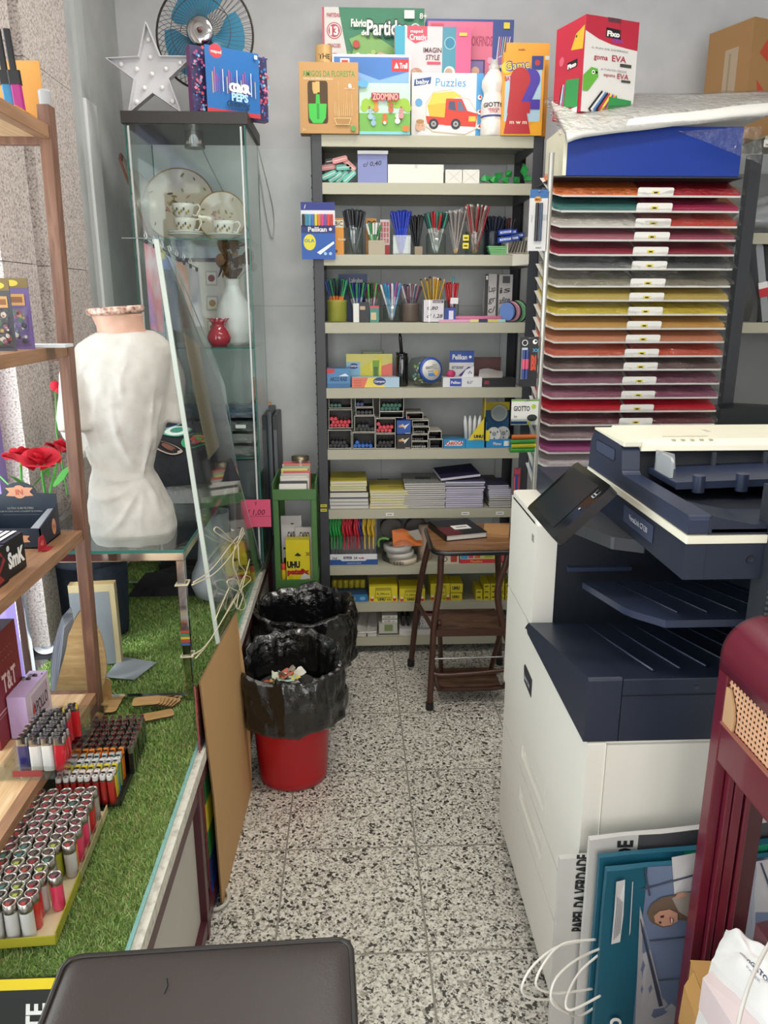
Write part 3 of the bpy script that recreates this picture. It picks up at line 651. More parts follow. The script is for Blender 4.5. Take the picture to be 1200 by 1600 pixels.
cp.build('film_bag', loc=(-.60,2.56, TTOP), label='crumpled clear film bag under the patched cape on the glass table', cat='bag')
c2 = cape('patch_cape', 'black folded cape with bright emblem patches on the back of the glass table',(-.565,2.57, TTOP+.075),.30,.36,.10,.1,4,
    [(.62,.42,.052, '#35a06a', '#17181d', '#c63a3a'),(.62,.42,.038, '#c63a3a', '#d8c43a', '#3f9a4a'),(.45,.62,.05, '#5bb89a', '#e4efe8', '#3f8f7a'),(.35,.80,.05, '#8fc3d8', '#1d2a44', '#22242c'),(.30,.30,.045, '#d9c7b8', '#17181d', '#8a5a4a')])
c2.rotation_euler = (.30,0,.35); c2.location.z = TTOP+.11
# small white carton behind the cape
MB().box(0,0,0,.05,.12,.20, mat('#cfc7b2',.6)).build('cream_box', loc=(-.745,2.68, TTOP), rot=(0,.18,0), label='narrow cream box standing behind the cape on the glass table', cat='box', bevel=.001)
# black mound of cloth and pot under the table
mb = MB(); mb.grid(lambda u, v: ((u-.5)*.34,(v-.5)*.26,.05*max(0,1-4*(u-.5)**2-4*(v-.5)**2)**.5*(1+.5*noise.noise(Vector((u*5, v*5,2))))+.012),24,18, CLOTH)
mb.build('black_cloth', loc=(-.66,2.80, PLAT_Z), label='black cloth heaped on the grass behind the glass table', cat='cloth')
mb = MB(); mb.lathe([(0,0),(.045,0),(.078,.02),(.092,.06),(.085,.10),(.062,.15),(.055,.22),(.060,.33),(.057,.33),(.052,.22),(0,.12)], mat('#b9bfc6',.3, kind='pale_ceramic'), n=36)
mb.build('pale_vase', loc=(-.505,2.68, PLAT_Z), label='pale grey round bottomed vase on the grass behind the table leg', cat='vase')
# ---- standing boards and pages on the grass
q0 = P(92,1114, z=PLAT_Z); WD = wood('light_plywood', '#a98a5c', '#b99b6c', '#c9ad80', stretch=(1,1,6), scale=9)
def outl(u, v): p = P(u, v, y=q0.y); return (p.x-q0.x, p.z-PLAT_Z)
bp = [outl(*a) for a in ((92,1118),(88,1085),(96,1050),(104,1020),(107,1000),(112,988),(120,970),(132,958),(146,975),(158,1000),(166,1035),(166,1060),(158,1090),(146,1110),(130,1118))]
bp = [(p.x, p.y) for p in spline([(a, b,0) for a, b in bp+bp[:1]],4)[:-1]]; lo = min(b for a, b in bp); bp = [(a, b-lo+.001) for a, b in bp]
mb = MB(); mb.prism(bp,0,.006, WD, 'y', cap=WD); mb.prism([(a*1.0-.002, b+.001) for a, b in bp],.0061,.009, mat('#2b2a28',.6), 'y')
mb.build('plywood_cutout', loc=(q0.x, q0.y, PLAT_Z), label='pear shaped light plywood board standing on the grass behind the wooden post', cat='board')
mb = MB()
for k in range(14):
    s = k/13
    mb.grid(lambda u, v, s=s: (q0.x-.025-.03*s+.055*v**2+.02*math.sin(v*3)*(1-s), q0.y+.02+.006*k+.07*u, PLAT_Z+.001+v*.235),3,12, mat('#d9dae0',.6, kind='page') if k % 3 else mat('#b3b6c2',.6, kind='page'))
mb.build('album_pages', label='thick white album with curved pages standing behind the plywood cutout', cat='album')
q1 = P(190,1036, z=PLAT_Z)
mb = MB(); mb.box(-.13,0,0,0,.032, P(170,912, y=q1.y).z-PLAT_Z, mat('#cbb990',.6), WD); f = Face(mb,(-.13,0,0),(1,0,0),(0,0,1),.13,.24); f.rect(0,0,.88,.97, mat('#8b9096',.5))
mb.build('canvas_frame', loc=(q1.x, q1.y, PLAT_Z), rot=(0,0,.10), label='grey fronted canvas with raw wood edge standing on the grass', cat='canvas')
c = [P(u, v, z=PLAT_Z+.003) for u, v in ((163,1058),(210,1062),(245,1035),(190,1026))]
mb = MB(); o = c[0]; mb.prism([(p.x-o.x, p.y-o.y) for p in c],0,.0015, mat('#8f949a',.45, kind='grey_card')); mb.build('grey_card', loc=(o.x, o.y, PLAT_Z+.002), label='flat grey card lying on the grass in front of the canvas', cat='card')
# coasters / tags
WT = wood('tag_wood', '#a27d52', '#b8925f', '#c7a26c', stretch=(1,5,1), scale=14)
for k in range(6):
    q = P(222+k*5,1101-k*0.3+2, z=PLAT_Z+.008+.003*k if k else PLAT_Z)
    mb = MB(); mb.prism(rrect(-.036,-.024,.036,.024,.010),0,.0028, mat('#3a2c20',.6), cap=WT)
    mb.build('wooden_tag', loc=(P(230+k*5,1106, z=PLAT_Z).x, P(230,1106, z=PLAT_Z).y+.006*k, PLAT_Z+.001+.0036*(5-k)), rot=(0,0,.15-.12*k), label='light rounded wooden tag fanned out in the pile on the grass', cat='wooden tag', group='wooden tags piled on the grass')
q = P(248,1114, z=PLAT_Z); mb = MB(); mb.prism(rrect(-.042,-.020,.042,.020,.010),0,.0028, mat('#3a2c20',.6), cap=WT)
mb.build('wooden_tag', loc=(q.x, q.y-.015, PLAT_Z+.0002), rot=(0,0,.35), label='longest wooden tag lying at the front of the pile on the grass', cat='wooden tag')
mb = MB(); mb.prism(rrect(-.03,-.035,.045,.035,.012),0,.004, mat('#3a2c20',.6), cap=WT); q = P(155,1108, z=PLAT_Z); mb.prism(rrect(-.012,.004,.018,.07,.010),.03,.034, WT, 'y')
mb.build('plywood_stand', loc=(q.x+.005, q.y+.01, PLAT_Z), label='rounded plywood foot piece on the grass behind the shelf post', cat='stand')
# ================================================================ leaning clear sheets, string, hanging prints
def lean(u, v, dx=0.):
    x = PLAT_X+.006
    for _ in range(6):
        p = P(u, v, x=x); x = PLAT_X+.006+dx-.082*(p.z-PLAT_Z)/1.19
    return p
t = thing('clear_sheet', 'tall clear acrylic sheet leaning over the right edge of the platform', 'acrylic sheet')
low = [lean(340,1006), lean(424,862)]; low[1] = low[0].lerp(low[1],(2.955-low[0].y)/(low[1].y-low[0].y)); top = [lean(372,745), lean(359,670), lean(345,610), lean(300,498), lean(262,405), lean(243,374)]
pp = low+top; th = Vector((.003,0,0)); v = [tuple(p) for p in pp]+[tuple(p+th) for p in pp]; n = len(pp)
mb = MB(); mb.add(v,[tuple(range(n)), tuple(range(n,2*n))[::-1]], ACRYL); mb.build('sheet', parent=t)
FROST = mat('#c3cdc4',.25, kind='frosted_edge'); mb = MB()
a, b = low[0], top[-1]; mb.add([tuple(q+Vector(o)) for q in (a, b) for o in ((-.004,-.003,0),(.007,-.003,0),(.007,.004,0),(-.004,.004,0))],[(0,1,5,4),(1,2,6,5),(2,3,7,6),(3,0,4,7),(0,3,2,1),(4,5,6,7)], FROST)
mb.build('near_edge', parent=t); mb = MB(); mb.tube([tuple(q) for q in top],.0022, mat('#93a5a2',.2), n=6); mb.tube([tuple(q) for q in (low[0], low[1], top[0])],.0018, mat('#a9b5b0',.2), n=6); mb.build('rim', parent=t)
t = MB(); cc = [lean(u, v,-.02) for u, v in ((288,520),(311,539),(330,640),(343,697),(327,718),(305,610))]
t.add([tuple(p) for p in cc]+[tuple(p-th) for p in cc],[tuple(range(6)), tuple(range(6,12))[::-1]]+[(i,6+i,6+(i+1) % 6,(i+1) % 6) for i in range(6)], mat('#c9bb9f',.5, kind='beige_card'))
t.build('beige_strip', label='long narrow beige card strip standing behind the clear acrylic sheet', cat='card')
# second smaller sheet edge
mb = MB(); cc = [lean(u, v,-.05) for u, v in ((262,385),(352,600),(370,735),(335,745))]
mb.add([tuple(p) for p in cc],[(0,1,2,3)], ACRYL); mb.tube([tuple(q) for q in cc[:3]],.002, mat('#7c8f8d',.2), n=6); mb.build('clear_offcut', label='second thinner clear sheet with slanted top behind the acrylic sheet', cat='acrylic sheet')
# string
SX = PLAT_X+.012
def sp_(pts, x=SX): return spline([lean(u, v,.02) if not isinstance(u, tuple) else u for u, v in pts],6)
mb = MB(); ROPE = mat('#d2c9ab',.8, kind='cotton_string', var=.15, vs=200)
leg = [P(u, v, y=TY0-.004) for u, v in ((291,912),(302,914))]
for pts in ([(302,910),(330,890),(360,852),(372,838)],[(300,914),(335,896),(362,866),(382,832)],[(368,850),(352,842),(335,830),(340,824),(356,838),(368,850)],[(370,848),(380,830),(378,826),(372,845)],[(368,850),(364,880),(372,905),(375,920)],
    [(372,850),(374,880),(383,895),(377,925)],[(375,920),(368,905),(355,908),(360,918),(375,925)],[(377,920),(392,905),(382,900),(374,922)],[(376,924),(384,945),(378,953),(370,948),(374,926)],[(366,940),(372,952),(380,930),(375,922)],
    [(375,925),(350,965),(325,1005),(306,1028)],[(372,925),(338,985),(318,1012),(300,1024)],[(358,918),(344,950),(336,970)],[(390,874),(382,905),(376,925)]):
    mb.tube(sp_(pts),.0017, ROPE, n=6)
for z in (P(297,914, y=TY0).z, P(300,1026, y=TY0).z):
    x0, x1, y0, y1 = TX1-.026, TX1+.005, TY0-.005, TY0+.027
    mb.tube([(x0, y0, z),(x1, y0, z+.002),(x1, y1, z+.003),(x0, y1, z)],.003, ROPE, n=6, closed=True)
mb.build('string', label='white cotton string tying the clear sheet to the chrome table leg with bows', cat='string')
# hanging prints on clips
A = P(224,372, y=2.30); B = P(310,420, y=2.74); ln = MB(); ln.tube([tuple(A), tuple(B)],.0012, STEEL, n=5)
ln.cyl(tuple(A), tuple(A+Vector((-.06,.0,0))),.0015, STEEL)
ln.build('clip_rail', label='thin wire carrying a row of small clips in front of the glass cabinet', cat='wire')
clip0 = None
for k in range(8):
    p = A.lerp(B,(k+.3)/7.6)
    if clip0 is None:
        mb = MB(); mb.box(-.004,-.004,-.012,.004,.004,0, BLACK); mb.tube([(0,0,0),(-.004,0,.010),(0,0,.022),(.004,0,.010),(0,0,0)],.0011, mat('#d5d8d6',.3,.6), n=5)
        clip0 = mb.build('bulldog_clip', loc=p, label='small black clip with wire handles holding the hanging prints', cat='clip', group='clips on the wire')
    else: dup(clip0, p)
def film_print(h1, h2, h3):
    m = ramp_mat('sheer_print_'+h1[1:]+h3[1:], 'noise',8,[(.3, h1),(.5, h2),(.7, h3)], rough=.3); m.node_tree.nodes['Principled BSDF'].inputs['Alpha'].default_value = .85; return m
for k,(a, b, du, cols, lab) in enumerate(((.0,.22,118,('#d9d3da', '#d58f98', '#8a7fb8'), 'pink and violet sheer print hanging from the leftmost clips'),(.25,.5,110,('#cfd6de', '#a6b9cf', '#d5d9de'), 'pale blue sheer print hanging from the middle clips'),
        (.53,.76,100,('#b9bcc4', '#b58f74', '#8d99a8'), 'brownish sheer print hanging right of the pale blue one'),(.79,1.0,86,('#a9adb4', '#8f969f', '#c3c7cc'), 'grey sheer print hanging from the rightmost clips'))):
    p = A.lerp(B, a); q = A.lerp(B, b); hh = .235-.018*k
    mb = MB(); mb.grid(lambda u, v: tuple(p.lerp(q, u)+Vector((.012*v*v*math.sin(u*6+k),-.01*v*math.sin(u*5),-.012-hh*v))),8,10, film_print(*cols)); mb.build('sheer_print', label=lab, cat='print')
# candy container and pink price card on the platform's far edge
q = P(408,902, z=PLAT_Z); t = thing('candy_jar', 'rounded clear plastic container with pink and yellow sweets at the platform edge', 'jar',(-.468,2.865, PLAT_Z)); q = Vector((-.423,2.805,0))
mb = MB(); mb.lathe([(0,.004),(.05,.004),(.078,.05),(.092,.12),(.088,.19),(.06,.245),(.0,.262)], JARG, n=36, sx=.85); mb.build('jar_shell', parent=t)
MB().tube([(.086*.88*math.cos(a),.086*math.sin(a),.12+.09*math.sin(a)) for a in [2*PI*k/40 for k in range(40)]],.002, mat('#3b4040',.2), n=6, closed=True).build('jar_rim', parent=t)
rr = random.Random(4); sw = {}
for i in range(16):
    c = ['#d8336f', '#d9c63a', '#e05a4a', '#d8336f'][i % 4]; a = rr.uniform(0,6.28); r_ = rr.uniform(0,.04); zz = .012+.013*(i//4) if i < 8 else .10+.012*((i-8)//2)
    if i >= 8: r_ = .02*(i % 2)+.03; a = -.4+.5*(i % 3)
    m_ = MB(); m_.ball((0,0,0),.010, mat(c,.3, kind='sweet'), sx=1.7, n=10)
    m_.build('sweet', loc=(q.x-.045+r_*math.cos(a), q.y+.06+r_*math.sin(a), PLAT_Z+zz+.006), rot=(rr.uniform(-.5,.5), rr.uniform(-.4,.4), rr.uniform(0,3)), label='%s sweet inside the rounded clear container' % {'#d8336f': 'pink', '#d9c63a': 'yellow', '#e05a4a': 'orange red'}[c], cat='sweet', group='%s sweets in the clear container' % {'#d8336f': 'pink', '#d9c63a': 'yellow', '#e05a4a': 'red'}[c])
PK = mat('#e0587c',.6, kind='pink_card'); a, b = P(376,781, y=2.965), P(424,823, y=2.965)
mb = MB(); mb.box(0,0,0, b.x-a.x,.0015, a.z-b.z, PK); f = Face(mb,(0,0,0),(1,0,0),(0,0,1), b.x-a.x, a.z-b.z); f.text('c/ 1,00',.08,.45,.20, mat('#7a2440',.6), shear=.2); f.rect(0,.38,1,.40, mat('#b03a5c',.6)); f.text('T',.46,.80,.12, mat('#7a2440',.6))
mb.box(.05,.002,-.40,.054,.006,.02, BLKPL)
mb.build('price_card', loc=(a.x,2.965, b.z), label='pink handwritten price card standing beside the candy container', cat='price card')
# ---- fabric roses by the window
def rose(label, loc, s=1., seed=0, tilt=0.):
    t = thing('fabric_rose', label, 'rose', loc,(tilt,0, seed))
    RD = mat('#c4142e',.75, kind='red_felt'); mb = MB()
    for ring,(n_, r_, h_, o_) in enumerate(((3,.012,.040,.2),(4,.022,.038,.5),(5,.033,.030,1.0))):
        for k in range(n_):
            a0 = 2*PI*k/n_+ring
            mb.grid(lambda u, v: ((r_*(.25+.75*v+.3*v*v*o_)*math.cos(a0+(u-.5)*2.2))*s,(r_*(.25+.75*v+.3*v*v*o_)*math.sin(a0+(u-.5)*2.2))*s,(.01+h_*v*(1-.35*o_*v)-.010*(2*u-1)**2*v)*s),6,5, RD)
    mb.build('petals', parent=t)
    g = MB(); GN = mat('#4fa843',.6, kind='green_felt')
    for a0 in (0.3,3.3):
        g.grid(lambda u, v: ((.02+.05*v)*math.cos(a0)*s-(u-.5)*.03*math.sin(PI*min(1, v+.1))*math.sin(a0),(.02+.05*v)*math.sin(a0)*s+(u-.5)*.03*math.sin(PI*min(1, v+.1))*math.cos(a0),-.06+.06*v+.0*u),3,6, GN)
    g.tube([(0,0,.012),(0,.004,-.08),(0,0,-.17)],.0035, GN, n=6); g.build('stem', parent=t); return t
for (u, v, y, s, lab) in ((32,722,1.98,1.05, 'leftmost red fabric rose with green leaves behind the black display box'),(64,726,1.92,1.15, 'fully open red fabric rose in front of the two others'),(92,706,2.02,.95, 'red fabric rose partly hidden by the wooden post')):
    p = P(u, v, y=y); rose(lab,(p.x, p.y, p.z-.01), s, seed=u*.3, tilt=.35)
p = P(86,603, y=2.1)
mb = MB(); mb.ball((0,0,0),.014, mat('#c4142e',.75, kind='red_felt'), n=10); mb.ball((.008,0,-.008),.011, mat('#c4142e',.75, kind='red_felt'), n=10)
mb.tube([(0,0,-.01),(-.01,0,-.12),(0,0,-.30)],.002, mat('#4fa843',.6, kind='green_felt'), n=6); mb.build('fabric_rosebud', loc=tuple(p), label='small red rosebud peeking out left of the white T-shirt', cat='rose')
mb = MB(); p = P(62,760, y=1.99); mb.lathe([(0,0),(.025,0),(.030,.02),(.024,.08),(.028,.11),(.026,.11),(.022,.08),(0,.02)], mat('#9a9bb0',.4), n=28)
mb.build('flower_vase', loc=(p.x,1.985, TTOP), label='small grey vase holding the fabric roses behind the black display box', cat='vase')
# ================================================================ wooden shop shelf on the left
BW = ramp_mat('stained_wood', 'noise',9,[(.25, '#5e4030'),(.5, '#785544'),(.75, '#8f6a55')], rough=.5, stretch=(6,6,.6), distort=1.0, bump=.15)
BWH = ramp_mat('stained_wood_board', 'noise',9,[(.25, '#77553c'),(.5, '#956f50'),(.75, '#a98262')], rough=.5, stretch=(6,.6,6), distort=1.0, bump=.15)
LW = wood('pale_pine', '#b9946a', '#cbab82', '#d9be98', stretch=(6,.7,6), scale=8)
UX, UY1, UY0, UXL = -.652, P(145,1133, z=PLAT_Z).y+.02,.80,-.938
unit = thing('wooden_shelf', 'brown stained wooden shelf unit standing on the grass platform at the left', 'shelf unit',(UX, UY1, PLAT_Z))
PT = P(75,165, y=UY1-.02).z-PLAT_Z; dL = UY0-UY1; wL = UXL-UX
LN_ = .026
def ox_(z): return .034*z/1.45
for x in (-.028, wL):
    mb = MB(); mb.add([(x+dx+ox_(z)*(x > -.1), dy, z) for z in (0, PT) for dx, dy in ((0,-.036),(LN_,-.036),(LN_,0),(0,0))],[(0,1,5,4),(1,2,6,5),(2,3,7,6),(3,0,4,7),(0,3,2,1),(4,5,6,7)], BW); mb.build('post', parent=unit, bevel=.002)
cxp = -.015+ox_(PT); mb = MB(); mb.cyl((cxp,-.018, PT),(cxp,-.018, PT+.026),.012, mat('#a6a8aa',.35), r1=.013); mb.ball((cxp,-.018, PT+.026),.013, mat('#a6a8aa',.35), sz=.5); mb.build('post_cap', parent=unit)
def bz(u, v): return P(u, v, x=UX-.002).z-PLAT_Z
BZ = [bz(57,199), bz(85,541), bz(110,841), bz(137,1106)]
for i, z in enumerate(BZ):
    q_ = ox_(z); MB().box(wL+.034, dL, z-.020,-.030+q_,-.037, z, LW if i in (0,3) else BWH).build('shelf_board', parent=unit)
    m_ = MB(); m_.box(-.030+q_, dL, z-.024,-.006+q_,-.0365, z+.002, BWH); m_.box(wL, dL, z-.024, wL+.024,-.0555, z+.002, BWH); m_.build('side_rail', parent=unit, bevel=.0015)
    MB().box(wL+.034,-.034, z-.034,-.028+q_,-.010, z-.004, BW).build('cross_rail', parent=unit, bevel=.0015)
ZB = [z+PLAT_Z for z in BZ]
def uv_side(u, v, x=UX-.035): return P(u, v, x=x)
# generic boxy display: local origin corner, facing +x side towards the shop and -y towards the camera
def shopbox(name, label, x0, y0, z0, w, d, h, m, fpaint=None, spaint=None, rz=0., group=None, top=None, cat='box'):
    mb = MB(); mb.box(0,0,0, w, d, h, m, top or m)
    if fpaint: fpaint(Face(mb,(0,0,0),(1,0,0),(0,0,1), w, h))
    if spaint: spaint(Face(mb,(w,0,0),(0,1,0),(0,0,1), d, h))
    return mb.build(name, loc=(x0, y0, z0), rot=(0,0, rz), label=label, cat=cat, group=group)
ORG = mat('#d9973f',.45); DKB = mat('#16202b',.4); 
# top board: orange display with two long utility lighters
q = uv_side(50,185, UX-.04); Yo = q.y
t = thing('lighter_display', 'orange card display box for long lighters on the top shelf board', 'display box',(-.90, Yo, ZB[0]+.003))
hB = P(48,97, y=Yo+.03).z-ZB[0]
MB().box(0,.03,0,.225,.034, hB, mat('#dfa04e',.5)).build('back_card', parent=t)
mb = MB(); mb.box(0,-.13,0,.225,-.126,.028, ORG); mb.box(.221,-.126,0,.225,.03,.030, ORG); mb.box(0,-.126,0,.221,.03,.003, ORG); mb.box(0,-.126,0,.004,.03,.03, ORG)
f = Face(mb,(.225,-.126,0),(0,1,0),(0,0,1),.156,.030); f.text('BiC',.04,.45,.4, mat('#3a2016',.5)); f.text('touch',.30,.1,.35, mat('#3f5f2a',.5)); f.rect(.72,.35,.98,.95, mat('#a8adb0',.5)); f.rect(.5,0,1,.22, mat('#d8d2cc',.5)); mb.build('tray', parent=t)
for u, c, nm in ((22, '#2f86b8', 'blue'),(36, '#a3267c', 'magenta')):
    p = P(u,150, y=Yo-.012); mb = MB()
    mb.prism(rrect(-.011,-.008,.011,.008,.005,3),0,.085, mat(c,.25), 'z'); mb.prism(rrect(-.013,-.009,.013,.009,.004,3),.085,.112, BLKPL); mb.prism(rrect(-.007,-.005,.007,.005,.003,3),.112,.19, BLKPL)
    mb.build('utility_lighter', loc=(p.x, Yo-.03, ZB[0]+.007), rot=(0,-.06,.3), label='long black tipped lighter with %s body in the orange display' % nm, cat='lighter')
# second board: blister toys
for (u0, v0, u1, v1, c, nm) in ((-8,440,13,541, '#4a4a52', 'green and grey toy blister beside the purple one'),(6,436,42,540, '#6d5a92', 'purple toy blister pack with yellow header on the second shelf board')):
    Y = 1.62 if c != '#4a4a52' else 1.56
    a, b = P(u0, v1, y=Y), P(u1, v0, y=Y); w_, h_ = b.x-a.x, b.z-ZB[1]
    t = thing('toy_blister', nm, 'blister pack',(a.x, Y, ZB[1]+.002)); mb = MB(); mb.box(0,0,0, w_,.002, h_, mat(c,.45))
    f = Face(mb,(0,0,0),(1,0,0),(0,0,1), w_, h_); f.rect(0,.86,1,1, mat('#7c6a3c',.5)); f.disc(.5,.93,.012, mat('#d8c04a',.5), rb=.006); f.rect(.18,.62,.85,.78, mat('#c99a5a',.5)); f.rect(.25,.66,.78,.74, mat('#8a5a3a',.5))
    rr = random.Random(nm)
    for k in range(26): f.disc(rr.uniform(.2,.8), rr.uniform(.08,.55), rr.uniform(.002,.006), mat(rr.choice(['#b8483a', '#c9a54a', '#4a7a5a', '#d8d0c0', '#31343c', '#8a4a6a']),.5), n=7)
    mb.build('card', parent=t)
    mb = MB(); mb.grid(lambda u, v: (w_*(.1+.8*u),-.022*math.sin(PI*max(.0, min(1, u)))**.35*math.sin(PI*v)**.35-.0005, h_*(.04+.56*v)),10,10, FILM); mb.build('bubble', parent=t)
mb = MB(); mb.box(0,0,0,.10,.05,.006, mat('#d6dde0',.4)); q = P(60,541, y=1.70); mb.build('white_folder', loc=(q.x-.03,1.66, ZB[1]+.0025), label='flat white packet lying at the end of the second shelf board', cat='packet')
# third board: IN display box, red tag, small tobacco boxes
PEACH = mat('#c98f6f',.5); ORED = mat('#b5553c',.5)
def emblem(f, a, b, s):
    f.poly([(a-s*1.5/f.w, b+s*.45/f.h),(a-s*1.1/f.w, b),(a-s*1.5/f.w, b-s*.45/f.h),(a-s*.8/f.w, b-s*.5/f.h),(a+s*.8/f.w, b-s*.5/f.h),(a+s*1.5/f.w, b-s*.45/f.h),(a+s*1.1/f.w, b),(a+s*1.5/f.w, b+s*.45/f.h),(a+s*.8/f.w, b+s*.5/f.h),(a-s*.8/f.w, b+s*.5/f.h)], PEACH)
    f.disc(a, b, s*.75, PEACH, n=18); f.text('IN', a, b-.32*s/f.h,.62*s/f.h, ORED, bold=.04, align='c')
NB = mat('#1d2836',.4); q = uv_side(97,851, UX-.036)
t = thing('open_display_box', 'empty dark navy counter display box with raised back on the third shelf board', 'display box',(UX-.037, q.y+.0, ZB[2]),(0,0,0))
D_, W_ = .11,.19; hf = .058; hb = P(60,775, y=q.y-.02).z-ZB[2]
mb = MB(); mb.box(-W_,-D_,0,0,0,.003, NB); mb.box(-W_,-D_,0,-W_+.003,0, hf, NB); mb.box(-W_,-D_,0,0,-D_+.003, hf*.8, NB)
pl = [(-D_,0),(0,0),(0, hf*1.25),(-.02, hf*1.15),(-D_, hf*.8)]
mb.prism(pl,-.003,0, NB, 'x', cap=NB); mb.grid(lambda u, v: (-.003-.02*v,-D_+D_*u, hf*(.8+.3*u)-.002*v),4,1, mat('#8c8f94',.5))
f = Face(mb,(0,-D_,0),(0,1,0),(0,0,1), D_, hf); f.disc(.7,.5,.012, PEACH, rb=.019); f.text('IN',.7,.40,.20, ORED, bold=.03, align='c')
mb.build('tray', parent=t)
mb = MB(); mb.prism([(-W_+.03,0),(0,0),(0, hb),(-.04, hb+.002)]+[(-.082+.038*math.cos(a), hb+.002+.026*math.sin(a)) for a in [PI*j/10 for j in range(11)]]+[(-.125, hb),(-W_+.03, hb)],0,.003, NB, 'y')
f = Face(mb,(-W_,-.001,0),(1,0,0),(0,0,1), W_, hb); emblem(f,.57,1.06,.021); f.text('ULTRA SLIM FILTERS',.56,.64,.05, mat('#8f8d86',.5), align='c'); f.text('SLIM FILTERS AND CIGARETTE PAPERS',.56,.57,.035, mat('#8f8d86',.5), align='c', width=.52); f.rect(.34,.50,.78,.508, mat('#6a6c70',.5))
mb.build('back_card', parent=t)
mb = MB(); f = Face(mb,(-W_,-D_-.0005,0),(1,0,0),(0,0,1), W_, hf*.8); emblem(f,.75,.5,.016); mb.build('front_print', parent=t)
q = uv_side(62,866); mb = MB(); mb.prism([(0,0),(.05,0),(.036,.030),(.012,.030)],0,.001, mat('#a82230',.5), 'x'); mb.box(.0,.01,0,.02,.04,.001, mat('#a82230',.5)); Face(mb,(.001,0,0),(0,1,0),(0,0,1),.05,.03).text('40',.3,.25,.4, mat('#e08a80',.5))
mb.build('red_tag', loc=(UX-.034, q.y-.01, ZB[2]+.002), label='small red folded tag beside the navy display box', cat='tag')
def smk(label, u, v, red, dy_):
    q = uv_side(u, v, UX-.02)
    def side(f):
        if red: f.rect(0,0,1,1, mat('#1a1416',.4)); f.poly([(.05,.1),(.5,.5),(.3,.9),(.7,.95),(.95,.6),(.6,.3),(.8,.1),(.5,.05)], mat('#8d2a2c',.4)); f.poly([(.5,.3),(.85,.7),(.6,.85),(.3,.6)], mat('#16181d',.4))
        else: f.text('SmK',.52,.25,.42, WHITE, bold=.05, align='c', width=.85); f.disc(.15,.8,.006, mat('#cfd2d4',.4))
    def topm(f): [f.rect(.04+.13*k,0,.12+.13*k,1, WHITE) for k in range(7)]
    mb = MB(); w_, d_, h_ = .11,.078,.074; mb.box(0,0,0, w_, d_, h_, mat('#14171c',.4)); side(Face(mb,(w_,0,0),(0,1,0),(0,0,1), d_, h_))
    if not red: topm(Face(mb,(0,0, h_),(1,0,0),(0,1,0), w_, d_))
    mb.build('tobacco_box', loc=(UX-.026-w_, q.y-.015+dy_, ZB[2]+.002), rot=(0,0,-.06), label=label, cat='box')
smk('black box with white SmK lettering and striped top at the shelf edge',26,905, False,0); 
q = uv_side(-4,930, UX-.045); smk('black and red swirl box in front of the SmK box at the shelf edge',26,905, True,-.086)
mb = MB(); q = P(14,858, z=ZB[2]+.08); mb.cyl((0,0,0),(0,0,.012),.036, mat('#5b6a78',.3), n=28); mb.cyl((0,0,.012),(0,0,.014),.033, mat('#8da3b5',.3), n=28); mb.build('round_tin', loc=(UX-.15,1.30, ZB[2]+.003), label='round blue grey tin lid beside the SmK box', cat='tin')
# fourth board
ZL = ZB[3]+.002
def ttside(f):
    f.rect(0,0,1,1, mat('#7a1f26',.45)); f.rect(0,.30,1,.315, mat('#caa6a0',.5)); f.rect(0,.27,1,.275, mat('#caa6a0',.5)); f.text('T&T',.30,.45,.17, mat('#d9bdb6',.5), bold=.03, width=.5); f.text('PREMIUM',.38,.38,.03, mat('#caa6a0',.5))
    for b in (.82,.74,.62): f.text('IIIIIII',.05, b,.015, mat('#9a5a56',.5), width=.7)
q = P(38,1085, x=UX-.13); hT = P(20,968, x=UX-.13).z-ZL
shopbox('burgundy_box', 'tall burgundy T&T box on the lowest shelf board', UX-.13-.13, q.y-.14, ZL,.13,.14, hT, mat('#6d1a22',.45), spaint=ttside, top=mat('#2b2023',.5))
def apside(f):
    f.rect(0,0,1,1, mat('#cdbccf',.5)); f.rect(.15,.1,.95,.95, mat('#d9cfd6',.5)); f.rect(.20,.16,.9,.88, mat('#b8a9b9',.5)); f.text('APOLLO',.24,.36,.30, mat('#2a2226',.5), bold=.02, width=.62); f.poly([(.22,.2),(.30,.3),(.26,.72),(.20,.5)], mat('#c23a3a',.5))
q = P(62,1115, x=UX-.085)
shopbox('lilac_box', 'lilac and white APOLLO box on the lowest shelf board', UX-.085-.042, q.y-.06, ZL,.042,.13, P(62,1062, x=UX-.085).z-ZL, mat('#bba3cc',.5), spaint=apside)
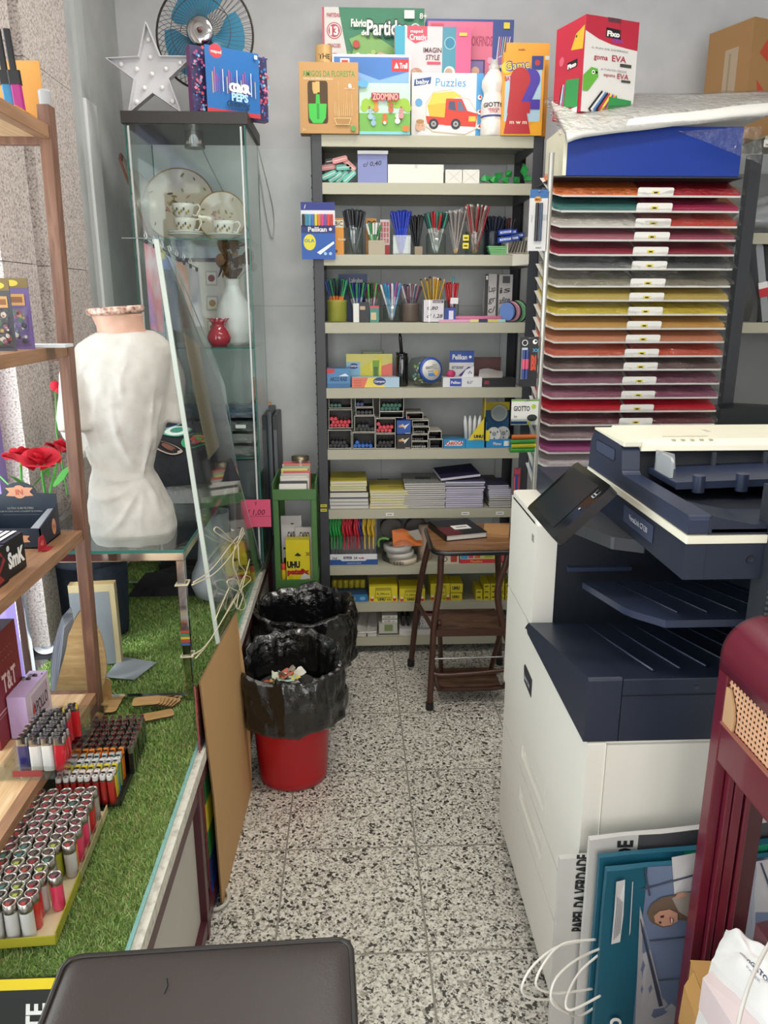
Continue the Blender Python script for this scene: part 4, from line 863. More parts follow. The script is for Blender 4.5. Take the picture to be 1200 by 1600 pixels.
def lighter(body, top, kind, h=.074, r=.0115, hood=None):
    """one pocket lighter as a single small mesh"""
    mb = MB(); B = mat(body,.12, trans=.0, coat=.6, kind='lighter'); M_ = mat('#a8a49d',.3,1., kind='lighter_metal')
    if kind == 'round':
        mb.lathe([(0,0),(r*.93,0),(r,.003),(r, h*.72)], B, n=12); mb.lathe([(r*1.02, h*.72),(r*1.04, h*.76),(r*1.02, h*.96),(r*.86, h*.97),(r*.80, h*.91)], M_, n=14); mb.cyl((0,0, h*.88),(0,0, h*.92), r*.82, mat(top,.4, kind='lighter_core'), n=12)
        mb.cyl((-.005,.0, h*.93),(.005,.0, h*.93),.0048, mat('#5d5a57',.4,.8), n=8); mb.box(-.0035,-.0105, h*.84,.0035,-.0035, h*.985, mat(top,.35))
    else:
        mb.prism(rrect(-.012,-.0062,.012,.0062,.006,3),0, h*.74, B); mb.prism(rrect(-.0118,-.006,.0118,.006,.0055,3), h*.74, h*.80, M_)
        mb.prism(rrect(-.0115,-.0058,.0015,.0058,.005,3), h*.80, h*.93, mat(hood,.3) if hood else M_); mb.cyl((.0035,-.0035, h*.91),(.0035,.0035, h*.91),.0042, mat('#3a3836',.4,.6), n=8)
        w2 = .0122 if hood else .0105; mb.prism(rrect(.0040 if hood else .0065,-.0055 if hood else -.0035, w2,.0055 if hood else .0035,.002,2), h*.76, h*.97 if hood else h*.94, mat(top,.3))
        mb.cyl((-.005,0, h*.93),(-.005,0, h*.932),.0025, BLACK, n=6)
    return mb
def set_lighters(spots, body, top, kind, label, group, h=.074, r=.0115, rz=0., hood=None):
    first = None
    for x, y, z in spots:
        rr_ = (rnd.uniform(-.02,.02), rnd.uniform(-.02,.02), rz+rnd.uniform(-.15,.15))
        if first is None: first = lighter(body, top, kind, h, r, hood).build('lighter', loc=(x, y, z), rot=rr_, label=label, cat='lighter', group=group)
        else: dup(first,(x, y, z), rr_)
# ---- tray of round see-through lighters on the grass
TH = math.atan2(P(218,1150, z=PLAT_Z).x-P(92,1478, z=PLAT_Z).x, P(218,1150, z=PLAT_Z).y-P(92,1478, z=PLAT_Z).y)
O = P(88,1476, z=PLAT_Z); ax = Vector((math.cos(TH),-math.sin(TH),0)); ay = Vector((math.sin(TH), math.cos(TH),0))
L1 = (P(178,1285, z=PLAT_Z)-O).length+.03
GZ = PLAT_Z+.004
tr = thing('lighter_tray', 'clear tray with yellow rim full of round see-through lighters on the grass', 'tray',(O.x, O.y, GZ),(0,0,-TH))
MB().box(-.235,0,0,0, L1,.003, mat('#d7c8a4',.2, coat=.5)).build('tray_floor', parent=tr)
YE = mat('#a9a333',.25, coat=.5, kind='yellow_rim'); mb = MB(); mb.box(-.235,-.002,-.002,0,0,.016, YE); mb.box(0,0,0,.002, L1*.42,.022, YE); mb.box(0, L1*.42,0,.002, L1,.018, mat('#c9b98c',.25)); mb.build('tray_rim', parent=tr)
mb = MB(); mb.box(-.002,.14,.0,.004,.30,.028, JARG); mb.build('clear_side', parent=tr)
SX_, SY_ = .0262,(L1-.02)/16
pal = {'clear': ('#c9c9c6', '#9a3b3b', 'frosted clear'), 'pink': ('#e0426a', '#7a3a4a', 'pink'), 'red': ('#c22a30', '#8a2a30', 'red'), 'green': ('#b9c23a', '#8f9a3a', 'yellow green'), 'orange': ('#e8813a', '#7a4a3a', 'orange'), 'teal': ('#b7c2c0', '#3f6a62', 'pale grey'), 'smoke': ('#a29a94', '#5a4a44', 'smoke grey')}
rr = random.Random(11); spots = {k: [] for k in pal}
for j in range(16):
    for i in range(8):
        if j in (2,3,4,5,6) and i == 0 and j not in (3,): continue
        if j in (0,1) and i == 0: continue
        key = 'clear' if j < 1 else rr.choices(list(pal),[5,2,2,2,1,3,2])[0]
        if j >= 9 and rr.random() < .5: key = 'red' if j > 11 else 'pink'
        if (j, i) == (3,0): key = 'pink'
        if (j, i) == (8,0): key = 'orange'
        if (j, i) in ((10,0),(11,0)): key = 'pink'
        if (j, i) in ((4,1),(7,1)): key = 'green'
        p = O+ax*(-.017-SX_*i-(.0 if j % 2 else .004))+ay*(.016+SY_*j); spots[key].append((p.x, p.y, GZ+.004))
for k,(b, tp, nm) in pal.items(): set_lighters(spots[k], b, tp, 'round', '%s round lighter standing in the yellow rimmed tray' % nm, '%s round lighters in the yellow rimmed tray' % nm, rz=-TH)
# ---- second tray of oval lighters behind it
O2 = P(180,1262, z=PLAT_Z); E2 = P(222,1160, z=PLAT_Z); L2 = (E2-O2).length+.02
tr = thing('lighter_tray', 'black edged tray of flat coloured lighters behind the yellow rimmed tray', 'tray',(O2.x+.012, O2.y, GZ),(0,0,-TH))
mb = MB(); mb.box(-.21,0,0,0, L2,.003, BLKPL); mb.build('tray_floor', parent=tr)
mb = MB(); mb.box(0,0,0,.002, L2,.014, BLKPL); mb.box(-.21, L2-.002,0,0, L2,.014, BLKPL); mb.box(-.21,-.002,0,0,0,.014, JARG); mb.build('tray_rim', parent=tr)
rows = [('#b8322f', '#e7d9d6', 'red'),('#d9c62a', '#dcca30', 'yellow'),('#4f8fae', '#d8dfe2', 'blue'),('#7f9a4a', '#a9c0c4', 'green'),('#dd7a28', '#e0822c', 'orange')]
n2 = 5+7; dy = (L2-.02)/n2
for j,(b, tp, nm) in enumerate(rows):
    s_ = [tuple(O2+ax*(-.006-.0155*i)+ay*(.014+dy*j*1.0)+Vector((0,0,.0075))) for i in range(8)]
    set_lighters(s_, b, tp, 'oval', '%s flat lighter in the %s row of the black edged tray' % (nm,('front', 'second', 'third', 'fourth', 'fifth')[j]), '%s lighters in one row of the black edged tray' % nm, rz=PI/2-TH, hood='#dd7a28' if j == 4 else '#d9d8d4')
s_ = []
for j in range(5, n2):
    for i in range(7): s_.append(tuple(O2+ax*(.012-.0175*i)+ay*(.014+dy*j)+Vector((0,0,.0075))))
set_lighters(s_, '#1a1a1d', '#b5323c', 'oval', 'black flat lighter with red button at the back of the black edged tray', 'black lighters with red buttons', rz=PI/2-TH)
# ---- clear stand of lighters on the lowest shelf board
a = uv_side(120,1170, UX-.02); b = uv_side(55,1250, UX-.02)
y0, y1 = P(60,1232, z=ZL).y, P(132,1130, z=ZL).y
LS = P(106,1204, z=ZL); t = thing('lighter_stand', 'clear plastic counter stand of lighters at the edge of the lowest shelf board', 'stand',(LS.x-.150, LS.y-.03, ZL))
mb = MB(); mb.box(0,0,0,.155,.30,.003, JARG); mb.box(0,0,.003,.155,.002,.03, JARG); mb.box(.153,0,.003,.155,.30,.03, JARG)
mb.box(.05,-.0008,.008,.11,-.0002,.022, mat('#8f3a3c',.4)); mb.build('stand_shell', parent=t)
sp = {'w': [], 'r': [], 'b': []}
for j in range(8):
    for i in range(4):
        x = LS.x-.012-.025*i; y = LS.y+.0165*j
        if i == 0 and j > 2: continue
        sp['r' if i == 0 or (j > 5) else ('w' if (i+j) % 3 else 'b')].append((x, y, ZL+.004))
set_lighters(sp['w'], '#d5d4d0', '#8f8f90', 'oval', 'white flat lighter in the clear counter stand', 'white lighters in the clear stand', h=.08)
set_lighters(sp['b'], '#2e2f66', '#8f8f90', 'oval', 'dark blue flat lighter in the clear counter stand', 'dark blue lighters in the clear stand', h=.08)
set_lighters(sp['r'], '#b8222e', '#9a8f8c', 'oval', 'red flat lighter in the clear counter stand', 'red lighters in the clear stand', h=.08)
q = P(100,1165, z=ZL)
LQ = P(98,1157, z=ZL+.004); set_lighters([(LQ.x, LQ.y, ZL+.004),(LQ.x+.024, LQ.y+.02, ZL+.004)], '#c4252c', '#c8a83a', 'oval', 'larger red lighter standing apart behind the clear stand', 'larger red lighters behind the stand', h=.085)
q = P(50,1055, y=1.70)
set_lighters([(q.x+.0*i-.012*(i % 2)+.012*(i//2),1.665+.014*(i//2), ZL) for i in range(3)], '#d8541f', '#55403a', 'oval', 'tall orange lighter behind the lilac box', 'orange lighters behind the lilac box', h=.115)
set_lighters([(q.x+.022,1.69, ZL)], '#b5203a', '#55403a', 'oval', 'tall crimson lighter beside the orange ones behind the lilac box', None, h=.11)
def inside(f):
    emblem(f,.75,.4,.028)
q = P(44,1180, x=UX-.16)
shopbox('brown_box', 'brown open box with IN emblem at the front of the lowest shelf board', UX-.30,1.02, ZL,.155,.235,.085, mat('#4a3328',.45), spaint=inside, top=mat('#6b5648',.6))
# ================================================================ big metal shelf against the back wall
SY, SD = 3.20,.36
XL, XR = P(504,600, y=SY).x, P(806,600, y=SY).x
XL = (P(504,290, y=SY).x+P(517,990, y=SY).x)/2; XR = (P(828,290, y=SY).x+P(800,990, y=SY).x)/2
LIP = [211.5,286,398,504,606,702,795,883,941,994]
ZS = [P(660, v, y=SY).z for v in LIP]
shelf = thing('metal_shelf', 'tall metal shelf unit with dark posts and cream boards against the back wall', 'shelf unit',(XL, SY,0))
sw_ = XR-XL
for x, s in ((0,-1),(sw_,1)):
    for y, t_ in ((0,1),(SD,-1)):
        mb = MB(); mb.box(min(x, x+s*.040), min(y, y+t_*.003),0, max(x, x+s*.040), max(y, y+t_*.003), ZS[0]+.0, GREYP)
        mb.box(min(x+s*.038, x+s*.041), min(y, y+t_*.04),0, max(x+s*.038, x+s*.041), max(y, y+t_*.04), ZS[0], GREYP)
        if y == 0:
            for k in range(48): mb.cyl((x+s*.0405,.018,.04+.042*k),(x+s*.0435,.018,.04+.042*k),.0045, mat('#222428',.5), n=6)
        mb.build('post', parent=shelf)
for i, z in enumerate(ZS):
    mb = MB(); mb.box(0,0, z-.003, sw_, SD, z, CREAM); mb.box(0,-.001, z-.042, sw_,.002, z, CREAM); mb.box(0, SD-.003, z-.042, sw_, SD, z, mat('#8b8b80',.5)); mb.box(0,0, z-.042, sw_,.012, z-.040, CREAM)
    mb.box(0, SD*.5-.01, z-.02, sw_, SD*.5+.01, z-.003, mat('#77786f',.5))
    mb.build('shelf_board', parent=shelf, bevel=.001)
for s, x in ((0,-.012),(1, sw_+.0)):
    for z in ZS[:-1]: MB().box(x,.01, z-.045, x+.012, SD, z-.002, mat('#55575a',.5)).build('side_brace', parent=shelf)
for u in (609,727,781):
    m_ = MB(); a = P(u,802, y=SY).x-XL; m_.box(a-.017,-.0022, ZS[6]-.030, a+.017,-.0015, ZS[6]-.016, WHITE); m_.box(a-.012,-.0025, ZS[6]-.025, a+.01,-.0023, ZS[6]-.021, mat('#8f8f8c',.6)); m_.build('price_tag', parent=shelf)
for v in (790,797):
    a = P(507, v, y=SY); m_ = MB(); m_.box(a.x-XL-.017,-.0025, a.z-.006, a.x-XL+.010,-.001, a.z+.006, mat('#dcd040',.5)); m_.box(a.x-XL-.013,-.003, a.z-.001, a.x-XL+.006,-.0026, a.z+.002, BLACK); m_.build('yellow_tag', parent=shelf)
def Z(r): return ZS[r]+.0008
def X(u, r, Y=SY+.03): return P(u, LIP[r]-15, y=Y).x
C = lambda h, r=.45: mat(h, r)
# ---------------------------------------------------------------- on top
def p_fabrica(f):
    f.rect(.08,0,1,1, C('#2f7f5e')); f.poly([(0,0),(.2,0),(.26,.3),(.2,.7),(.16,1),(0,1)], C('#d9d6d2')); f.poly([(.0,0),(.02,0),(.02,1),(0,1)], C('#c8525c'))
    for b in (.72,.35,.02): f.disc(.115, b,.030, C('#b83a52')); f.disc(.115, b,.0265, C('#d9d6d2')); f.disc(.115, b,.023, C('#b83a52'))
    f.text('13',.115,.67,.10, WHITE, bold=.05, align='c'); f.text('30',.115,.30,.10, WHITE, bold=.05, align='c'); f.text('PARTIDAS',.045,.88,.05, C('#b83a52'), width=.13); f.text('CRIACOES',.045,.52,.045, C('#b83a52'), width=.13)
    f.poly([(.22,0),(.30,.5),(.26,.62),(.45,.72),(.70,.52),(1,.6),(1,0)], C('#7fae62')); 
    rr = random.Random(1)
    for k in range(34): f.disc(rr.uniform(.25,.95), rr.uniform(.02,.5), rr.uniform(.004,.012), C(rr.choice(['#c8b48a', '#86a94e', '#e0d8c8', '#5d8f4f', '#a9c46a'])), n=8)
    f.poly([(.50,.20),(.56,.34),(.72,.30),(.74,.40),(.56,.46),(.50,.40)], C('#d9a98a')); f.poly([(.55,.22),(.80,.26),(.95,.1),(1,.1),(1,.5),(.85,.5),(.72,.42)], C('#3a5590'))
    for k in range(4): f.poly([(.44,.26+.05*k),(.56,.30+.03*k),(.56,.33+.03*k),(.44,.29+.05*k)], C('#dbb096'))
    f.disc(.33,.55,.014, C('#b8433a')); f.text('Fabrica',.28,.76,.09, WHITE, bold=.04, width=.16); f.text('de',.38,.66,.06, WHITE, bold=.04); f.text('Partidas',.43,.66,.19, C('#184a38'), bold=.09, width=.41); f.text('Partidas',.435,.665,.18, WHITE, bold=.03, width=.40)
    f.disc(.91,.74,.020, C('#c9d9d6')); f.disc(.91,.74,.015, C('#b25a66')); f.rect(.80,.86,.90,.96, WHITE); f.text('8+',.95,.86,.07, WHITE)
carton('craft_kit_box', 'large green and white Partidas craft box standing behind the others on top of the shelf', 'box',(505,12,662,210),3.46,.07, C('#d8d8d4'), z0=Z(0), paint=lambda f: p_fabrica(Face(f.mb, f.o+f.v*(f.h*.42), f.u, f.v, f.w, f.h*.58)) or None, side=C('#c9cac6'))
def p_book(f):
    f.rect(0,0,1,1, C('#3c4f8e')); f.rect(.02,.0,.76,.97, C('#d8708c')); f.text('BOOKFINDS',.44,.66,.13, C('#a33a5c'), bold=.02, width=.32); f.text('maped',.07,.84,.05, C('#b83a52')); f.rect(.05,.80,.2,.94, C('#c94a62')); f.poly([(.36,.7),(.40,.84),(.44,.7)], C('#a33a5c'))
    f.rect(.46,.14,.68,.48, C('#453a6a')); f.rect(.48,.18,.66,.46, C('#7f6fa8')); f.disc(.57,.33,.016, C('#d8ae94')); f.poly([(.49,.18),(.65,.18),(.63,.26),(.52,.26)], C('#8fc0b0')); f.rect(.47,.02,.62,.10, C('#c23a72')); f.disc(.74,.47,.012, C('#e0a0b8'))
    for k in range(6): f.poly([(.80+.02*k,.4),(.83+.025*k,.78),(.84+.025*k,.78),(.815+.02*k,.4)], C(['#d8d0e0', '#e0708a', '#8fb8d8', '#e0c05a', '#b88ad0', '#d8d0e0'][k]))
    f.disc(.87,.45,.022, C('#dad6e2')); f.poly([(.83,.4),(.92,.44),(.9,.54),(.82,.5)], C('#9a6aa8')); f.rect(.88,.88,.95,.96, C('#ddc948'))
carton('bookmark_kit_box', 'pink and blue Bookfinds craft box behind at the right on top of the shelf', 'box',(665,30,800,210),3.40,.05, C('#3c4f8e'), z0=Z(0), paint=lambda f: p_book(Face(f.mb, f.o+f.v*(f.h*.40), f.u, f.v, f.w, f.h*.60)))
def p_creativ(f):
    f.rect(0,0,.13,1, C('#3a9fba')); f.rect(.13,0,.80,1, C('#dfc9cc')); f.rect(.80,0,1,1, C('#d8608c')); f.rect(.62,0,.80,1, C('#4a8fa4')); f.disc(.72,.75,.022, C('#9fc3c8')); f.disc(.72,.75,.019, C('#2f7fa0')); f.disc(.72,.30,.022, C('#dfd6d2')); f.disc(.71,.30,.015, C('#b89a8a'))
    f.poly([(.16,1),(.16,.82),(.26,.74),(.42,.80),(.42,1)], C('#d84a62')); f.text('maped',.20,.90,.05, WHITE, width=.16); f.text('Creativ',.19,.79,.09, WHITE, bold=.02, width=.22); f.text('IMAGIN',.37,.60,.08, C('#4a4448'), width=.24); f.text('STYLE',.40,.49,.08, C('#4a4448'), width=.18, shear=.15); f.rect(.42,.42,.60,.46, C('#c94a62'))
    f.disc(.28,.24,.028, C('#b58a78')); f.poly([(.13,0),(.13,.28),(.25,.34),(.4,.2),(.42,0)], C('#caa493')); f.disc(.52,.08,.022, C('#8a6a7a')); f.disc(.52,.08,.018, C('#d9c9cc')); f.rect(.84,.86,.94,.91, C('#e0c84a'))
carton('style_kit_box', 'white and pink Creativ craft box with blue spine on top of the shelf', 'box',(617,41,735,210),3.345,.045, C('#d9c9cc'), z0=Z(0), paint=lambda f: p_creativ(Face(f.mb, f.o+f.v*(f.h*.45), f.u, f.v, f.w, f.h*.55)), rz=.02)
q = P(505,208, y=3.30)
mb = MB(); mb.lathe([(0,0),(.032,0),(.032, P(505,73, y=3.3).z-Z(0)),(.028, P(505,73, y=3.3).z-Z(0)),(.028,.05)], wood('bamboo', '#b08a58', '#c4a06a', '#d2b27e', stretch=(8,8,.6)), n=28)
for k, s in enumerate(('THE', 'YEAR')):
    vs, fs, x0, x1, y0, y1 = text_mesh(s,.02); sc2 = .018/.73
    mb.add([(.0324*math.sin((x-(x0+x1)/2)*sc2/.0324+.1),-.0324*math.cos((x-(x0+x1)/2)*sc2/.0324+.1),.275-.028*k+y*sc2) for x, y, z in vs], fs, C('#3a2a1c'))
mb.build('bamboo_tube', loc=(P(506,100, y=3.3).x,3.30, Z(0)), label='bamboo tube engraved with dark lettering behind the kraft box', cat='container')
def p_trefl(f):
    f.rect(0,0,1,1, C('#e6e6e6')); f.rect(.02,0,.98,.97, C('#3f73b8')); f.poly([(.02,.72),(.3,.80),(.6,.70),(.98,.80),(.98,.3),(.02,.3)], C('#7fa8d8')); f.rect(.76,.80,.98,.95, C('#c8303a')); f.text('Trefl',.86,.84,.065, WHITE, bold=.03, width=.10); f.poly([(.79,.84),(.82,.91),(.85,.84)], WHITE)
    f.rect(.10,.82,.22,.95, C('#c9ccd8')); f.rect(.12,.90,.20,.93, C('#b8433a')); f.rect(.42,.40,.92,.62, C('#a9c9c0')); f.disc(.52,.53,.012, C('#d8a97a')); f.disc(.52,.56,.012, C('#3a5f3a'), rb=.007); f.rect(.47,.40,.57,.48, C('#6aa83a')); f.rect(.64,.46,.88,.56, C('#d8d4b0')); f.text('24',.9,.5,.05, WHITE)
carton('puzzle_box', 'blue jigsaw box with red corner logo behind the animal domino box', 'box',(520,85,641,210),3.27,.04, C('#e6e6e6'), z0=Z(0), paint=p_trefl)
def p_amigos(f):
    f.rect(0,0,1,1, C('#b98f5c',.7)); f.text('AMIGOS DA FLORESTA',.06,.80,.085, C('#3f8a3a'), bold=.01, width=.88); f.text('TEMOS UMA SEMENTE E BRINCA',.07,.755,.028, C('#e0d2b4'), width=.5)
    f.poly([(f.mb and a, b) for a, b in [(.14+.34*x,.14+.60*y) for x, y in rrect(0,0,1,1,.10)]], C('#4b3a24',.7))
    f.poly([(.24,.56),(.30,.56),(.33,.62),(.33,.72),(.22,.72),(.22,.62)], C('#c9a25e')); f.rect(.275,.58,.345,.73, C('#cfa864')); f.poly([(.27,.40),(.35,.40),(.34,.55),(.28,.55)], C('#35b03a')); f.poly([(.15,.42),(.27,.42),(.31,.38),(.35,.42),(.46,.42),(.44,.22),(.38,.145),(.22,.145),(.16,.22)], C('#3db843')); f.poly([(.29,.2),(.33,.2),(.33,.42),(.29,.42)], C('#2a8f34'))
    f.text('a',.83,.65,.075, WHITE, bold=.06); f.text('wwwwwww',.76,.63,.015, C('#e0d2b4'), width=.18)
    L_ = C('#d6bd8c')
    for a, b, c, d in ((.66,.2,.665,.74),(.8,.35,.805,.6),(.56,.12,.9,.125),(.60,.25,.605,.45),(.88,.35,.885,.55)): f.rect(a, b, c, d, L_)
    for k in range(9): f.poly([(.60+.035*k,.25),(.61+.035*k,.25),(.58+.04*k,.44+.03*(k % 3))], L_)
    f.poly([(.62,.12),(.84,.12),(.88,.22),(.58,.22)], L_); f.poly([(.63,.13),(.83,.13),(.865,.21),(.595,.21)], C('#a9814f',.7)); f.disc(.91,.07,.010, C('#5a9a4a')); f.text('3+',.04,.03,.04, L_)
carton('garden_kit_box', 'kraft Amigos da Floresta box with green toy shovel in its window', 'box',(468,97,560,209),3.185,.06, C('#b98f5c',.7), z0=Z(0), paint=p_amigos, side=C('#9c7748',.7))
def p_zoo(f):
    f.rect(0,0,1,1, C('#b8d8c8')); f.rect(0,0,1,.42, C('#6faa4a')); f.rect(0,0,1,.06, C('#7fc3c9'))
    for a, b, r in ((.14,.60,.018),(.28,.66,.016),(.10,.52,.014),(.74,.62,.018),(.88,.60,.020),(.95,.52,.014),(.62,.6,.014),(.25,.56,.014)): f.disc(a, b, r, C('#93b83a'))
    for a in (.2,.82): f.rect(a-.015,.3, a+.02,.55, C('#8a6a3a'))
    for a, b, c in ((.33,.50, '#e0883a'),(.50,.26, '#d8682f'),(.28,.22, '#8ab0c4'),(.62,.48, '#b8603a'),(.75,.26, '#dcd4d8'),(.22,.34, '#9ab8c4'),(.82,.36, '#c98a8a')):
        f.disc(a, b,.010, C(c)); f.disc(a, b+.10,.0085, C(c)); f.disc(a-.02, b+.11,.0014, BLACK, n=6); f.disc(a+.02, b+.11,.0014, BLACK, n=6)
    f.disc(.50,.22,.006, C('#e8d8b8')); f.rect(.24,.68,.78,.80, C('#8a2f4a')); f.text('ZOOMINO',.26,.66,.14, C('#d8405a'), bold=.07, width=.50); f.text('ZOOMINO',.265,.67,.125, C('#f0b8a0'), bold=.015, width=.49)
    f.disc(.08,.97,.02, C('#5aa0c8'), rb=.012); f.rect(.85,.06,.97,.16, C('#d8763a'))
carton('domino_box', 'pale green Zoomino animal domino box in front of the blue jigsaw box', 'box',(561,130,641,208),3.195,.05, C('#cfe0d6'), z0=Z(0), paint=p_zoo)
def p_baby(f):
    f.rect(0,0,1,1, C('#dfdddb')); f.rect(.90,.0,1,1, C('#4f9bd0')); f.rect(.28,0,1,.05, C('#4f7fc0')); f.disc(1.0,.9,.014, C('#4f9bd0'))
    f.poly([(.03,.80),(.26,.84),(.27,.94),(.04,.90)], C('#2a4a88')); f.text('baby',.06,.83,.07, WHITE, bold=.02, width=.18, rot=.05); f.text('Puzzles',.33,.80,.13, C('#4f9bd0'), bold=.0, width=.42)
    f.disc(.10,.56,.014, C('#62a5d4'))
    f.poly([(.20,.20),(.30,.12),(.75,.08),(.93,.18),(.92,.42),(.80,.62),(.62,.66),(.55,.76),(.30,.72),(.20,.55)], C('#c9b79a')); f.poly([(.205,.215),(.30,.135),(.75,.095),(.92,.19),(.91,.41),(.79,.61),(.62,.645),(.55,.745),(.31,.705),(.21,.545)], C('#e6e4e0'))
    Yt = C('#d8b23a'); Rt = C('#cc3a2a')
    f.poly([(.22,.52),(.50,.56),(.50,.30),(.26,.30)], Yt); f.poly([(.22,.52),(.30,.70),(.58,.73),(.70,.66),(.50,.60),(.50,.56)], C('#e2c552')); f.poly([(.20,.36),(.90,.30),(.90,.20),(.22,.24)], Rt)
    f.poly([(.46,.30),(.48,.62),(.70,.62),(.78,.44),(.92,.40),(.90,.20),(.46,.22)], Rt); f.poly([(.51,.46),(.52,.58),(.60,.58),(.62,.44)], C('#4a4f6a')); f.poly([(.64,.44),(.64,.58),(.69,.58),(.75,.44)], C('#5f6a86')); f.poly([(.80,.28),(.90,.28),(.90,.36),(.80,.36)], C('#d8b84a'))
    for a in (.31,.62): f.disc(a,.24,.019, C('#2c2c34')); f.disc(a,.24,.010, C('#a9adb4')); f.disc(a,.24,.005, C('#6a4a4a'))
    for b in (.64,.42,.2): f.disc(.95, b,.009, C('#dfe4e8')); f.poly([(.93, b),(.97, b-.02),(.96, b+.04)], Rt)
    f.disc(.12,.20,.018, C('#d8ab8a')); f.disc(.12,.27,.016, C('#b98a5a'), rb=.008); f.poly([(.05,0),(.22,0),(.26,.10),(.15,.14),(.08,.10)], C('#d9dde2')); f.disc(.10,.21,.0015, BLACK); f.disc(.15,.21,.0015, BLACK)
carton('baby_puzzle_box', 'white baby puzzles box with a red and yellow dump truck', 'box',(643,114,755,209),3.29,.04, C('#dfdddb'), z0=Z(0), paint=p_baby)
def p_game(f):
    f.rect(0,0,1,1, C('#e09a2f')); f.poly([(.06,.17),(.94,.17),(.94,.80),(.06,.72)], C('#a9c8d8')); f.poly([(0,0),(1,0),(1,.20),(.3,.02)], C('#e8a52a'))
    f.disc(.08,.82,.02, C('#e0c23a')); f.text('Game',.04,.78,.11, C('#2a4fa0'), bold=.07, width=.62, rot=.10); f.text('Game',.045,.785,.10, C('#e0c23a'), bold=.01, width=.60, rot=.10); f.text('BATTLESHIP',.05,.66,.055, C('#c0382f'), bold=.03, width=.50, rot=.10); f.rect(.68,.80,.96,.96, C('#2a3f80')); f.disc(.82,.88,.010, C('#b8303a'))
    def nm2(dx, dy, m, s=1.0): f.poly([(dx+.10*s, dy+.46*s),(dx+.10*s, dy+.56*s)]+[(dx+s*(.32+.22*math.cos(a)), dy+s*(.56+.13*math.sin(a))) for a in [PI-.1-k*(PI*1.2)/12 for k in range(13)]]+[(dx+.36*s, dy+.32*s),(dx+.56*s, dy+.32*s),(dx+.56*s, dy+.20*s),(dx+.06*s, dy+.20*s)], m)
    nm2(.36,.12, C('#4a3aa0')); nm2(.06,.05, C('#b02a30'),1.12); f.poly([(.06,.02),(.72,.02),(.60,.3),(.15,.3)], C('#b02a30')); f.disc(.38,.66,.020, C('#b02a30'), rb=.026); f.text('m w m',.2,.14,.05, C('#e8dcc8'), width=.42)
carton('game_box', 'orange game box with big red and violet figures on top of the shelf', 'box',(785,82,849,210),3.19,.04, C('#d9922f'), z0=Z(0), paint=p_game, side=C('#e0a04a'), rz=.0)
def p_orange(f): f.rect(0,0,1,1, C('#e8a03a')); f.rect(.0,.83,1,.87, C('#dcdcd8')); f.text('molin',.28,.92,.025, C('#5a2a1a'), bold=.02)
carton('orange_folder', 'orange sheet pack with white stripe behind the game box', 'box',(789,67,856,210),3.25,.012, C('#e8a03a'), z0=Z(0), paint=p_orange)
q = P(769,212, y=3.16); gb = thing('glue_bottle', 'white plastic bottle of glue with blue and red label standing before the puzzle box', 'bottle',(q.x,3.222, Z(0))); gb.location.y = 3.215
gb.location = (P(769,200, y=3.243).x,3.243, Z(0)); hb = P(769,94, y=3.24).z-Z(0); r = .0245*1.9
GW2 = mat('#dedcd6',.3, coat=.4, kind='white_plastic'); mb = MB(); r = .0455
prof = [(0,0),(r*.9,0),(r,.006),(r, hb*.20),(r*.94, hb*.22),(r, hb*.24),(r, hb*.44),(r*.97, hb*.47),(r*.82, hb*.54),(r*.80, hb*.58),(r, hb*.66),(r*.98, hb*.74),(r*.70, hb*.82),(r*.46, hb*.87),(r*.42, hb*.88)]
mb.lathe(prof, GW2, n=32); mb.build('bottle_body', parent=gb)
MB().lathe([(r*.46, hb*.87),(r*.46, hb*.93),(r*.34, hb*.94),(r*.30, hb),(0, hb)], mat('#b9bab8',.3, kind='cap'), n=24).build('bottle_cap', parent=gb)
mb = MB(); mb.lathe([(r*1.012, hb*.25),(r*1.012, hb*.435)], mat('#d9d4d2',.4), n=32); mb.capl = False
mb.lathe([(r*1.02, hb*.25),(r*1.02, hb*.275)], mat('#28458f',.4), n=32)
for s, b, hh_, c in (('GIOTTO',.375,.016, '#3a2a2a'),('VINILICA',.33,.008, '#b8404a'),('COLA',.30,.008, '#b8404a')):
    vs, fs, x0, x1, y0, y1 = text_mesh(s,.03); sc2 = hh_/.73
    mb.add([((r*1.03)*math.sin((x-(x0+x1)/2)*sc2/r-.1),-(r*1.03)*math.cos((x-(x0+x1)/2)*sc2/r-.1), hb*b+y*sc2) for x, y, z in vs], fs, mat(c,.4))
mb.build('bottle_label', parent=gb)
# ---------------------------------------------------------------- small stationery builders
def pen(kind, c1, c2, L=.145, r=.0042):
    mb = MB(); A, B_ = mat(c1,.3, kind='pen'), mat(c2,.35, kind='pen')
    if kind == 'ball': mb.lathe([(0,0),(.0012,.001),(r*.8,.012),(r,.02),(r, L*.66)], A, n=8); mb.lathe([(r*1.15, L*.62),(r*1.2, L*.97),(r*.7, L),(0, L)], B_, n=8); mb.box(-.0012,-r*1.9, L*.64,.0012,-r*1.2, L*.95, B_)
    elif kind == 'pencil': mb.lathe([(0,0),(.0008,.001),(r,.016)], C('#c9a878'), n=6); mb.lathe([(r,.016),(r, L*.955)], A, n=6); mb.lathe([(r, L*.955),(r, L),(0, L)], B_, n=6)
    else: mb.lathe([(0,0),(r*.9,0),(r,.004),(r, L*.62)], A, n=8); mb.lathe([(r*1.12, L*.60),(r*1.12, L*.98),(r*.8, L),(0, L)], B_, n=8)
    return mb
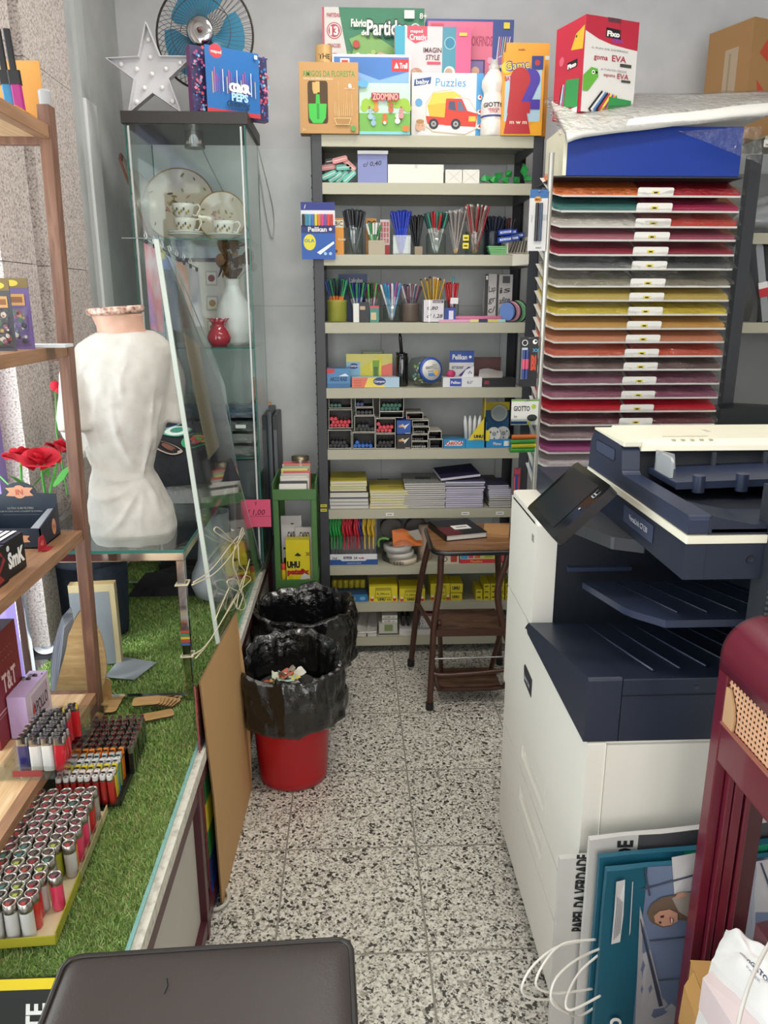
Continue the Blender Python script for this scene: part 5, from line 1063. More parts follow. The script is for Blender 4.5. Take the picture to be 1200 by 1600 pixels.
def fill(cx, cy, z0, rj, hj, n, kinds, group, label, L=.145, seed=0, rx=None):
    n = int(n*1.6); L *= 1.09
    """pens standing in a cup: each leans from a foot inside the cup towards its rim; kinds = (kind, body, cap, name)"""
    rr = random.Random(seed*7+n); firsts = {}
    for i in range(n):
        k = kinds[i % len(kinds)]; a = 2*PI*i*.381966+rr.uniform(-.3,.3); q = math.sqrt((i+.5)/n)
        bx, by = rj*.1*q*math.cos(a*1.3), rj*.5*q*math.sin(a*1.3); tx_, ty_ = rj*1.0*q*math.cos(a), rj*.9*q*math.sin(a)
        if rx: bx *= rx; tx_ *= rx
        d = Vector((tx_-bx, ty_-by, hj)).normalized()
        rot = Vector((0,0,1)).rotation_difference(d).to_euler(); rot = (rot.x, rot.y, rot.z)
        loc = (cx+bx, cy+by, z0+.006+rr.uniform(0,.006))
        if k not in firsts: firsts[k] = pen(k[0], k[1], k[2], L*(k[4] if len(k) > 4 else 1)).build('pen' if k[0] != 'pencil' else 'pencil', loc=loc, rot=rot, label='%s %s' % (k[3], label), cat='pen' if k[0] != 'pencil' else 'pencil', group='%s %s' % (k[3], group))
        else: dup(firsts[k], loc, rot)
def jar(label, cx, cy, z0, r, h, m=None, square=False, name='glass_jar', cat='jar', lip=True):
    m = m or JARG; mb = MB()
    if square: mb.box(-r,-r,0, r, r,.006, m); [mb.box(*b, m) for b in ((-r,-r,.006, r,-r+.002, h),(-r, r-.002,.006, r, r, h),(-r,-r+.002,.006,-r+.002, r-.002, h),(r-.002,-r+.002,.006, r, r-.002, h))]
    else: mb.lathe([(0,0),(r*.92,0),(r,.006),(r, h*.88)]+([(r*.88, h*.94),(r*.92, h),(r*.88, h)] if lip else [(r*1.03, h),(r, h)])+[(r*.95, h*.86),(r*.94,.008),(0,.007)], m, n=24)
    return mb.build(name, loc=(cx, cy, z0), label=label, cat=cat)
def box_at(name, label, cat, u0, v0, u1, row, m, depth=.10, Y=3.215, paint=None, **k):
    return carton(name, label, cat,(u0, v0, u1, LIP[row]), Y, depth, m, z0=Z(row), paint=paint, **k)
# ---------------------------------------------------------------- row 1
Y1 = 3.235; 
for i,(u, v, c, a) in enumerate(((514,274, 't',.5),(524,277, 't',.7),(534,277, 't',.9),(546,277, 't',.9),(537,262, 't',.1),(512,262, 'p',.15),(531,250, 'p',.3),(546,258, 'p',-.9),(520,252, 'k',.2))):
    p = P(u, v, y=Y1+.01*(i % 3)); c_ = {'t': '#5fb3a4', 'p': '#d98f8c', 'k': '#2b2b30'}[c]
    mb = MB(); mb.prism(rrect(-.030,-.010,.030,.010,.008,4),-.010,.012, mat(c_,.45, kind='eraser'), 'y'); mb.prism(rrect(-.026,-.0015,.026,.0015,.001,1),-.0105,-.0102, C('#e6cfc9'), 'y')
    mb.build('eraser', loc=(p.x, p.y, max(p.z, Z(1)+.012)), rot=(0,-a*.8,0), label={'t': 'teal rounded eraser in the heap on the top row of the shelf', 'p': 'pink rounded eraser in the heap on the top row of the shelf', 'k': 'black item behind the pink erasers on the top row'}[c], cat='eraser', group={'t': 'teal erasers in the heap', 'p': 'pink erasers in the heap', 'k': None}[c])
def p_040(f): f.text('c/ 0,40',.18,.55,.16, C('#22262c'), width=.62, shear=.2, rot=.1)
box_at('lidded_box', 'translucent blue lidded box with handwritten c/ 0,40 on the top row', 'box',559,240,605,1, C('#7b84b4',.25), paint=p_040, top=C('#c2c4c8',.3))
mb = MB(); q = P(559,240, y=3.205); q2 = P(606,233, y=3.205); mb.box(0,0,0, q2.x-q.x+.002,.125,.012, mat('#c6c8cb',.3, alpha=.8)); mb.build('box_lid', loc=(q.x-.001,3.205, q.z-.001), label='frosted lid on the blue handwritten box on the top row', cat='lid')
def p_tab(f): f.rect(.48,.80,.53,1.0, C('#c9c6bc'))
box_at('white_box', 'long white carton beside the blue lidded box on the top row', 'box',606,257,693,1, C('#dedcd2'), paint=p_tab)
def p_fold(f): f.poly([(0,1),(.48,.5),(.5,.52),(.02,1)], C('#b9b6ab')); f.poly([(1,1),(.52,.5),(.5,.52),(.98,1)], C('#b9b6ab')); f.poly([(0,0),(.48,.5),(.5,.48),(.02,0)], C('#b9b6ab')); f.poly([(1,0),(.52,.5),(.5,.48),(.98,0)], C('#b9b6ab'))
box_at('white_packet', 'left one of the two small wrapped white packets on the top row', 'packet',696,265,722,1, C('#dcdad2'), paint=p_fold, depth=.07)
box_at('white_packet', 'right one of the two small wrapped white packets on the top row', 'packet',723,265,749,1, C('#dcdad2'), paint=p_fold, depth=.07)
pf = None
for i,(u, v, s, a) in enumerate(((758,279,.030,.2),(770,281,.030,-.3),(779,275,.030,.6),(790,282,.028,.1),(795,272,.032,.3),(807,281,.030,-.2),(819,266,.042,1.2),(824,278,.03,.4))):
    p = P(u, v, y=3.24+.012*(i % 3)); mb = MB(); g = mat('#2f9b4b',.25, kind='green_foil', var=.2)
    mb.add([(-s,0,0),(s,0,0),(0,-.014,.012),(0,.014,.012),(0,-.012,-.012),(0,.012,-.012)],[(0,4,2),(1,2,4),(0,2,3),(1,3,2),(0,3,5),(1,5,3),(0,5,4),(1,4,5)], g)
    if pf is None: pf = mb.build('green_packet', loc=(p.x, p.y, max(p.z, Z(1)+.014)), rot=(0,-a,.3*i), label='shiny green twisted packet in the row at the right end of the top row', cat='packet', group='green packets on the top row')
    else: dup(pf,(p.x, p.y, max(p.z, Z(1)+.014)),(0,-a,.3*i))
# ---------------------------------------------------------------- row 2: pens in cups
Y2 = 3.27; z = Z(2)
def p_bicb(f): f.rect(0,.75,1,.95, C('#e0d8c0')); f.text('BiC',.2,.8,.12, BLACK); f.disc(.3,.1,.006, C('#5a4a40')); f.text('Round',.5,.4,.06, WHITE)
box_at('orange_pen_box', 'tall orange pen box at the left end of the second row', 'box',520,341,537,2, C('#dc9434'), depth=.08, Y=3.24, paint=p_bicb)
jar('clear tumbler packed with transparent black pens beside the orange box', X(553,2, Y2), Y2, z,.037,.105, m=JARG, lip=False)
fill(X(553,2, Y2), Y2, z,.040,.13,24,[('ball', '#7d8085', '#2a2c31', 'black capped clear pen'),('ball', '#9a9ea3', '#44474d', 'grey capped clear pen'),('ball', '#5a5d66', '#1f2126', 'dark pen')], 'in the clear tumbler', 'in the clear tumbler beside the orange box', L=.150, seed=1)
box_at('orange_card_box', 'orange BIC card box behind the beige cup on the second row', 'box',572,341,588,2, C('#dc9434'), depth=.03, Y=3.32, paint=lambda f: f.text('BiC',.15,.8,.14, BLACK, bold=.04, width=.8))
jar('beige cup of green pens on the second row', X(588,2, Y2), Y2-.01, z,.033,.055, m=C('#a79e88'), square=True, name='pen_cup', cat='cup')
fill(X(584,2, Y2), Y2, z,.026,.09,9,[('ball', '#4d9a5c', '#e3e6e0', 'green pen'),('ball', '#c8ccc6', '#3c8a4c', 'green capped pen')], 'in the beige cup', 'in the beige cup on the second row', L=.105, seed=2)
def p_red(f):
    f.rect(0,0,1,.3, C('#b23039'))
    for k in range(12): f.rect(.08+.30*(k % 3),.36+.15*(k//3),.28+.30*(k % 3),.48+.15*(k//3), C('#c8636a'))
box_at('patterned_card', 'red and white patterned card box between the beige cup and the blue pens', 'box',594,343,609,2, C('#dcd0cc'), depth=.03, Y=3.30, paint=p_red)
jar('square glass of blue pens on the second row', X(627,2, Y2), Y2, z,.035,.075, square=True)
fill(X(627,2, Y2), Y2, z,.040,.13,20,[('ball', '#2a45c0', '#2038b0', 'blue pen'),('ball', '#3a55cc', '#2a42b8', 'bright blue pen')], 'in the square glass', 'in the square glass on the second row', L=.148, seed=3)
fill(X(652,2, Y2), Y2+.03, z,.030,.12,8,[('ball', '#26272c', '#17181b', 'black pen')], 'behind the square glass', 'standing between the square glass and the next jar', L=.135, seed=4)
box_at('brown_block', 'small brown carton between the blue pens and the marker jar', 'box',648,385,660,2, C('#8d7f6a'), depth=.04, Y=3.24)
jar('glass jar of green red and black capped markers on the second row', X(681,2, Y2), Y2, z,.041,.085)
fill(X(681,2, Y2), Y2, z,.046,.12,16,[('ball', '#b7b9b6', '#1f7f6c', 'green capped marker'),('ball', '#bdbfbc', '#222429', 'black capped marker'),('ball', '#b7b9b6', '#2a8a75', 'teal capped marker'),('ball', '#b9b3b0', '#b02a30', 'red capped marker')], 'in the glass jar', 'in the glass jar on the second row', L=.145, seed=5)
fill(X(712,2, Y2), Y2, z,.036,.13,12,[('pencil', '#8f8a86', '#c9c6c2', 'silver grey pencil')], 'leaning left of the clear tumbler', 'leaning left of the silver pencil tumbler', L=.15, seed=6)
jar('clear tumbler with yellow tag holding silver and red pencils on the second row', X(742,2, Y2), Y2, z,.040,.09, lip=False)
fill(X(742,2, Y2), Y2, z,.048,.14,20,[('pencil', '#b9b2aa', '#d8d5d0', 'pale silver pencil'),('pencil', '#8a6f66', '#c9c2bc', 'brownish pencil'),('pencil', '#a3303a', '#c23a44', 'red pencil')], 'in the tagged tumbler', 'in the clear tumbler with the yellow tag', L=.17, seed=7)
mb = MB(); a = P(728,376, y=3.225); mb.box(-.012,0,0,.012,.0008,.022, C('#dccb2f')); mb.box(-.012,0,-.030,.012,.0008,-.008, C('#dccb2f')); mb.box(-.007,-.0004,.008,.007,0,.013, BLACK); mb.box(-.007,-.0004,-.022,.007,0,-.017, BLACK)
mb.build('yellow_tag', loc=(a.x,3.228, a.z), label='yellow price tag on the tumbler of silver pencils', cat='tag')
jar('dark tumbler of blue black pens on the second row', X(772,2, Y2), Y2+.04, z,.036,.10, m=mat('#1d2230',.3), lip=False)
fill(X(772,2, Y2), Y2+.04, z,.040,.10,14,[('ball', '#22283a', '#1a2036', 'dark navy pen')], 'in the dark tumbler', 'in the dark tumbler on the second row', L=.135, seed=8)
fill(X(796,2, Y2), Y2+.06, z,.028,.10,6,[('ball', '#7a3038', '#5a2028', 'dark red pen'),('ball', '#2a2c33', '#17181b', 'black slim pen')], 'behind the blue boxes', 'behind the small blue boxes', L=.13, seed=9)
for i in range(5):
    mb = MB(); mb.box(0,0,0,.070,.03,.0065, C('#3f9a4c')); mb.box(0,-.0003,.003,.07,0,.0045, C('#c9d8c2'))
    mb.build('green_case', loc=(X(766,2)-.004*i*.5,3.215+.004*i, z+.0072*i), rot=(0,0,.05*(i % 3)), label='flat green lead case in the small stack before the blue boxes', cat='case', group='stack of green lead cases')
for i,(u, v) in enumerate(((790,378),(802,376),(792,366),(800,366),(812,371))):
    p = P(u, v, y=3.235); mb = MB(); mb.box(-.028,0,0,.028,.03,.020, C('#2348a8')); f = Face(mb,(-.028,0,0),(1,0,0),(0,0,1),.056,.02); f.rect(.1,.3,.9,.7, C('#dfe4f0')); f.text('PILOT',.2,.35,.3, C('#2348a8'), width=.6)
    mb.build('blue_lead_box', loc=(p.x,3.235+.01*i, max(z+.03, p.z)), rot=(0,-.12,0), label=['front left', 'front middle', 'upper left', 'upper right', 'rightmost'][i]+' small blue lead box above the white tray', cat='box')
mb = MB(); mb.box(0,0,0,.085,.10,.002, C('#d5d0c0')); mb.box(.083,0,0,.085,.10,.07, C('#c9c4b4')); mb.box(0,0,0,.002,.10,.045, C('#d5d0c0')); mb.box(0,.098,0,.085,.10,.06, C('#d5d0c0')); mb.grid(lambda u, v: (.02+.066*u,-.003-.001*v,.002-.045*v*(1-.15*u)),4,4, C('#dcd8ca'))
for k in range(6): mb.cyl((.012+.012*k,.02,.01),(.030+.010*k,.03,.055),.0025, C('#1c1c20'), n=6)
mb.build('white_tray', loc=(X(791,2),3.197, z), label='open white card tray of black sticks hanging over the right end of the second row', cat='tray')
# ---------------------------------------------------------------- row 3
Y3 = 3.27; z = Z(3)
jar('green mesh cup of green pencils at the left end of the third row', X(527,3, Y3), Y3, z,.040,.088, m=mat('#a9b04a',.4, alpha=.55), lip=False, name='mesh_cup', cat='cup')
fill(X(527,3, Y3), Y3, z,.042,.125,18,[('felt', '#dc7f3a', '#1f6f4a', 'orange pen with green cap'),('felt', '#dc7f3a', '#27407f', 'orange pen with blue cap'),('felt', '#dc7f3a', '#2f9a5a', 'orange pen with bright green cap'),('felt', '#d9763a', '#25262b', 'orange pen with black cap')], 'in the green mesh cup', 'in the green mesh cup', L=.148, seed=11)
box_at('blue_sign_box', 'dark blue box with white lettering behind the pens of the third row', 'box',529,428,574,3, C('#23406f'), depth=.02, Y=3.36, paint=lambda f: f.text('mon Lakubo',.04,.82,.10, WHITE, width=.8))
fill(X(559,3, Y3), Y3+.02, z,.038,.12,12,[('felt', '#a9aeb0', '#2f8a4a', 'grey pen with green cap'),('felt', '#2f4fa0', '#233a80', 'dark blue marker'),('felt', '#9a9fa2', '#3b3d42', 'grey marker')], 'left of the small boxes', 'standing left behind the small boxes of the third row', L=.135, seed=12)
box_at('white_lead_box', 'narrow white box standing before the grey pens on the third row', 'box',552,474,561,3, C('#dcdcd6'), depth=.05, Y=3.215)
box_at('dark_lead_box', 'small dark box with pink top before the pens on the third row', 'box',561,472,577,3, C('#25262b'), depth=.05, Y=3.22, paint=lambda f: f.rect(.1,.62,.6,.8, C('#b9a08a')))
box_at('teal_lead_box', 'small teal and white box before the pens on the third row', 'box',578,478,592,3, C('#3d8478'), depth=.05, Y=3.215, paint=lambda f: [f.rect(0,.86,1,1, C('#c9485a')), f.rect(.1,.15,.7,.6, C('#c9b48a'))])
fill(X(580,3, Y3), Y3+.035, z,.040,.12,14,[('felt', '#b9bcba', '#4fa34a', 'pen with light green cap'),('felt', '#b04a7a', '#8a2f5c', 'magenta pen'),('felt', '#8d9194', '#25262b', 'grey pen with black cap')], 'in the middle of the third row', 'standing in the middle of the third row', L=.135, seed=13)
jar('clear tumbler with light blue pens on the third row', X(612,3, Y3), Y3-.01, z,.037,.070)
fill(X(612,3, Y3), Y3-.01, z,.038,.11,12,[('ball', '#7fb3d0', '#3f8fb8', 'light blue pen'),('ball', '#c9a9c4', '#a04a98', 'violet pen'),('ball', '#dcdcdc', '#e6e6e6', 'white pen')], 'in the clear tumbler of the third row', 'in the clear tumbler of the third row', L=.135, seed=14)
jar('dark brown cup of slim pens on the third row', X(641,3, Y3), Y3, z,.037,.075, m=C('#5d5048'), lip=False, name='pen_cup', cat='cup')
fill(X(641,3, Y3), Y3, z,.038,.10,14,[('ball', '#6a4a5a', '#8a5a6a', 'plum slim pen'),('ball', '#3f5f6a', '#2f4a5a', 'petrol slim pen'),('ball', '#8a8a8c', '#b9b9bb', 'silver slim pen')], 'in the brown cup', 'in the dark brown cup on the third row', L=.130, seed=15)
def p_080(f): f.rect(.45,.86,.95,.98, C('#3a3444')); f.text('STAEDTLER',.48,.89,.05, WHITE, width=.4); f.text('0,80',.18,.56,.16, C('#1d1d22'), width=.5, shear=.2); f.text('c/ 1,28',.16,.2,.17, C('#1d1d22'), width=.75, shear=.2); f.rect(.26,.0,.33,1, C('#e8e8ea'))
x_ = X(677,3); mb = MB(); w_ = .043
mb.box(-w_,0,0, w_,.002,.088, C('#cfccd2')); mb.box(-w_,.078,0, w_,.08,.088, C('#b9b6bc')); mb.box(-w_,0,0,-w_+.002,.08,.088, C('#b9b6bc')); mb.box(w_-.002,0,0, w_,.08,.088, C('#b9b6bc')); mb.box(-w_,0,0, w_,.08,.002, C('#b9b6bc'))
f = Face(mb,(-w_,0,0),(1,0,0),(0,0,1),2*w_,.088); p_080(f)
mb.build('pencil_cup', loc=(x_,3.215, z), label='white square cup with handwritten prices holding yellow pencils', cat='cup')
fill(x_,3.255, z,.040,.11,8,[('pencil', '#c9a03c', '#e0b8a8', 'yellow pencil'),('pencil', '#b8963e', '#4a2c20', 'yellow pencil with dark end')], 'in the white square cup', 'in the white square cup', L=.155, seed=16)
jar('glass jar of red pencils on the third row', X(706,3, Y3), Y3+.01, z,.030,.085, lip=False)
fill(X(706,3, Y3), Y3+.01, z,.026,.12,13,[('felt', '#a81f2c', '#b8262f', 'red pencil')], 'in the slim glass jar', 'in the slim glass jar on the third row', L=.135, seed=17)
mb = MB(); mb.cyl((0,0,0),(.0,.0,.13),.003, C('#8fb3b8'), n=8); mb.cyl((0,0,.13),(0,0,.15),.0045, C('#2a9aa8'), n=8); mb.build('teal_topped_pen', loc=(X(707,3, Y3), Y3-.005, z+.03), label='slim pen with teal top among the red pencils', cat='pen')
p = P(710,470, y=3.245); MB().box(-.016,0,-.012,.016,.0008,.012, C('#e4dede')).build('white_tag', loc=(p.x,3.246, p.z), label='white price label on the jar of red pencils', cat='tag')
box_at('blue_pack', 'small blue and white pack at the foot of the red pencil jar', 'packet',694,481,712,3, C('#27408f'), depth=.04, Y=3.225, paint=lambda f: f.rect(.4,.2,.8,.8, C('#c9ccda')))
def p_gr(s): return lambda f: [f.rect(0,0,.3,1, C('#26262b')), f.rect(.08,.88,.25,.96, WHITE)]+[f.text(t,.34,.62-.22*k,.13, C('#3a3640'), width=.6, shear=.2, rot=.15) for k, t in enumerate(s)]
box_at('lead_case_box', 'left tall white lead box with handwriting at the back of the third row', 'box',757,428,775,3, C('#bdb9b6'), depth=.05, Y=3.30, paint=p_gr(['Lap', 'gr', 'c/']))
box_at('lead_case_box', 'right tall white lead box with handwriting at the back of the third row', 'box',779,429,800,3, C('#b5b1ae'), depth=.05, Y=3.30, paint=lambda f: [f.rect(.25,.82,.8,.97, C('#4a4a4e'))]+[f.text(t,.05,.60-.22*k,.13, C('#3a3640'), width=.8, shear=.2, rot=.15) for k, t in enumerate(('is', 'afite', '1,00€'))])
for (u0, u1, v, c1, lab, zo, Y) in ((686,764,490, '#cf8fb0', 'pale pink flat case lying in front on the third row',0,3.205),(708,787,482, '#c65f8c', 'deeper pink flat case lying on the pale one on the third row',.0125,3.24)):
    a, b = P(u0, v, y=Y).x, P(u1, v, y=Y).x; mb = MB(); mb.prism([(0,0),(b-a,0),(b-a,.05),(.04,.05)],0,.011, mat(c1,.3), 'z', cap=mat('#e3bccb',.3)); mb.build('pink_case', loc=(a, Y, z+zo), label=lab, cat='case')
mb = MB(); a = X(735,3,3.2); mb.box(0,0,0,.035,.02,.012, C('#d9cb8a')); mb.box(.035,0,0,.072,.02,.012, C('#25304a')); mb.box(.072,0,0,.115,.02,.012, C('#c9bf6a')); mb.box(.115,0,0,.145,.02,.012, C('#9fc3c0')); mb.build('tape_strip', loc=(a,3.2015, z), label='yellow navy and mint flat strip at the edge of the third row', cat='strip')
for i,(u, c) in enumerate(((791, '#6f8fd0'),(800, '#dc9fb4'),(810, '#7fb88a'))):
    t = thing('tape_reel', '%s reel leaning at the right end of the third row' % ['blue patterned', 'pink', 'green'][i], 'reel',(X(u,3),3.215+.02*i, z+.042),(0,-.28,0)); R = .036+.004*i
    mb = MB(); mb.cyl((-.004,0,0),(.006,0,0), R, mat(c,.35), n=28); mb.build('coloured_side', parent=t, rot=(0,0,.7)); mb = MB(); mb.cyl((.007,0,0),(.011,0,0), R*1.06, BLACK, n=28); mb.build('black_cover', parent=t, rot=(0,0,.7))
# ---------------------------------------------------------------- row 4
z = Z(4)
box_at('paint_box', 'small blue paint box with red logo at the left end of the fourth row', 'box',511,576,547,4, C('#4f86b5'), depth=.08, paint=lambda f: [f.poly([(0,.72),(.35,.8),(.32,1),(0,1)], C('#c23a44')), f.rect(0,0,1,.22, C('#3a6f9f')), f.text('ARCO RAIS',.12,.36,.2, C('#1f3f70'), bold=.04, width=.75), f.poly([(.5,.6),(.8,.75),(.95,.6)], C('#dfe6ea'))])
def p_campB(f): f.rect(0,0,.3,.75, C('#7fb0cc')); f.poly([(.28,0),(.36,.62),(.72,.9),(.78,.9),(.78,0)], C('#ccc23e')); f.poly([(.76,0),(.76,.62),(1,.72),(1,0)], C('#dc6a5a')); f.disc(.16,.62,.020, C('#27407f'), rb=.012); f.text('Campus',.07,.60,.07, WHITE, width=.2); f.disc(.64,.62,.024, C('#d8cc42'), rb=.03); f.poly([(.58,.2),(.70,.2),(.72,.80),(.57,.80)], C('#6fa03a')); f.poly([(.60,.3),(.68,.3),(.69,.6),(.59,.6)], C('#4a6f2a')); f.disc(.88,.22,.006, C('#e0a84a'))
carton('display_card', 'yellow and blue Campus backing card with green sharpener picture', 'box',(541,553,613,606),3.29,.01, C('#c9c26a'), z0=Z(4), paint=p_campB)
def p_campF(f): f.rect(0,0,1,1, C('#a9c6d8')); f.poly([(0,0),(.26,0),(.34,1),(0,1)], C('#dc7560')); f.poly([(.26,0),(.7,0),(.62,1),(.34,1)], C('#e0cc5a')); f.disc(.58,.62,.026, C('#27407f'), rb=.016); f.text('Campus',.47,.52,.22, WHITE, bold=.02, width=.22); [f.rect(.04,.2+.25*k,.2,.26+.25*k, C('#b85a4a')) for k in range(3)]
box_at('campus_box', 'open red yellow and blue Campus box in front of its backing card', 'box',550,590,624,4, C('#a9c6d8'), depth=.07, paint=p_campF)
box_at('photo_card', 'small green framed card behind the Campus display', 'box',564,547,600,4, C('#6f7a64'), depth=.006, Y=3.34, paint=lambda f: f.rect(.1,.5,.9,.94, C('#a3a88a')))
jar('narrow dark glass jar with a thick black pencil on the fourth row', X(628,4, Y3),3.27, z,.026,.135, m=clear('#6a6e74',.1))
mb = MB(); mb.lathe([(0,0),(.007,0),(.007,.13),(.0075,.135),(.004,.155),(0,.16)], BLKPL, n=10); mb.build('thick_pencil', loc=(X(630,4, Y3),3.27, z+.012+.05), rot=(.02,-.10,0), label='thick black pencil sticking out of the narrow dark jar', cat='pencil')
fill(X(627,4, Y3),3.27, z,.020,.1,5,[('felt', '#3a3c44', '#1a1b20', 'black felt pen')], 'in the narrow dark jar', 'in the narrow dark jar on the fourth row', L=.12, seed=19)
cx = X(661,4,3.27); t = thing('round_jar', 'round clear candy style jar with blue Giotto lid lying tilted on the fourth row', 'jar',(cx,3.275, z+.0)); 
mb = MB(); R = .071
mb.lathe([(0,.002),(.035,.0),(R*.85,.022),(R, R*.85),(R*.97, R*1.15),(R*.7, R*1.62),(.0, R*1.72)], JARG, n=36); mb.build('jar_body', parent=t)
mb = MB(); mb.lathe([(.036,0),(.050,.0),(.052,.008),(.052,.016),(.048,.020),(0,.020)], mat('#27499c',.35), n=40); mb.lathe([(.042,.0202),(.042,.0206),(0,.0206)], C('#cfcfc8'), n=36)
f = Face(mb,(-.04,-.04,.021),(1,0,0),(0,1,0),.08,.08); f.text('GIOTTO',.16,.55,.14, C('#4a4a52'), bold=.03, width=.64); f.text('be-be',.3,.40,.10, C('#6a6a72')); f.rect(.3,.18,.7,.34, C('#4f86c4')); f.disc(.75,.35,.010, C('#d8a83a')); f.rect(.55,.55,.8,.8, C('#a9a9a2')); 
mb.build('jar_lid', parent=t, loc=(.022,-.050, R*.98), rot=(PI/2-.12,.0,.35))
rr = random.Random(8)
for i in range(26):
    c = ['#dcdcd0', '#9fc35a', '#d9cf9a', '#7fb0c4', '#e6e6dc'][i % 5]; a = rr.uniform(0,6.28); q = rr.uniform(0,.045); zz = rr.uniform(.014,.085); s_ = math.sqrt(max(.02,1-((zz-.06)/.075)**2))
    m_ = MB(); m_.box(-.010,-.0035,-.006,.010,.0035,.006, mat(c,.4, kind='eraser')); m_.box(-.004,-.0037,-.0062,.004,.0037,.0062, C('#4f9a4a'))
    m_.build('small_eraser', loc=(cx+q*s_*math.cos(a),3.275+q*s_*math.sin(a), z+zz), rot=(rr.uniform(0,3), rr.uniform(0,3), rr.uniform(0,3)), label='small %s wrapped eraser inside the round jar with the blue lid' % {'#dcdcd0': 'white', '#9fc35a': 'lime', '#d9cf9a': 'cream', '#7fb0c4': 'blue', '#e6e6dc': 'bright white'}[c], cat='eraser', group='%s erasers in the round jar' % {'#dcdcd0': 'white', '#9fc35a': 'lime', '#d9cf9a': 'cream', '#7fb0c4': 'blue', '#e6e6dc': 'bright white'}[c])
def p_pelB(f): f.rect(0,.66,1,1, C('#27499c')); f.text('Pelikan',.12,.75,.15, WHITE, bold=.02, width=.6); f.disc(.85,.82,.006, WHITE); f.text('eraser',.1,.48,.12, C('#55555c'), width=.5); f.poly([(.45,.2),(.9,.5),(.8,.55),(.4,.3)], C('#4a3a8a'))
carton('display_card', 'Pelikan backing card with blue header on the fourth row', 'box',(702,548,740,606),3.29,.008, C('#d3d2d4'), z0=Z(4), paint=p_pelB)
mb = MB(); mb.ball((0,0,0),.020, C('#b02a5c'), sy=.5, sz=.8, n=14); mb.build('pink_eraser', loc=(X(705,4),3.245, z+.052), label='round magenta eraser in the white Pelikan box', cat='eraser')
mb = MB(); mb.prism([(0,0),(.055,0),(.055,.05),(.02,.035)],0,.003, C('#d5d3d6'), 'y'); f = Face(mb,(0,0,0),(1,0,0),(0,0,1),.055,.05); [f.disc(.6+.1*k,.45+.1*(k % 2),.003, C('#5a4a9a'), n=8) for k in range(3)]; mb.build('eraser_card', loc=(X(720,4),3.235, z+.034), label='white printed flap of the Pelikan eraser box', cat='card')
box_at('pelikan_box', 'low white and blue Pelikan box on the fourth row', 'box',692,590,753,4, C('#d8d8dc'), depth=.07, Y=3.215, paint=lambda f: [f.rect(.18,.08,.48,.92, C('#27499c')), f.text('Pelikan',.21,.35,.3, WHITE, bold=.02, width=.24), f.text('8,0°',.62,.35,.3, C('#55555c'))])
box_at('black_flat_box', 'low black box at the right end of the fourth row', 'box',754,591,805,4, C('#232326'), depth=.07, Y=3.215, paint=lambda f: f.rect(.05,.3,.2,.7, C('#8a2f3a')))
mb = MB(); mb.grid(lambda u, v: (.10*u+.01*v,.04*v,.022+.045*v+.006*math.sin(u*5)),6,5, C('#9f9a96')); mb.build('folded_leaflet', loc=(X(747,4),3.225, z), label='grey folded leaflet leaning on the black box of the fourth row', cat='leaflet')
box_at('maroon_card', 'dark red card behind the folded leaflet on the fourth row', 'box',741,558,782,4, C('#5a3a3a'), depth=.006, Y=3.33)
# ---------------------------------------------------------------- row 5: open boxes of markers seen end on
z5 = Z(5); PB = C('#cfcabf',.6)
def marker_box(u0, v0, u1, v1, col, n, rows, lab, inner='#1d1c1e', cap='#15161a', name='marker_box', r=.0078):
    Y = 3.215; a, b = P(u0, v1, y=Y), P(u1, v0, y=Y); w_, h_ = b.x-a.x, b.z-a.z; zb = max(a.z, z5); D = .13
    t = thing(name, lab, 'box',(a.x, Y, zb)); mb = MB(); I = C(inner); th = .0016
    mb.box(0,0,0, w_, D, th, PB); mb.box(0,0, th, th, D, h_-th, PB); mb.box(w_-th,0, th, w_, D, h_-th, PB); mb.box(0,0, h_-th, w_, D, h_, PB); mb.box(th, D-.03, th, w_-th, D-.028, h_-th, I)
    mb.box(th,.004, th, th+.0006, D, h_-th, I); mb.box(w_-th-.0006,.004, th, w_-th, D, h_-th, I); mb.box(th,.004, th, w_-th, D, th+.0006, I); mb.box(th,.004, h_-th-.0006, w_-th, D, h_-th, I); mb.build('open_carton', parent=t)
    per = max(1, int((w_-.006)/(2*r+.0004))); k = 0; first = None
    for j in range(rows):
        for i in range(per):
            if k >= n: break
            off = (r if j % 2 else 0); x = .004+r+(2*r+.0006)*i+off
            if x+r > w_-.002: continue
            zz = th+r+.001+j*r*1.78
            loc = (a.x+x, Y+.003+rnd.uniform(0,.012), zb+zz)
            if first is None:
                m_ = MB(); m_.cyl((0,0,0),(0,.05,0), r*.97, mat(col,.35, kind='marker_cap'), n=14); m_.cyl((0,-.001,0),(0,.0,0), r*.7, mat(col,.3, kind='marker_cap'), n=12); m_.cyl((0,.05,0),(0,.10,0), r*.9, C('#d0cec8'), n=12)
                first = m_.build('marker', loc=loc, label='marker lying in the '+lab.replace('open box', 'open box',1)[0:60], cat='marker', group='markers in the '+lab[:50])
            else: dup(first, loc)
            k += 1
MK = [(513,672,549,701, '#232428',9,3, 'bottom left open box of black markers'),(514,640,550,669, '#c42a3c',12,4, 'open box of red markers at the left'),(514,618,549,638, '#145a48',3,1, 'top left open box of green markers'),
      (551,676,586,701, '#2463b8',6,2, 'open box of blue markers on the shelf board'),(554,650,586,675, '#232428',8,3, 'open box of black markers over the blue ones'),(556,637,584,649, '#1c1d22',5,1, 'flat open box of black markers in the second column'),(555,621,583,636, '#20306a',2,1, 'top open box of two navy markers in the second column'),
      (587,678,618,701, '#1b1b1f',8,2, 'open box of black markers in the third column'),(587,654,618,677, '#d0404e',9,3, 'open box of red markers in the third column'),(593,622,631,643, '#17624e',10,2, 'tilted open box of green markers on top of the third column')]
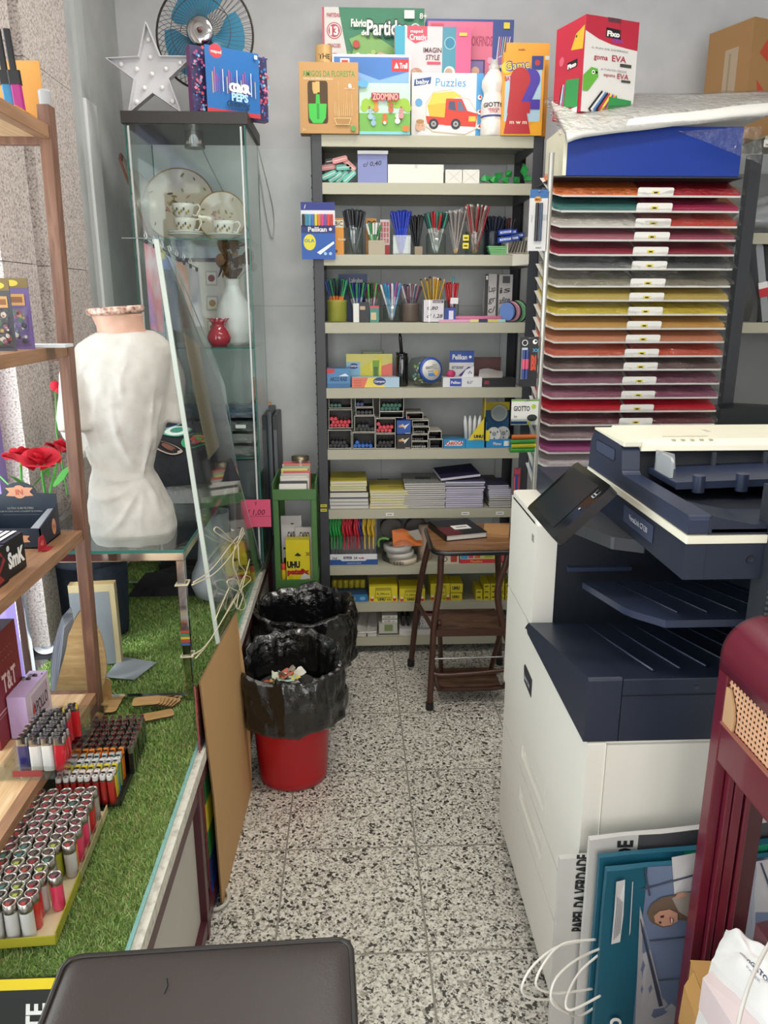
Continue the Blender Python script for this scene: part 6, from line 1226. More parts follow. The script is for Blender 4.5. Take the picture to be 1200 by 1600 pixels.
for (a, b, c, d, e, n_, r_, lab) in MK: marker_box(a, b, c, d, e, n_, r_, lab)
marker_box(593,643,630,653, '#17181b',0,0, 'empty dark open box under the green markers')
def p_bic(bg): return lambda f: [f.rect(.05,.05,.95,.95, C(bg)), f.poly([(.1,.55),(.45,.75),(.5,.60),(.9,.78),(.55,.35),(.5,.52)], C('#dcd6cc')), f.text('BIC',.15,.50,.18, C('#c98a2f'), bold=.04), f.rect(.6,.02,.95,.07, C('#c9c5ba'))]
def stackbox(u0, v0, u1, v1, lab, bg): return carton('bic_box', lab, 'box',(u0, v0, u1, v1),3.215,.10, C(bg), paint=p_bic(bg), z0=max(z5, P(u0, v1, y=3.215).z))
stackbox(620,679,642,701, 'black carton with white and orange logo, bottom of the pair', '#232226'); stackbox(620,657,642,678, 'blue carton with white and orange logo on the black one', '#2350a0')
for i,(a, b, c, d, col, n_, lab) in enumerate(((643,690,669,701, '#8f8e8a',6, 'lowest flat box of slim black pens'),(643,679,669,689, '#4a4a4c',5, 'second flat box of slim black pens'),(645,667,671,678, '#6a6a68',5, 'third flat box of slim black pens'),(644,657,670,666, '#5f5f60',5, 'fourth flat box of slim black pens'),(635,645,661,655, '#b02a2f',1, 'top flat box with one red tipped pen'),(671,687,692,701, '#2a2d38',4, 'low flat box right of the pen boxes'),(669,674,690,686, '#23242c',3, 'upper flat box right of the pen boxes'))):
    marker_box(a, b, c, d, col, n_,1, lab, inner='#151517', name='pen_box', r=.0045)
box_at('blue_strip_box', 'low light blue Carioca box on the fifth row', 'box',693,687,727,5, C('#2f86b8'), depth=.08, paint=lambda f: [f.poly([(.05,.3),(.3,.9),(.9,.8),(.85,.3)], C('#e0e4e6')), f.text('CARIOCA',.1,.35,.4, C('#c23a3a'), bold=.05, width=.8, rot=.05)])
t = thing('glue_tube_box', 'blue and yellow UHU box holding white tubes on the fifth row', 'box',(X(727,5),3.215, z5)); w_ = X(756,5)-X(727,5)
MB().box(0,0,0, w_,.07,.036, C('#2a93c9')).build('tray', parent=t)
mb = MB(); h_ = P(750,620, y=3.215).z-z5; mb.prism([(w_*.1,.034),(w_,.034),(w_, h_*.62)],-.002,0, C('#dcc92f'), 'y'); mb.box(w_-.004,-.002,.03, w_,.06, h_, C('#b9a22f')); f = Face(mb,(0,-.0025,.03),(1,0,0),(0,0,1), w_,.08); f.text('UHU',.42,.18,.16, C('#1d1d20'), bold=.06, width=.5); f.rect(.4,.06,.9,.1, C('#a38a20')); mb.build('yellow_side', parent=t)
for i in range(4): 
    m_ = MB(); m_.lathe([(0,0),(.008,0),(.008,.075),(.003,.10),(0,.10)], mat('#dfe0e0',.3, kind='tube'), n=12); o = m_.build('white_tube', loc=(X(729+6*i,5),3.24, z5+.035), rot=(0,-.08+.05*i,0), label='white squeeze tube standing in the UHU box', cat='tube', group='white tubes in the UHU box')
t = thing('tape_display', 'blue and yellow display box of correction tape on the fifth row', 'box',(X(758,5),3.22, z5)); w_ = X(799,5)-X(758,5)
mb = MB(); mb.box(0,0,0, w_,.003,.036, C('#2a86c4')); mb.box(0,.08,0, w_,.083,.17, C('#2b5f8a')); mb.box(0,0,0,.003,.08,.11, C('#3a7fa8')); f = Face(mb,(0,0,0),(1,0,0),(0,0,1), w_,.036); f.text('Mono',.3,.3,.4, WHITE, width=.3); f.rect(.7,.2,.9,.8, WHITE); mb.build('open_carton', parent=t)
MB().box(0,.078,.15, w_,.0795,.185, C('#d3c02f')).build('yellow_header', parent=t); MB().box(0,-.001,.030,.016,0,.075, C('#dcc92f')).build('yellow_tab', parent=t)
for i, u in enumerate((772,788)):
    m_ = MB(); m_.cyl((0,0,0),(0,.014,0),.030, mat('#d9d8d4',.35, kind='tape'), n=28); m_.cyl((0,-.001,0),(0,0,0),.010, C('#8f9aa0'), n=16); [m_.cyl((.018*math.cos(a),-.001,.018*math.sin(a)),(.018*math.cos(a),0,.018*math.sin(a)),.004, C('#5a5f66'), n=8) for a in (.5,2.6,4.7)]
    m_.build('correction_tape', loc=(X(u,5),3.235+.02*i, z5+.056), rot=(-.2,0,.2), label=('left' if i == 0 else 'right')+' white correction tape disc in the blue display', cat='tape')
mb = MB(); mb.cyl((0,0,0),(0,.01,0),.036, mat('#a9aaa2',.35), n=28); mb.cyl((0,-.001,0),(0,0,0),.028, C('#8f9a9a'), n=24); mb.build('tape_disc', loc=(X(782,5),3.28, z5+.14), label='grey tape disc at the back of the blue display box', cat='tape')
# ---------------------------------------------------------------- row 6: notebook stacks
z6 = Z(6)
def stack(u0, u1, v, n, D, cols, labf, group, jit=.002, Y=3.21, top=None, topm=None, zb=None):
    x0, x1 = X(u0,6, Y), X(u1,6, Y); h = (P(u0, v, y=Y).z-(zb or z6)); dz = h/n; first = {}
    for i in range(n):
        c = cols[i % len(cols)] if not (top and i == n-1) else top
        mb = None; loc = (x0+rnd.uniform(-jit, jit), Y+rnd.uniform(-jit, jit),(zb or z6)+dz*i); rot = (0,0, rnd.uniform(-.015,.015))
        if c not in first:
            mb = MB(); cv = C(c); mb.box(0,0,0, x1-x0, D, dz*.14, cv); mb.box(.001,.001, dz*.14, x1-x0-.001, D, dz*.82, mat('#c9c6d0' if group.startswith('purple') else '#d0cdc6',.7, kind='pages')); mb.box(0,0, dz*.82, x1-x0, D, dz*.96, cv)
            if i == n-1 and topm: topm(Face(mb,(0,0, dz*.96),(1,0,0),(0,1,0), x1-x0, D))
            first[c] = mb.build('notebook', loc=loc, rot=rot, label=labf(i, c), cat='notebook', group=group if not (top and i == n-1) else None)
        else: dup(first[c], loc, rot)
    return z6+h
YW = '#cfc04a'
stack(515,576,779,3,.19,['#9a9ba0'], lambda i, c: 'grey paged notebook in the lower part of the leftmost stack', 'grey notebooks of the leftmost stack'); zz = P(515,779, y=3.21).z
stack(515,575,768,1,.19,['#2c2d31'], lambda i, c: 'thick black edged notebook in the middle of the leftmost stack', 'black notebook', zb=zz)
zz = P(515,768, y=3.21).z
stack(516,573,752,4,.19,['#c9bf55'], lambda i, c: 'yellow covered notebook in the upper part of the leftmost stack' if i < 3 else 'topmost yellow notebook of the leftmost stack', 'yellow notebooks of the leftmost stack', top=YW, topm=lambda f: [f.text('mm',.55,.3,.12, C('#8a7f2a'), width=.3, shear=.2)], zb=zz)
stack(578,638,766,7,.20,['#c8bb50'], lambda i, c: 'yellow covered notebook in the second stack' if c != YW else 'topmost yellow notebook of the second stack', 'yellow notebooks of the second stack', top=YW, topm=lambda f: [f.text('mm',.5,.3,.12, C('#8a7f2a'), width=.3, shear=.2)])
def p_comp(f):
    f.rect(0,0,1,1, ramp_mat('marbled_cover', 'noise',220,[(.45, '#1b1b1e'),(.55, '#c9c9c6')], rough=.4)); f.poly([(.3+.4*x,.35+.25*y) for x, y in rrect(0,0,1,1,.3)], C('#4a4a4c'))
stack(632,696,755,12,.20,['#77757a'], lambda i, c: 'white edged notebook in the marbled stack' if c != '#3a3a3c' else 'marbled black and white notebook on top of the third stack', 'notebooks under the marbled one', top='#3a3a3c', topm=p_comp)
stack(696,755,764,9,.20,['#8f86a8'], lambda i, c: 'purple tinted notebook in the tall fourth stack', 'purple notebooks of the fourth stack'); zz = P(696,764, y=3.21).z
stack(694,756,752,3,.18,['#4a4668'], lambda i, c: 'dark violet notebook high in the fourth stack', 'purple dark notebooks of the fourth stack', jit=.006, zb=zz); zz = P(696,752, y=3.21).z
mb = MB(); mb.box(0,0,0,.175,.15,.010, C('#d5d2da')); mb.box(0,0,.010,.175,.15,.012, C('#2e2c4c')); mb.build('notebook', loc=(X(688,6),3.215, zz+.001), rot=(.10,-.08,.12), label='dark violet notebook lying askew on top of the fourth stack', cat='notebook')
stack(764,799,776,5,.14,['#232326'], lambda i, c: 'small black notebook at the bottom of the rightmost stack', 'black notebooks of the rightmost stack'); zz = P(764,776, y=3.21).z
stack(763,798,764,4,.14,['#8a84a0'], lambda i, c: 'small violet grey notebook in the middle of the rightmost stack', 'purple small notebooks of the rightmost stack', zb=zz); zz = P(764,764, y=3.21).z
stack(762,795,758,2,.14,['#2e2c4c'], lambda i, c: 'small dark violet notebook on top of the rightmost stack', 'purple top notebooks of the rightmost stack', zb=zz)
stack(684,735,752,14,.08,['#5d5c50'], lambda i, c: 'olive notebook in the pile behind the fourth stack', 'olive notebooks behind', Y=3.43)
stack(748,775,748,12,.08,['#4d4d4a'], lambda i, c: 'grey notebook in the pile behind the rightmost stack', 'grey notebooks behind', Y=3.43)
for u0, u1, v, lab in ((590,608,752, 'black block standing behind the second notebook stack'),(618,634,758, 'low black block behind the gap of the notebook stacks')): carton('black_block', lab, 'box',(u0, v, u1,795),3.44,.05, C('#1f1f22'), z0=z6)
# ---------------------------------------------------------------- row 7
z7 = Z(7); YS = 3.215
bx0, bx1 = X(515,7, YS), X(590,7, YS); hb = P(550,866, y=YS).z-z7
t = thing('scissors_box', 'white and blue counter box packed with coloured scissors', 'box',(bx0, YS, z7)); mb = MB(); w_ = bx1-bx0
mb.box(0,0,0, w_,.002, hb, C('#d9dade')); mb.box(0,.13,0, w_,.132,.20, C('#bdbdbf')); mb.box(0,0,0, w_,.13,.002, C('#d9dade')); mb.box(0,0,0,.002,.13, hb, C('#27407f')); mb.box(w_-.002,0,0, w_,.13, hb, C('#27407f'))
f = Face(mb,(0,0,0),(1,0,0),(0,0,1), w_, hb); f.poly([(0,0),(1,0),(1,.5),(.78,.5),(.74,.36),(.26,.36),(.22,.5),(0,.5)], C('#234f96')); f.rect(.29,.56,.46,.78, C('#1d2a4a')); f.text('MILAN',.31,.61,.12, WHITE, width=.13); f.text('24',.50,.55,.24, C('#3a3a44'), bold=.02); f.text('5x6',.05,.56,.22, C('#26262c'), shear=.2); f.poly([(.60,.7),(.72,.58),(.70,.72),(.60,.62)], C('#c23a4a')); f.text('scissors for school',.36,.14,.09, WHITE, width=.3)
f = Face(mb,(0,.13,0),(1,0,0),(0,0,1), w_,.20); f.text('24',.40,.80,.10, C('#6a4a4a')); mb.build('open_carton', parent=t)
def scissors(col):
    mb = MB(); m = mat(col,.28, kind='handle'); lp = [(-.013,.0),(-.004,-.030),(.002,-.055),(.0,-.06),(-.012,-.03),(-.018,.004),(-.012,.022),(-.002,.024),(.0,.012),(-.013,.0)]
    pts = spline([(0,0,.115),(.006,0,.145),(.018,0,.160),(.028,0,.172),(.024,0,.190),(.010,0,.196),(.0,0,.186),(.0,0,.165),(-.003,0,.14),(0,0,.115)],3)
    mb.tube([(-.006*math.sin((p.z-.115)*38), p.x-.012, p.z+.008) for p in pts],.0052, m, n=8); mb.tube([(.0065-.006*math.sin((p.z-.115)*38),-p.x+.012+.004, p.z-.002) for p in pts],.0050, m, n=8)
    mb.box(-.002,-.006,.06,.003,.010,.12, m); mb.prism([(-.006,.12),(.008,.12),(.004,.0),(-.002,.0)],0,.0015, STEEL, 'x'); return mb
cl = [('#2f9b4b', 'green'),('#c42a3a', 'red'),('#27367a', 'blue'),('#d9b43a', 'yellow')]
k = 0
for row in range(3):
    first = {}
    for c,(x0, x1, n_) in zip(cl,((.05,.26,4),(.32,.64,5),(.69,.69,1),(.76,.93,3))):
        for i in range(n_):
            x = bx0+w_*(x0+(x1-x0)*(i/max(1, n_-1))); loc = (x-.0035, YS+.03+.036*row, z7+.004+.006*row); rot = (-.06, rnd.uniform(-.03,.03), rnd.uniform(-.1,.1))
            cc = cl[1] if (row == 2 and c[1] != 'yellow') else c
            if cc not in first: first[cc] = scissors(cc[0]).build('scissors', loc=loc, rot=rot, label='%s handled scissors in the %s row of the white and blue box' % (cc[1],('front', 'middle', 'back')[row]), cat='scissors', group='%s scissors in the %s row' % (cc[1],('front', 'middle', 'back')[row]))
            else: dup(first[cc], loc, rot)
def ringtape(name, lab, loc, R, r, h, col, rot=(0,0,0), group=None):
    mb = MB(); mb.lathe([(r,0),(R,0),(R, h),(r, h),(r,0)], mat(col,.3, kind='tape'), n=32); mb.capl = False; return mb.build(name, loc=loc, rot=rot, label=lab, cat='tape', group=group)
cx = X(627,7,3.26)
for i,(dx, rz_, c, lab) in enumerate(((.008,0, '#c9bda6', 'barcoded tape roll at the bottom of the bagged pile'),(-.006,0, '#bdb9b0', 'clear tape roll in the middle of the bagged pile'),(-.018,0, '#a9a8a4', 'clear tape roll on top of the bagged pile'))):
    o = ringtape('tape_roll', lab,(cx+dx,3.255, z7+.027*i),.062,.030,.024, c, rot=(.0,0,0))
mb = MB(); f = Face(mb,(0,0,0),(1,0,0),(0,0,1),.05,.02); [f.rect(.04+.09*k,.1,.04+.09*k+(.03 if k % 3 else .055),.9, BLACK) for k in range(10)]
mb.build('barcode_strip', loc=(cx-.040,3.1915, z7+.002), label='barcode strip on the bottom tape roll', cat='label')
mb = MB(); mb.lathe([(.085,.0),(.088,.02),(.078,.05),(.07,.08),(.045,.10),(.0,.112)], FILM, c=(0,0,0), n=30, fn=lambda q, a, r, z: (q[0]+.010*noise.noise(Vector((a*1.5, z*20,1))), q[1]*.8+.008*noise.noise(Vector((a*2, z*20,5))), max(0.001, q[2]+.012*noise.noise(Vector((a*2, z*15,3))))))
mb.build('film_bag', loc=(cx,3.275, z7), label='crumpled clear bag around the tape rolls on the seventh row', cat='bag')
mb = MB(); mb.add([(-.01,0,.03),(.12,.01,.03),(.12,.03,.075),(.03,.03,.105),(-.015,.02,.10)],[(0,1,2,3,4)], mat('#d9742a',.45)); mb.add([(.05,-.002,.10),(.10,-.002,.11),(.12,-.002,.06),(.09,-.002,.06)],[(0,1,2,3)], C('#a9a39a')); mb.build('orange_card', loc=(X(618,7),3.235, z7+.045), label='bright orange card sticking out over the bagged tape rolls', cat='card')
mb = MB(); mb.tube(spline([(0,0,0),(.0,0,.03),(.02,0,.04),(.045,0,.035)],4),.006, C('#5f9a4a'), n=8); mb.build('green_hook', loc=(X(592,7),3.25, z7+.07), label='green plastic handle between the scissors and the tape bag', cat='hook')
for u, lab in ((612, 'left grey round spool standing at the back of the seventh row'),(650, 'right grey round spool standing at the back of the seventh row')):
    mb = MB(); mb.cyl((0,0,0),(0,.04,0),.052, C('#55504c'), n=32); mb.cyl((0,-.001,0),(0,0,0),.046, C('#6a6562'), n=28); mb.build('spool', loc=(X(u,7,3.36),3.36, z7+.118), label=lab, cat='spool'); MB().box(-.03,0,0,.03,.05,.064, C('#3a3836')).build('dark_box', loc=(X(u,7,3.36),3.36, z7), label=lab.replace('grey round spool standing', 'dark low box carrying the grey spool'), cat='box')
mb = MB(); mb.lathe([(0,0),(.032,0),(.034,.06),(.030,.10),(.033,.13),(.030,.16),(0,.16)], mat('#b9a593',.4, kind='beige_plastic'), n=24); mb.build('beige_bottle', loc=(X(664,7,3.29),3.29, z7), label='beige wrapped roll standing behind the front leg of the stool', cat='roll')
def p_lamy(f): f.disc(.22,.30,.012, C('#4a4444')); f.disc(.22,.30,.008, C('#cdbfae')); f.text('GIANTS',.25,.55,.16, C('#5a3a2a'), width=.5); f.rect(.55,.1,.9,.6, C('#a3402f'))
box_at('tape_box', 'cream box with ring picture under the stool seat', 'box',689,858,717,7, C('#cdbfae'), depth=.09, paint=p_lamy)
def p_plast(f): f.rect(0,0,1,.28, C('#c2303c')); f.rect(.02,.32,.22,.92, C('#3f8fc4')); f.rect(.24,.36,.38,.84, C('#c23a72')); f.rect(.42,.36,.58,.84, C('#c9602a')); f.rect(.62,.3,1,.95, C('#c9bf6a')); f.text('Plastilina',.3,.06,.16, C('#e0b84a'), width=.35); f.poly([(.7,.4),(.8,.9),(.84,.6),(.9,.85),(.95,.4)], C('#8fa33a'))
box_at('modelling_clay_box', 'long colourful box with red base strip under the stool seat', 'box',719,858,773,7, C('#c9bf9a'), depth=.09, paint=p_plast)
for i,(a, b) in enumerate(((780,789),(790,798),(799,806))): box_at('red_box',['left', 'middle', 'right'][i]+' upright red and white box at the right end of the seventh row', 'box', a,856, b,7, C('#b0303c'), depth=.08, paint=lambda f: [f.rect(.2,.1,.7,.9, C('#d8c9c9')) if i == 1 else f.rect(.45,.15,.8,.85, C('#c9636a'))])
# ---------------------------------------------------------------- row 8: glue boxes
z8 = Z(8)
def p_blue(f): f.rect(0,0,1,1, C('#2f6fa8')); f.poly([(0,0),(.25,0),(.18,1),(0,1)], C('#14202e')); [f.disc(a,.45,.013, C('#6fb0d8'), rb=.009) for a in (.55,.85)]; f.disc(.13,.3,.010, WHITE, rb=.006)
box_at('blue_glue_box', 'low blue box with round glue stick prints at the left of the eighth row', 'box',523,929,574,8, C('#234a6f'), depth=.10, paint=p_blue)
first = None
for i in range(6):
    loc = (X(522+9*i,8,3.25),3.31, z8)
    if first is None: mb = MB(); mb.lathe([(0,0),(.013,0),(.013,.07),(.011,.072),(0,.072)], mat('#b9ad2f',.35), n=14); first = mb.build('glue_stick', loc=loc, label='yellow glue stick standing behind the low blue box', cat='glue stick', group='glue sticks behind the low blue box')
    else: dup(first, loc)
def p_uhu(f): f.text('UHU',.30,.06,.2, C('#1d1d20'), bold=.06, width=.28); f.text('stic',.62,.06,.17, C('#1d1d20'), bold=.02, width=.18); f.poly([(.18,.22),(.82,.22),(.78,.92),(.22,.92)], C('#a89a24')); f.poly([(.22,.30),(.78,.30),(.76,.72),(.24,.72)], C('#d3c42f')); f.text('Uhu',.28,.45,.12, C('#2a2a24'), width=.42); [(f.disc(a,.14,.008, C('#c2303c')), f.disc(a,.28,.006, C('#e0dcc8'))) for a in (.10,.90)]
box_at('uhu_box', 'yellow UHU display box left of the stool leg', 'box',577,916,621,8, C('#dccb2a'), depth=.12, paint=p_uhu)
box_at('uhu_box', 'yellow UHU display box just behind the left stool leg', 'box',624,920,664,8, C('#d6c52a'), depth=.12, paint=p_uhu)
box_at('uhu_box', 'yellow UHU display box between the front stool legs', 'box',673,912,703,8, C('#d6c52a'), depth=.12, paint=p_uhu)
def grey_cover(u0, u1, v0, lab):
    a = P(u0, v0, y=3.30); b = P(u1, v0, y=3.30); MB().box(0,0,0, b.x-a.x,.004, a.z-z8, C('#5f5d58')).build('card_flap', loc=(a.x,3.345, z8), label=lab, cat='card')
grey_cover(574,622,900, 'grey card flap behind the first UHU box'); 
def small(u0, v0, u1, v1, lab, group=None):
    return carton('glue_carton', lab, 'box',(u0, v0, u1, v1),3.215,.10, C('#d6c52a'), z0=max(z8, P(u0, v1, y=3.215).z+.0005), paint=lambda f: f.text('UHU',.15,.35,.35, C('#26251c'), bold=.06, width=.6), group=group)
small(704,912,723,926, 'upper one of the two stacked UHU cartons beside the display box'); small(704,927,722,941, 'lower one of the two stacked UHU cartons beside the display box')
k = 0
for ci,(u, n_) in enumerate(((744,2),(756,3),(767,3),(778,4),(790,3))):
    for j in range(n_):
        v1 = 940-10*j; a, b = X(u,8,3.215), X(u+10,8,3.215)
        mb = MB(); mb.box(0,0,0, b-a,.11,.024, C('#d6c52a')); Face(mb,(0,0,0),(1,0,0),(0,0,1), b-a,.024).text('UHU',.15,.35,.35, C('#26251c'), bold=.06, width=.6)
        mb.build('glue_carton', loc=(a,3.215+.004*j, z8+.0246*j), label='small UHU carton, %s in the %s column right of the gap' % (['lowest', 'second from below', 'third from below', 'topmost fourth'][j],['first', 'second', 'third', 'fourth', 'fifth'][ci]), cat='box')
# ---------------------------------------------------------------- row 9
z9 = Z(9)
for i,(u0, u1, a) in enumerate(((530,546,.25),(543,556,.3),(557,574,.2),(572,588,.05))):
    x0, x1 = X(u0,9), X(u1,9); mb = MB(); mb.grid(lambda u, v: ((x1-x0)*u+.03*v,-.02+.24*v,.02+.055*v+.012*math.sin(u*3+i)),6,8, mat('#c3c0b9',.35, kind='plastic_envelope')); mb.box(0,-.02,0, x1-x0,.2,.016, C('#d0cdc6')); mb.tube([(0,-.02,.018),(x1-x0,-.02,.022)],.004, C('#dad8d2'), n=6)
    mb.build('envelope_bundle', loc=(x0,3.225, z9), label=['leftmost', 'second', 'third', 'rightmost'][i]+' of the white wrapped envelope bundles on the lowest row', cat='bundle')
box_at('receipt_box', 'white box with black base line on the lowest row', 'box',592,974,621,9, C('#bdbbb2'), depth=.12, paint=lambda f: [f.rect(0,.05,1,.15, BLACK), f.rect(.3,.35,.75,.9, C('#7a8a5a'))])
for i, lab in enumerate(('lower small white box with symbols on the receipt box', 'upper small white box with symbols on the receipt box')):
    v = 974-6.5*i; carton('symbol_box', lab, 'box',(597, v-6,621, v),3.22,.09, C('#d3d1c8'), z0=P(597,974, y=3.215).z+.0195*i+.0006, paint=lambda f: f.text('o8 x',.15,.3,.4, C('#3a3a3c'), width=.7))
t_ = box_at('white_label_box', 'open white box with dark contents on the lowest row', 'box',624,982,651,9, C('#c9c7c4'), depth=.12, paint=lambda f: f.text('Etiqueta',.4,.4,.12, C('#5a5a60'), width=.5))
for i, u in enumerate((628,636)): 
    mb = MB(); mb.box(0,0,0,.012,.08,.05, BLKPL); mb.build('black_case', loc=(X(u,9),3.24, P(624,982, y=3.215).z+.0008), rot=(0,0,0), label=('left' if not i else 'right')+' black case standing on the open white box of the lowest row', cat='case')
for i in range(5):
    mb = MB(); mb.box(0,0,0,.068,.10,.0135, C('#c9c8c6' if i < 4 else '#8a4a54')); Face(mb,(0,0,0),(1,0,0),(0,0,1),.068,.0135).rect(.1,.3,.16,.7, BLACK)
    mb.build('ink_box', loc=(X(656,9)+.004*(i % 2),3.23, z9+.028+.0140*i), label='%s thin white box in the pile beside the dark cases' % ['lowest', 'second', 'third', 'fourth', 'reddish topmost'][i], cat='box')
box_at('white_base_box', 'flat white box under the pile of thin boxes on the lowest row', 'box',652,984,678,9, C('#cfcdc9'), depth=.12)
box_at('blue_label_box', 'small white box with blue label seen between the stool legs', 'box',686,983,710,9, C('#cfcfd2'), depth=.08, paint=lambda f: f.rect(.4,.2,.95,.85, C('#27407f')))
mb = MB(); mb.prism(rrect(-.045,-.05,.045,.05,.02),0,.025, BLKPL); mb.build('black_stapler', loc=(X(733,9,3.28),3.27, z9), label='flat black device behind the lower stool step', cat='device', bevel=.008)
box_at('white_small_box', 'white box with small print at the right of the lowest row', 'box',756,981,776,9, C('#cbc9c5'), depth=.08, paint=lambda f: f.text('ABCDE',.1,.4,.3, C('#6a6a6c'), width=.7))
box_at('grey_box', 'pale grey box at the right end of the lowest row', 'box',778,975,798,9, C('#a9a8a6'), depth=.08)
mb = MB(); mb.ball((0,0,0),.045, C('#8f938e'), sz=.6, n=14); mb.build('bagged_item', loc=(X(790,9,3.27),3.27, P(790,975, y=3.25).z+.028), label='bagged greenish item lying on the pale grey box of the lowest row', cat='packet')
# ---------------------------------------------------------------- blister packs hanging on the posts
def hang(name, lab, u0, v0, u1, v1, Y, base, paint, extra=None, th=.003):
    a, b = P(u0, v1, y=Y), P(u1, v0, y=Y); w_, h_ = b.x-a.x, b.z-a.z; t = thing(name, lab, 'blister pack',(a.x, Y, a.z)); mb = MB(); mb.box(0,0,0, w_, th, h_, base)
    paint(Face(mb,(0,0,0),(1,0,0),(0,0,1), w_, h_)); mb.build('card', parent=t); 
    m_ = MB(); m_.tube(spline([(w_*.5,.0, h_*.95),(w_*.5,-.004, h_*.97),(w_*.5, SY-Y-.001, h_*.96) if Y > 3 else (w_+.004,.008, h_*.96)],4),.0015, STEEL, n=6); m_.build('hook', parent=t)
    if extra: extra(t, w_, h_)
    return t
def p_pel(f):
    f.rect(0,.60,1,.86, C('#d8d9dc')); f.rect(0,.86,1,1, C('#22307f')); f.rect(0,0,1,.60, C('#1f56a8')); f.rect(0,.46,1,.60, C('#1c2f74')); f.text('Pelikan',.20,.49,.085, WHITE, bold=.03, width=.55); f.disc(.86,.53,.006, WHITE); f.disc(.24,.30,.024, C('#d8cf2f'), rb=.030); f.text('OLA',.08,.30,.06, C('#1f56a8'), width=.3)
    f.poly([(.45,.12),(.95,.32),(.97,.28),(.55,.08)], C('#dfe8f0')); f.disc(.7,.1,.006, C('#9fc8e8')); f.disc(.85,.1,.006, C('#9fc8e8')); f.text('l',.1,.89,.07, WHITE, shear=.3)
def x_pel(t, w_, h_):
    for i, c in enumerate(('#2a2a2e', '#3f8fa8', '#3aa0c8', '#4f6fc0', '#dccf3a', '#e07a3a', '#d84a8a', '#8a4aa8', '#dc4a3a', '#c8323a')):
        m_ = MB(); m_.cyl((0,0,0),(0,0, h_*.20),.0052, mat(c,.3, kind='felt_pen'), n=10); m_.build('felt_pen', parent=t, loc=(.009+(w_-.016)*i/9.5,-.005, h_*.59))
hang('pen_pack', 'blue Pelikan pack of felt pens hanging on the left shelf post',472,316,523,405,3.185, C('#1f56a8'), p_pel, x_pel)
def p_bicw(f):
    f.rect(0,0,1,1, C('#c9c8c6')); f.rect(0,.86,1,1, C('#2a5f96')); f.disc(.45,.84,.012, C('#dc9434'), rb=.009); f.text('BiC',.3,.82,.04, C('#3a2016'), bold=.04, width=.35); f.text('j j',.1,.5,.1, C('#9aa0a4')); f.text('lll',.75,.5,.1, C('#9aa0a4'))
    f.text('mini',.45,.04,.03, C('#2a2a40'), width=.3)
def x_bicw(t, w_, h_): m_ = MB(); m_.cyl((0,0,0),(0,0, h_*.62),.006, BLKPL, n=10); m_.cyl((.013,0,0),(.013,0, h_*.62),.005, mat('#3a4a66',.3), n=10); m_.build('black_pens', parent=t, loc=(w_*.42,-.006, h_*.16))
hang('pen_pack', 'white BIC pack of two dark pens hanging on the front pole of the paper rack',824,296,857,392,2.64, C('#c9c8c6'), p_bicw, x_bicw)
def p_dark(f): f.rect(0,0,1,1, C('#1d1c20')); f.rect(.10,.15,.42,.78, C('#b9c0c4')); f.text('B!',.62,.35,.28, C('#c9452a'), bold=.06, width=.3); f.text('xx',.68,.7,.1, C('#3fa0c8')); f.disc(.25,.88,.010, WHITE); f.disc(.25,.88,.008, BLACK); f.disc(.8,.9,.008, WHITE); f.disc(.84,.91,.004, BLACK)
def x_dark(t, w_, h_):
    for k in range(2): m_ = MB(); m_.cyl((0,0,0),(0,0, h_*.58),.0058, mat('#2a3f7a',.3), n=10); m_.cyl((0,-.001, h_*.2),(0,-.001, h_*.4),.0061, mat('#c94a6a',.3), n=10); m_.build('marker', parent=t, loc=(w_*(.20+.18*k),-.008, h_*.16))
hang('marker_pack', 'black pack of two coloured markers hanging above the Giotto pack',810,526,842,604,2.64, C('#1d1c20'), p_dark, x_dark)
def p_gio(f): f.rect(0,0,1,1, C('#d3d2cc')); f.rect(0,.93,1,1, C('#6a9a4a')); f.text('GIOTTO',.08,.55,.20, C('#2a2a30'), bold=.03, width=.6); f.disc(.78,.28,.018, C('#2c2c30'), rb=.012); f.disc(.82,.72,.008, C('#9fb83a')); f.rect(.0,.04,.6,.14, C('#27407f')); f.disc(.66,.08,.006, C('#dccb2f')); f.text('be',.1,.3,.1, C('#8a8a8c'))
hang('chalk_pack', 'white Giotto pack hanging low on the front pole of the paper rack',798,624,842,664,2.635, C('#d3d2cc'), p_gio)
q = P(797,704, y=2.60)
for i, c in enumerate(('#3f9a3f', '#d6c02f', '#4a9a4a', '#dc6a2a')):
    nm_ = ['green bottom', 'yellow', 'green upper', 'orange top'][i]
    m_ = MB(); m_.cyl((0,0,0),(.084,0,.002),.0078, mat(c,.4, kind='stick'), n=10); m_.build('modelling_stick', loc=(q.x+.004*(i % 2),2.60, q.z+.0155*i), label='%s modelling stick in the bag below the Giotto pack' % nm_, cat='stick')
a, b = P(795,706, y=2.59), P(838,665, y=2.59); mb = MB(); mb.box(0,0,0, b.x-a.x,.001, b.z-a.z+.02, JARG); mb.box(0,.024,0, b.x-a.x,.025, b.z-a.z+.02, JARG); mb.build('stick_bag', loc=(a.x,2.588, a.z), label='clear bag holding four coloured modelling sticks below the Giotto pack', cat='bag')
def p_rb(f): f.rect(0,0,1,1, C('#8a3a4a')); f.rect(.3,.1,.6,.85, C('#2a4a9a')); f.rect(.65,.1,.9,.8, C('#b8484a')); f.rect(.05,.1,.25,.8, C('#c9606a')); f.rect(.1,.86,.9,.97, C('#b9485a'))
hang('pencil_pack', 'narrow red and blue pencil pack hanging on the right post beside the notebooks',800,731,814,798,3.17, C('#8a3a4a'), p_rb)
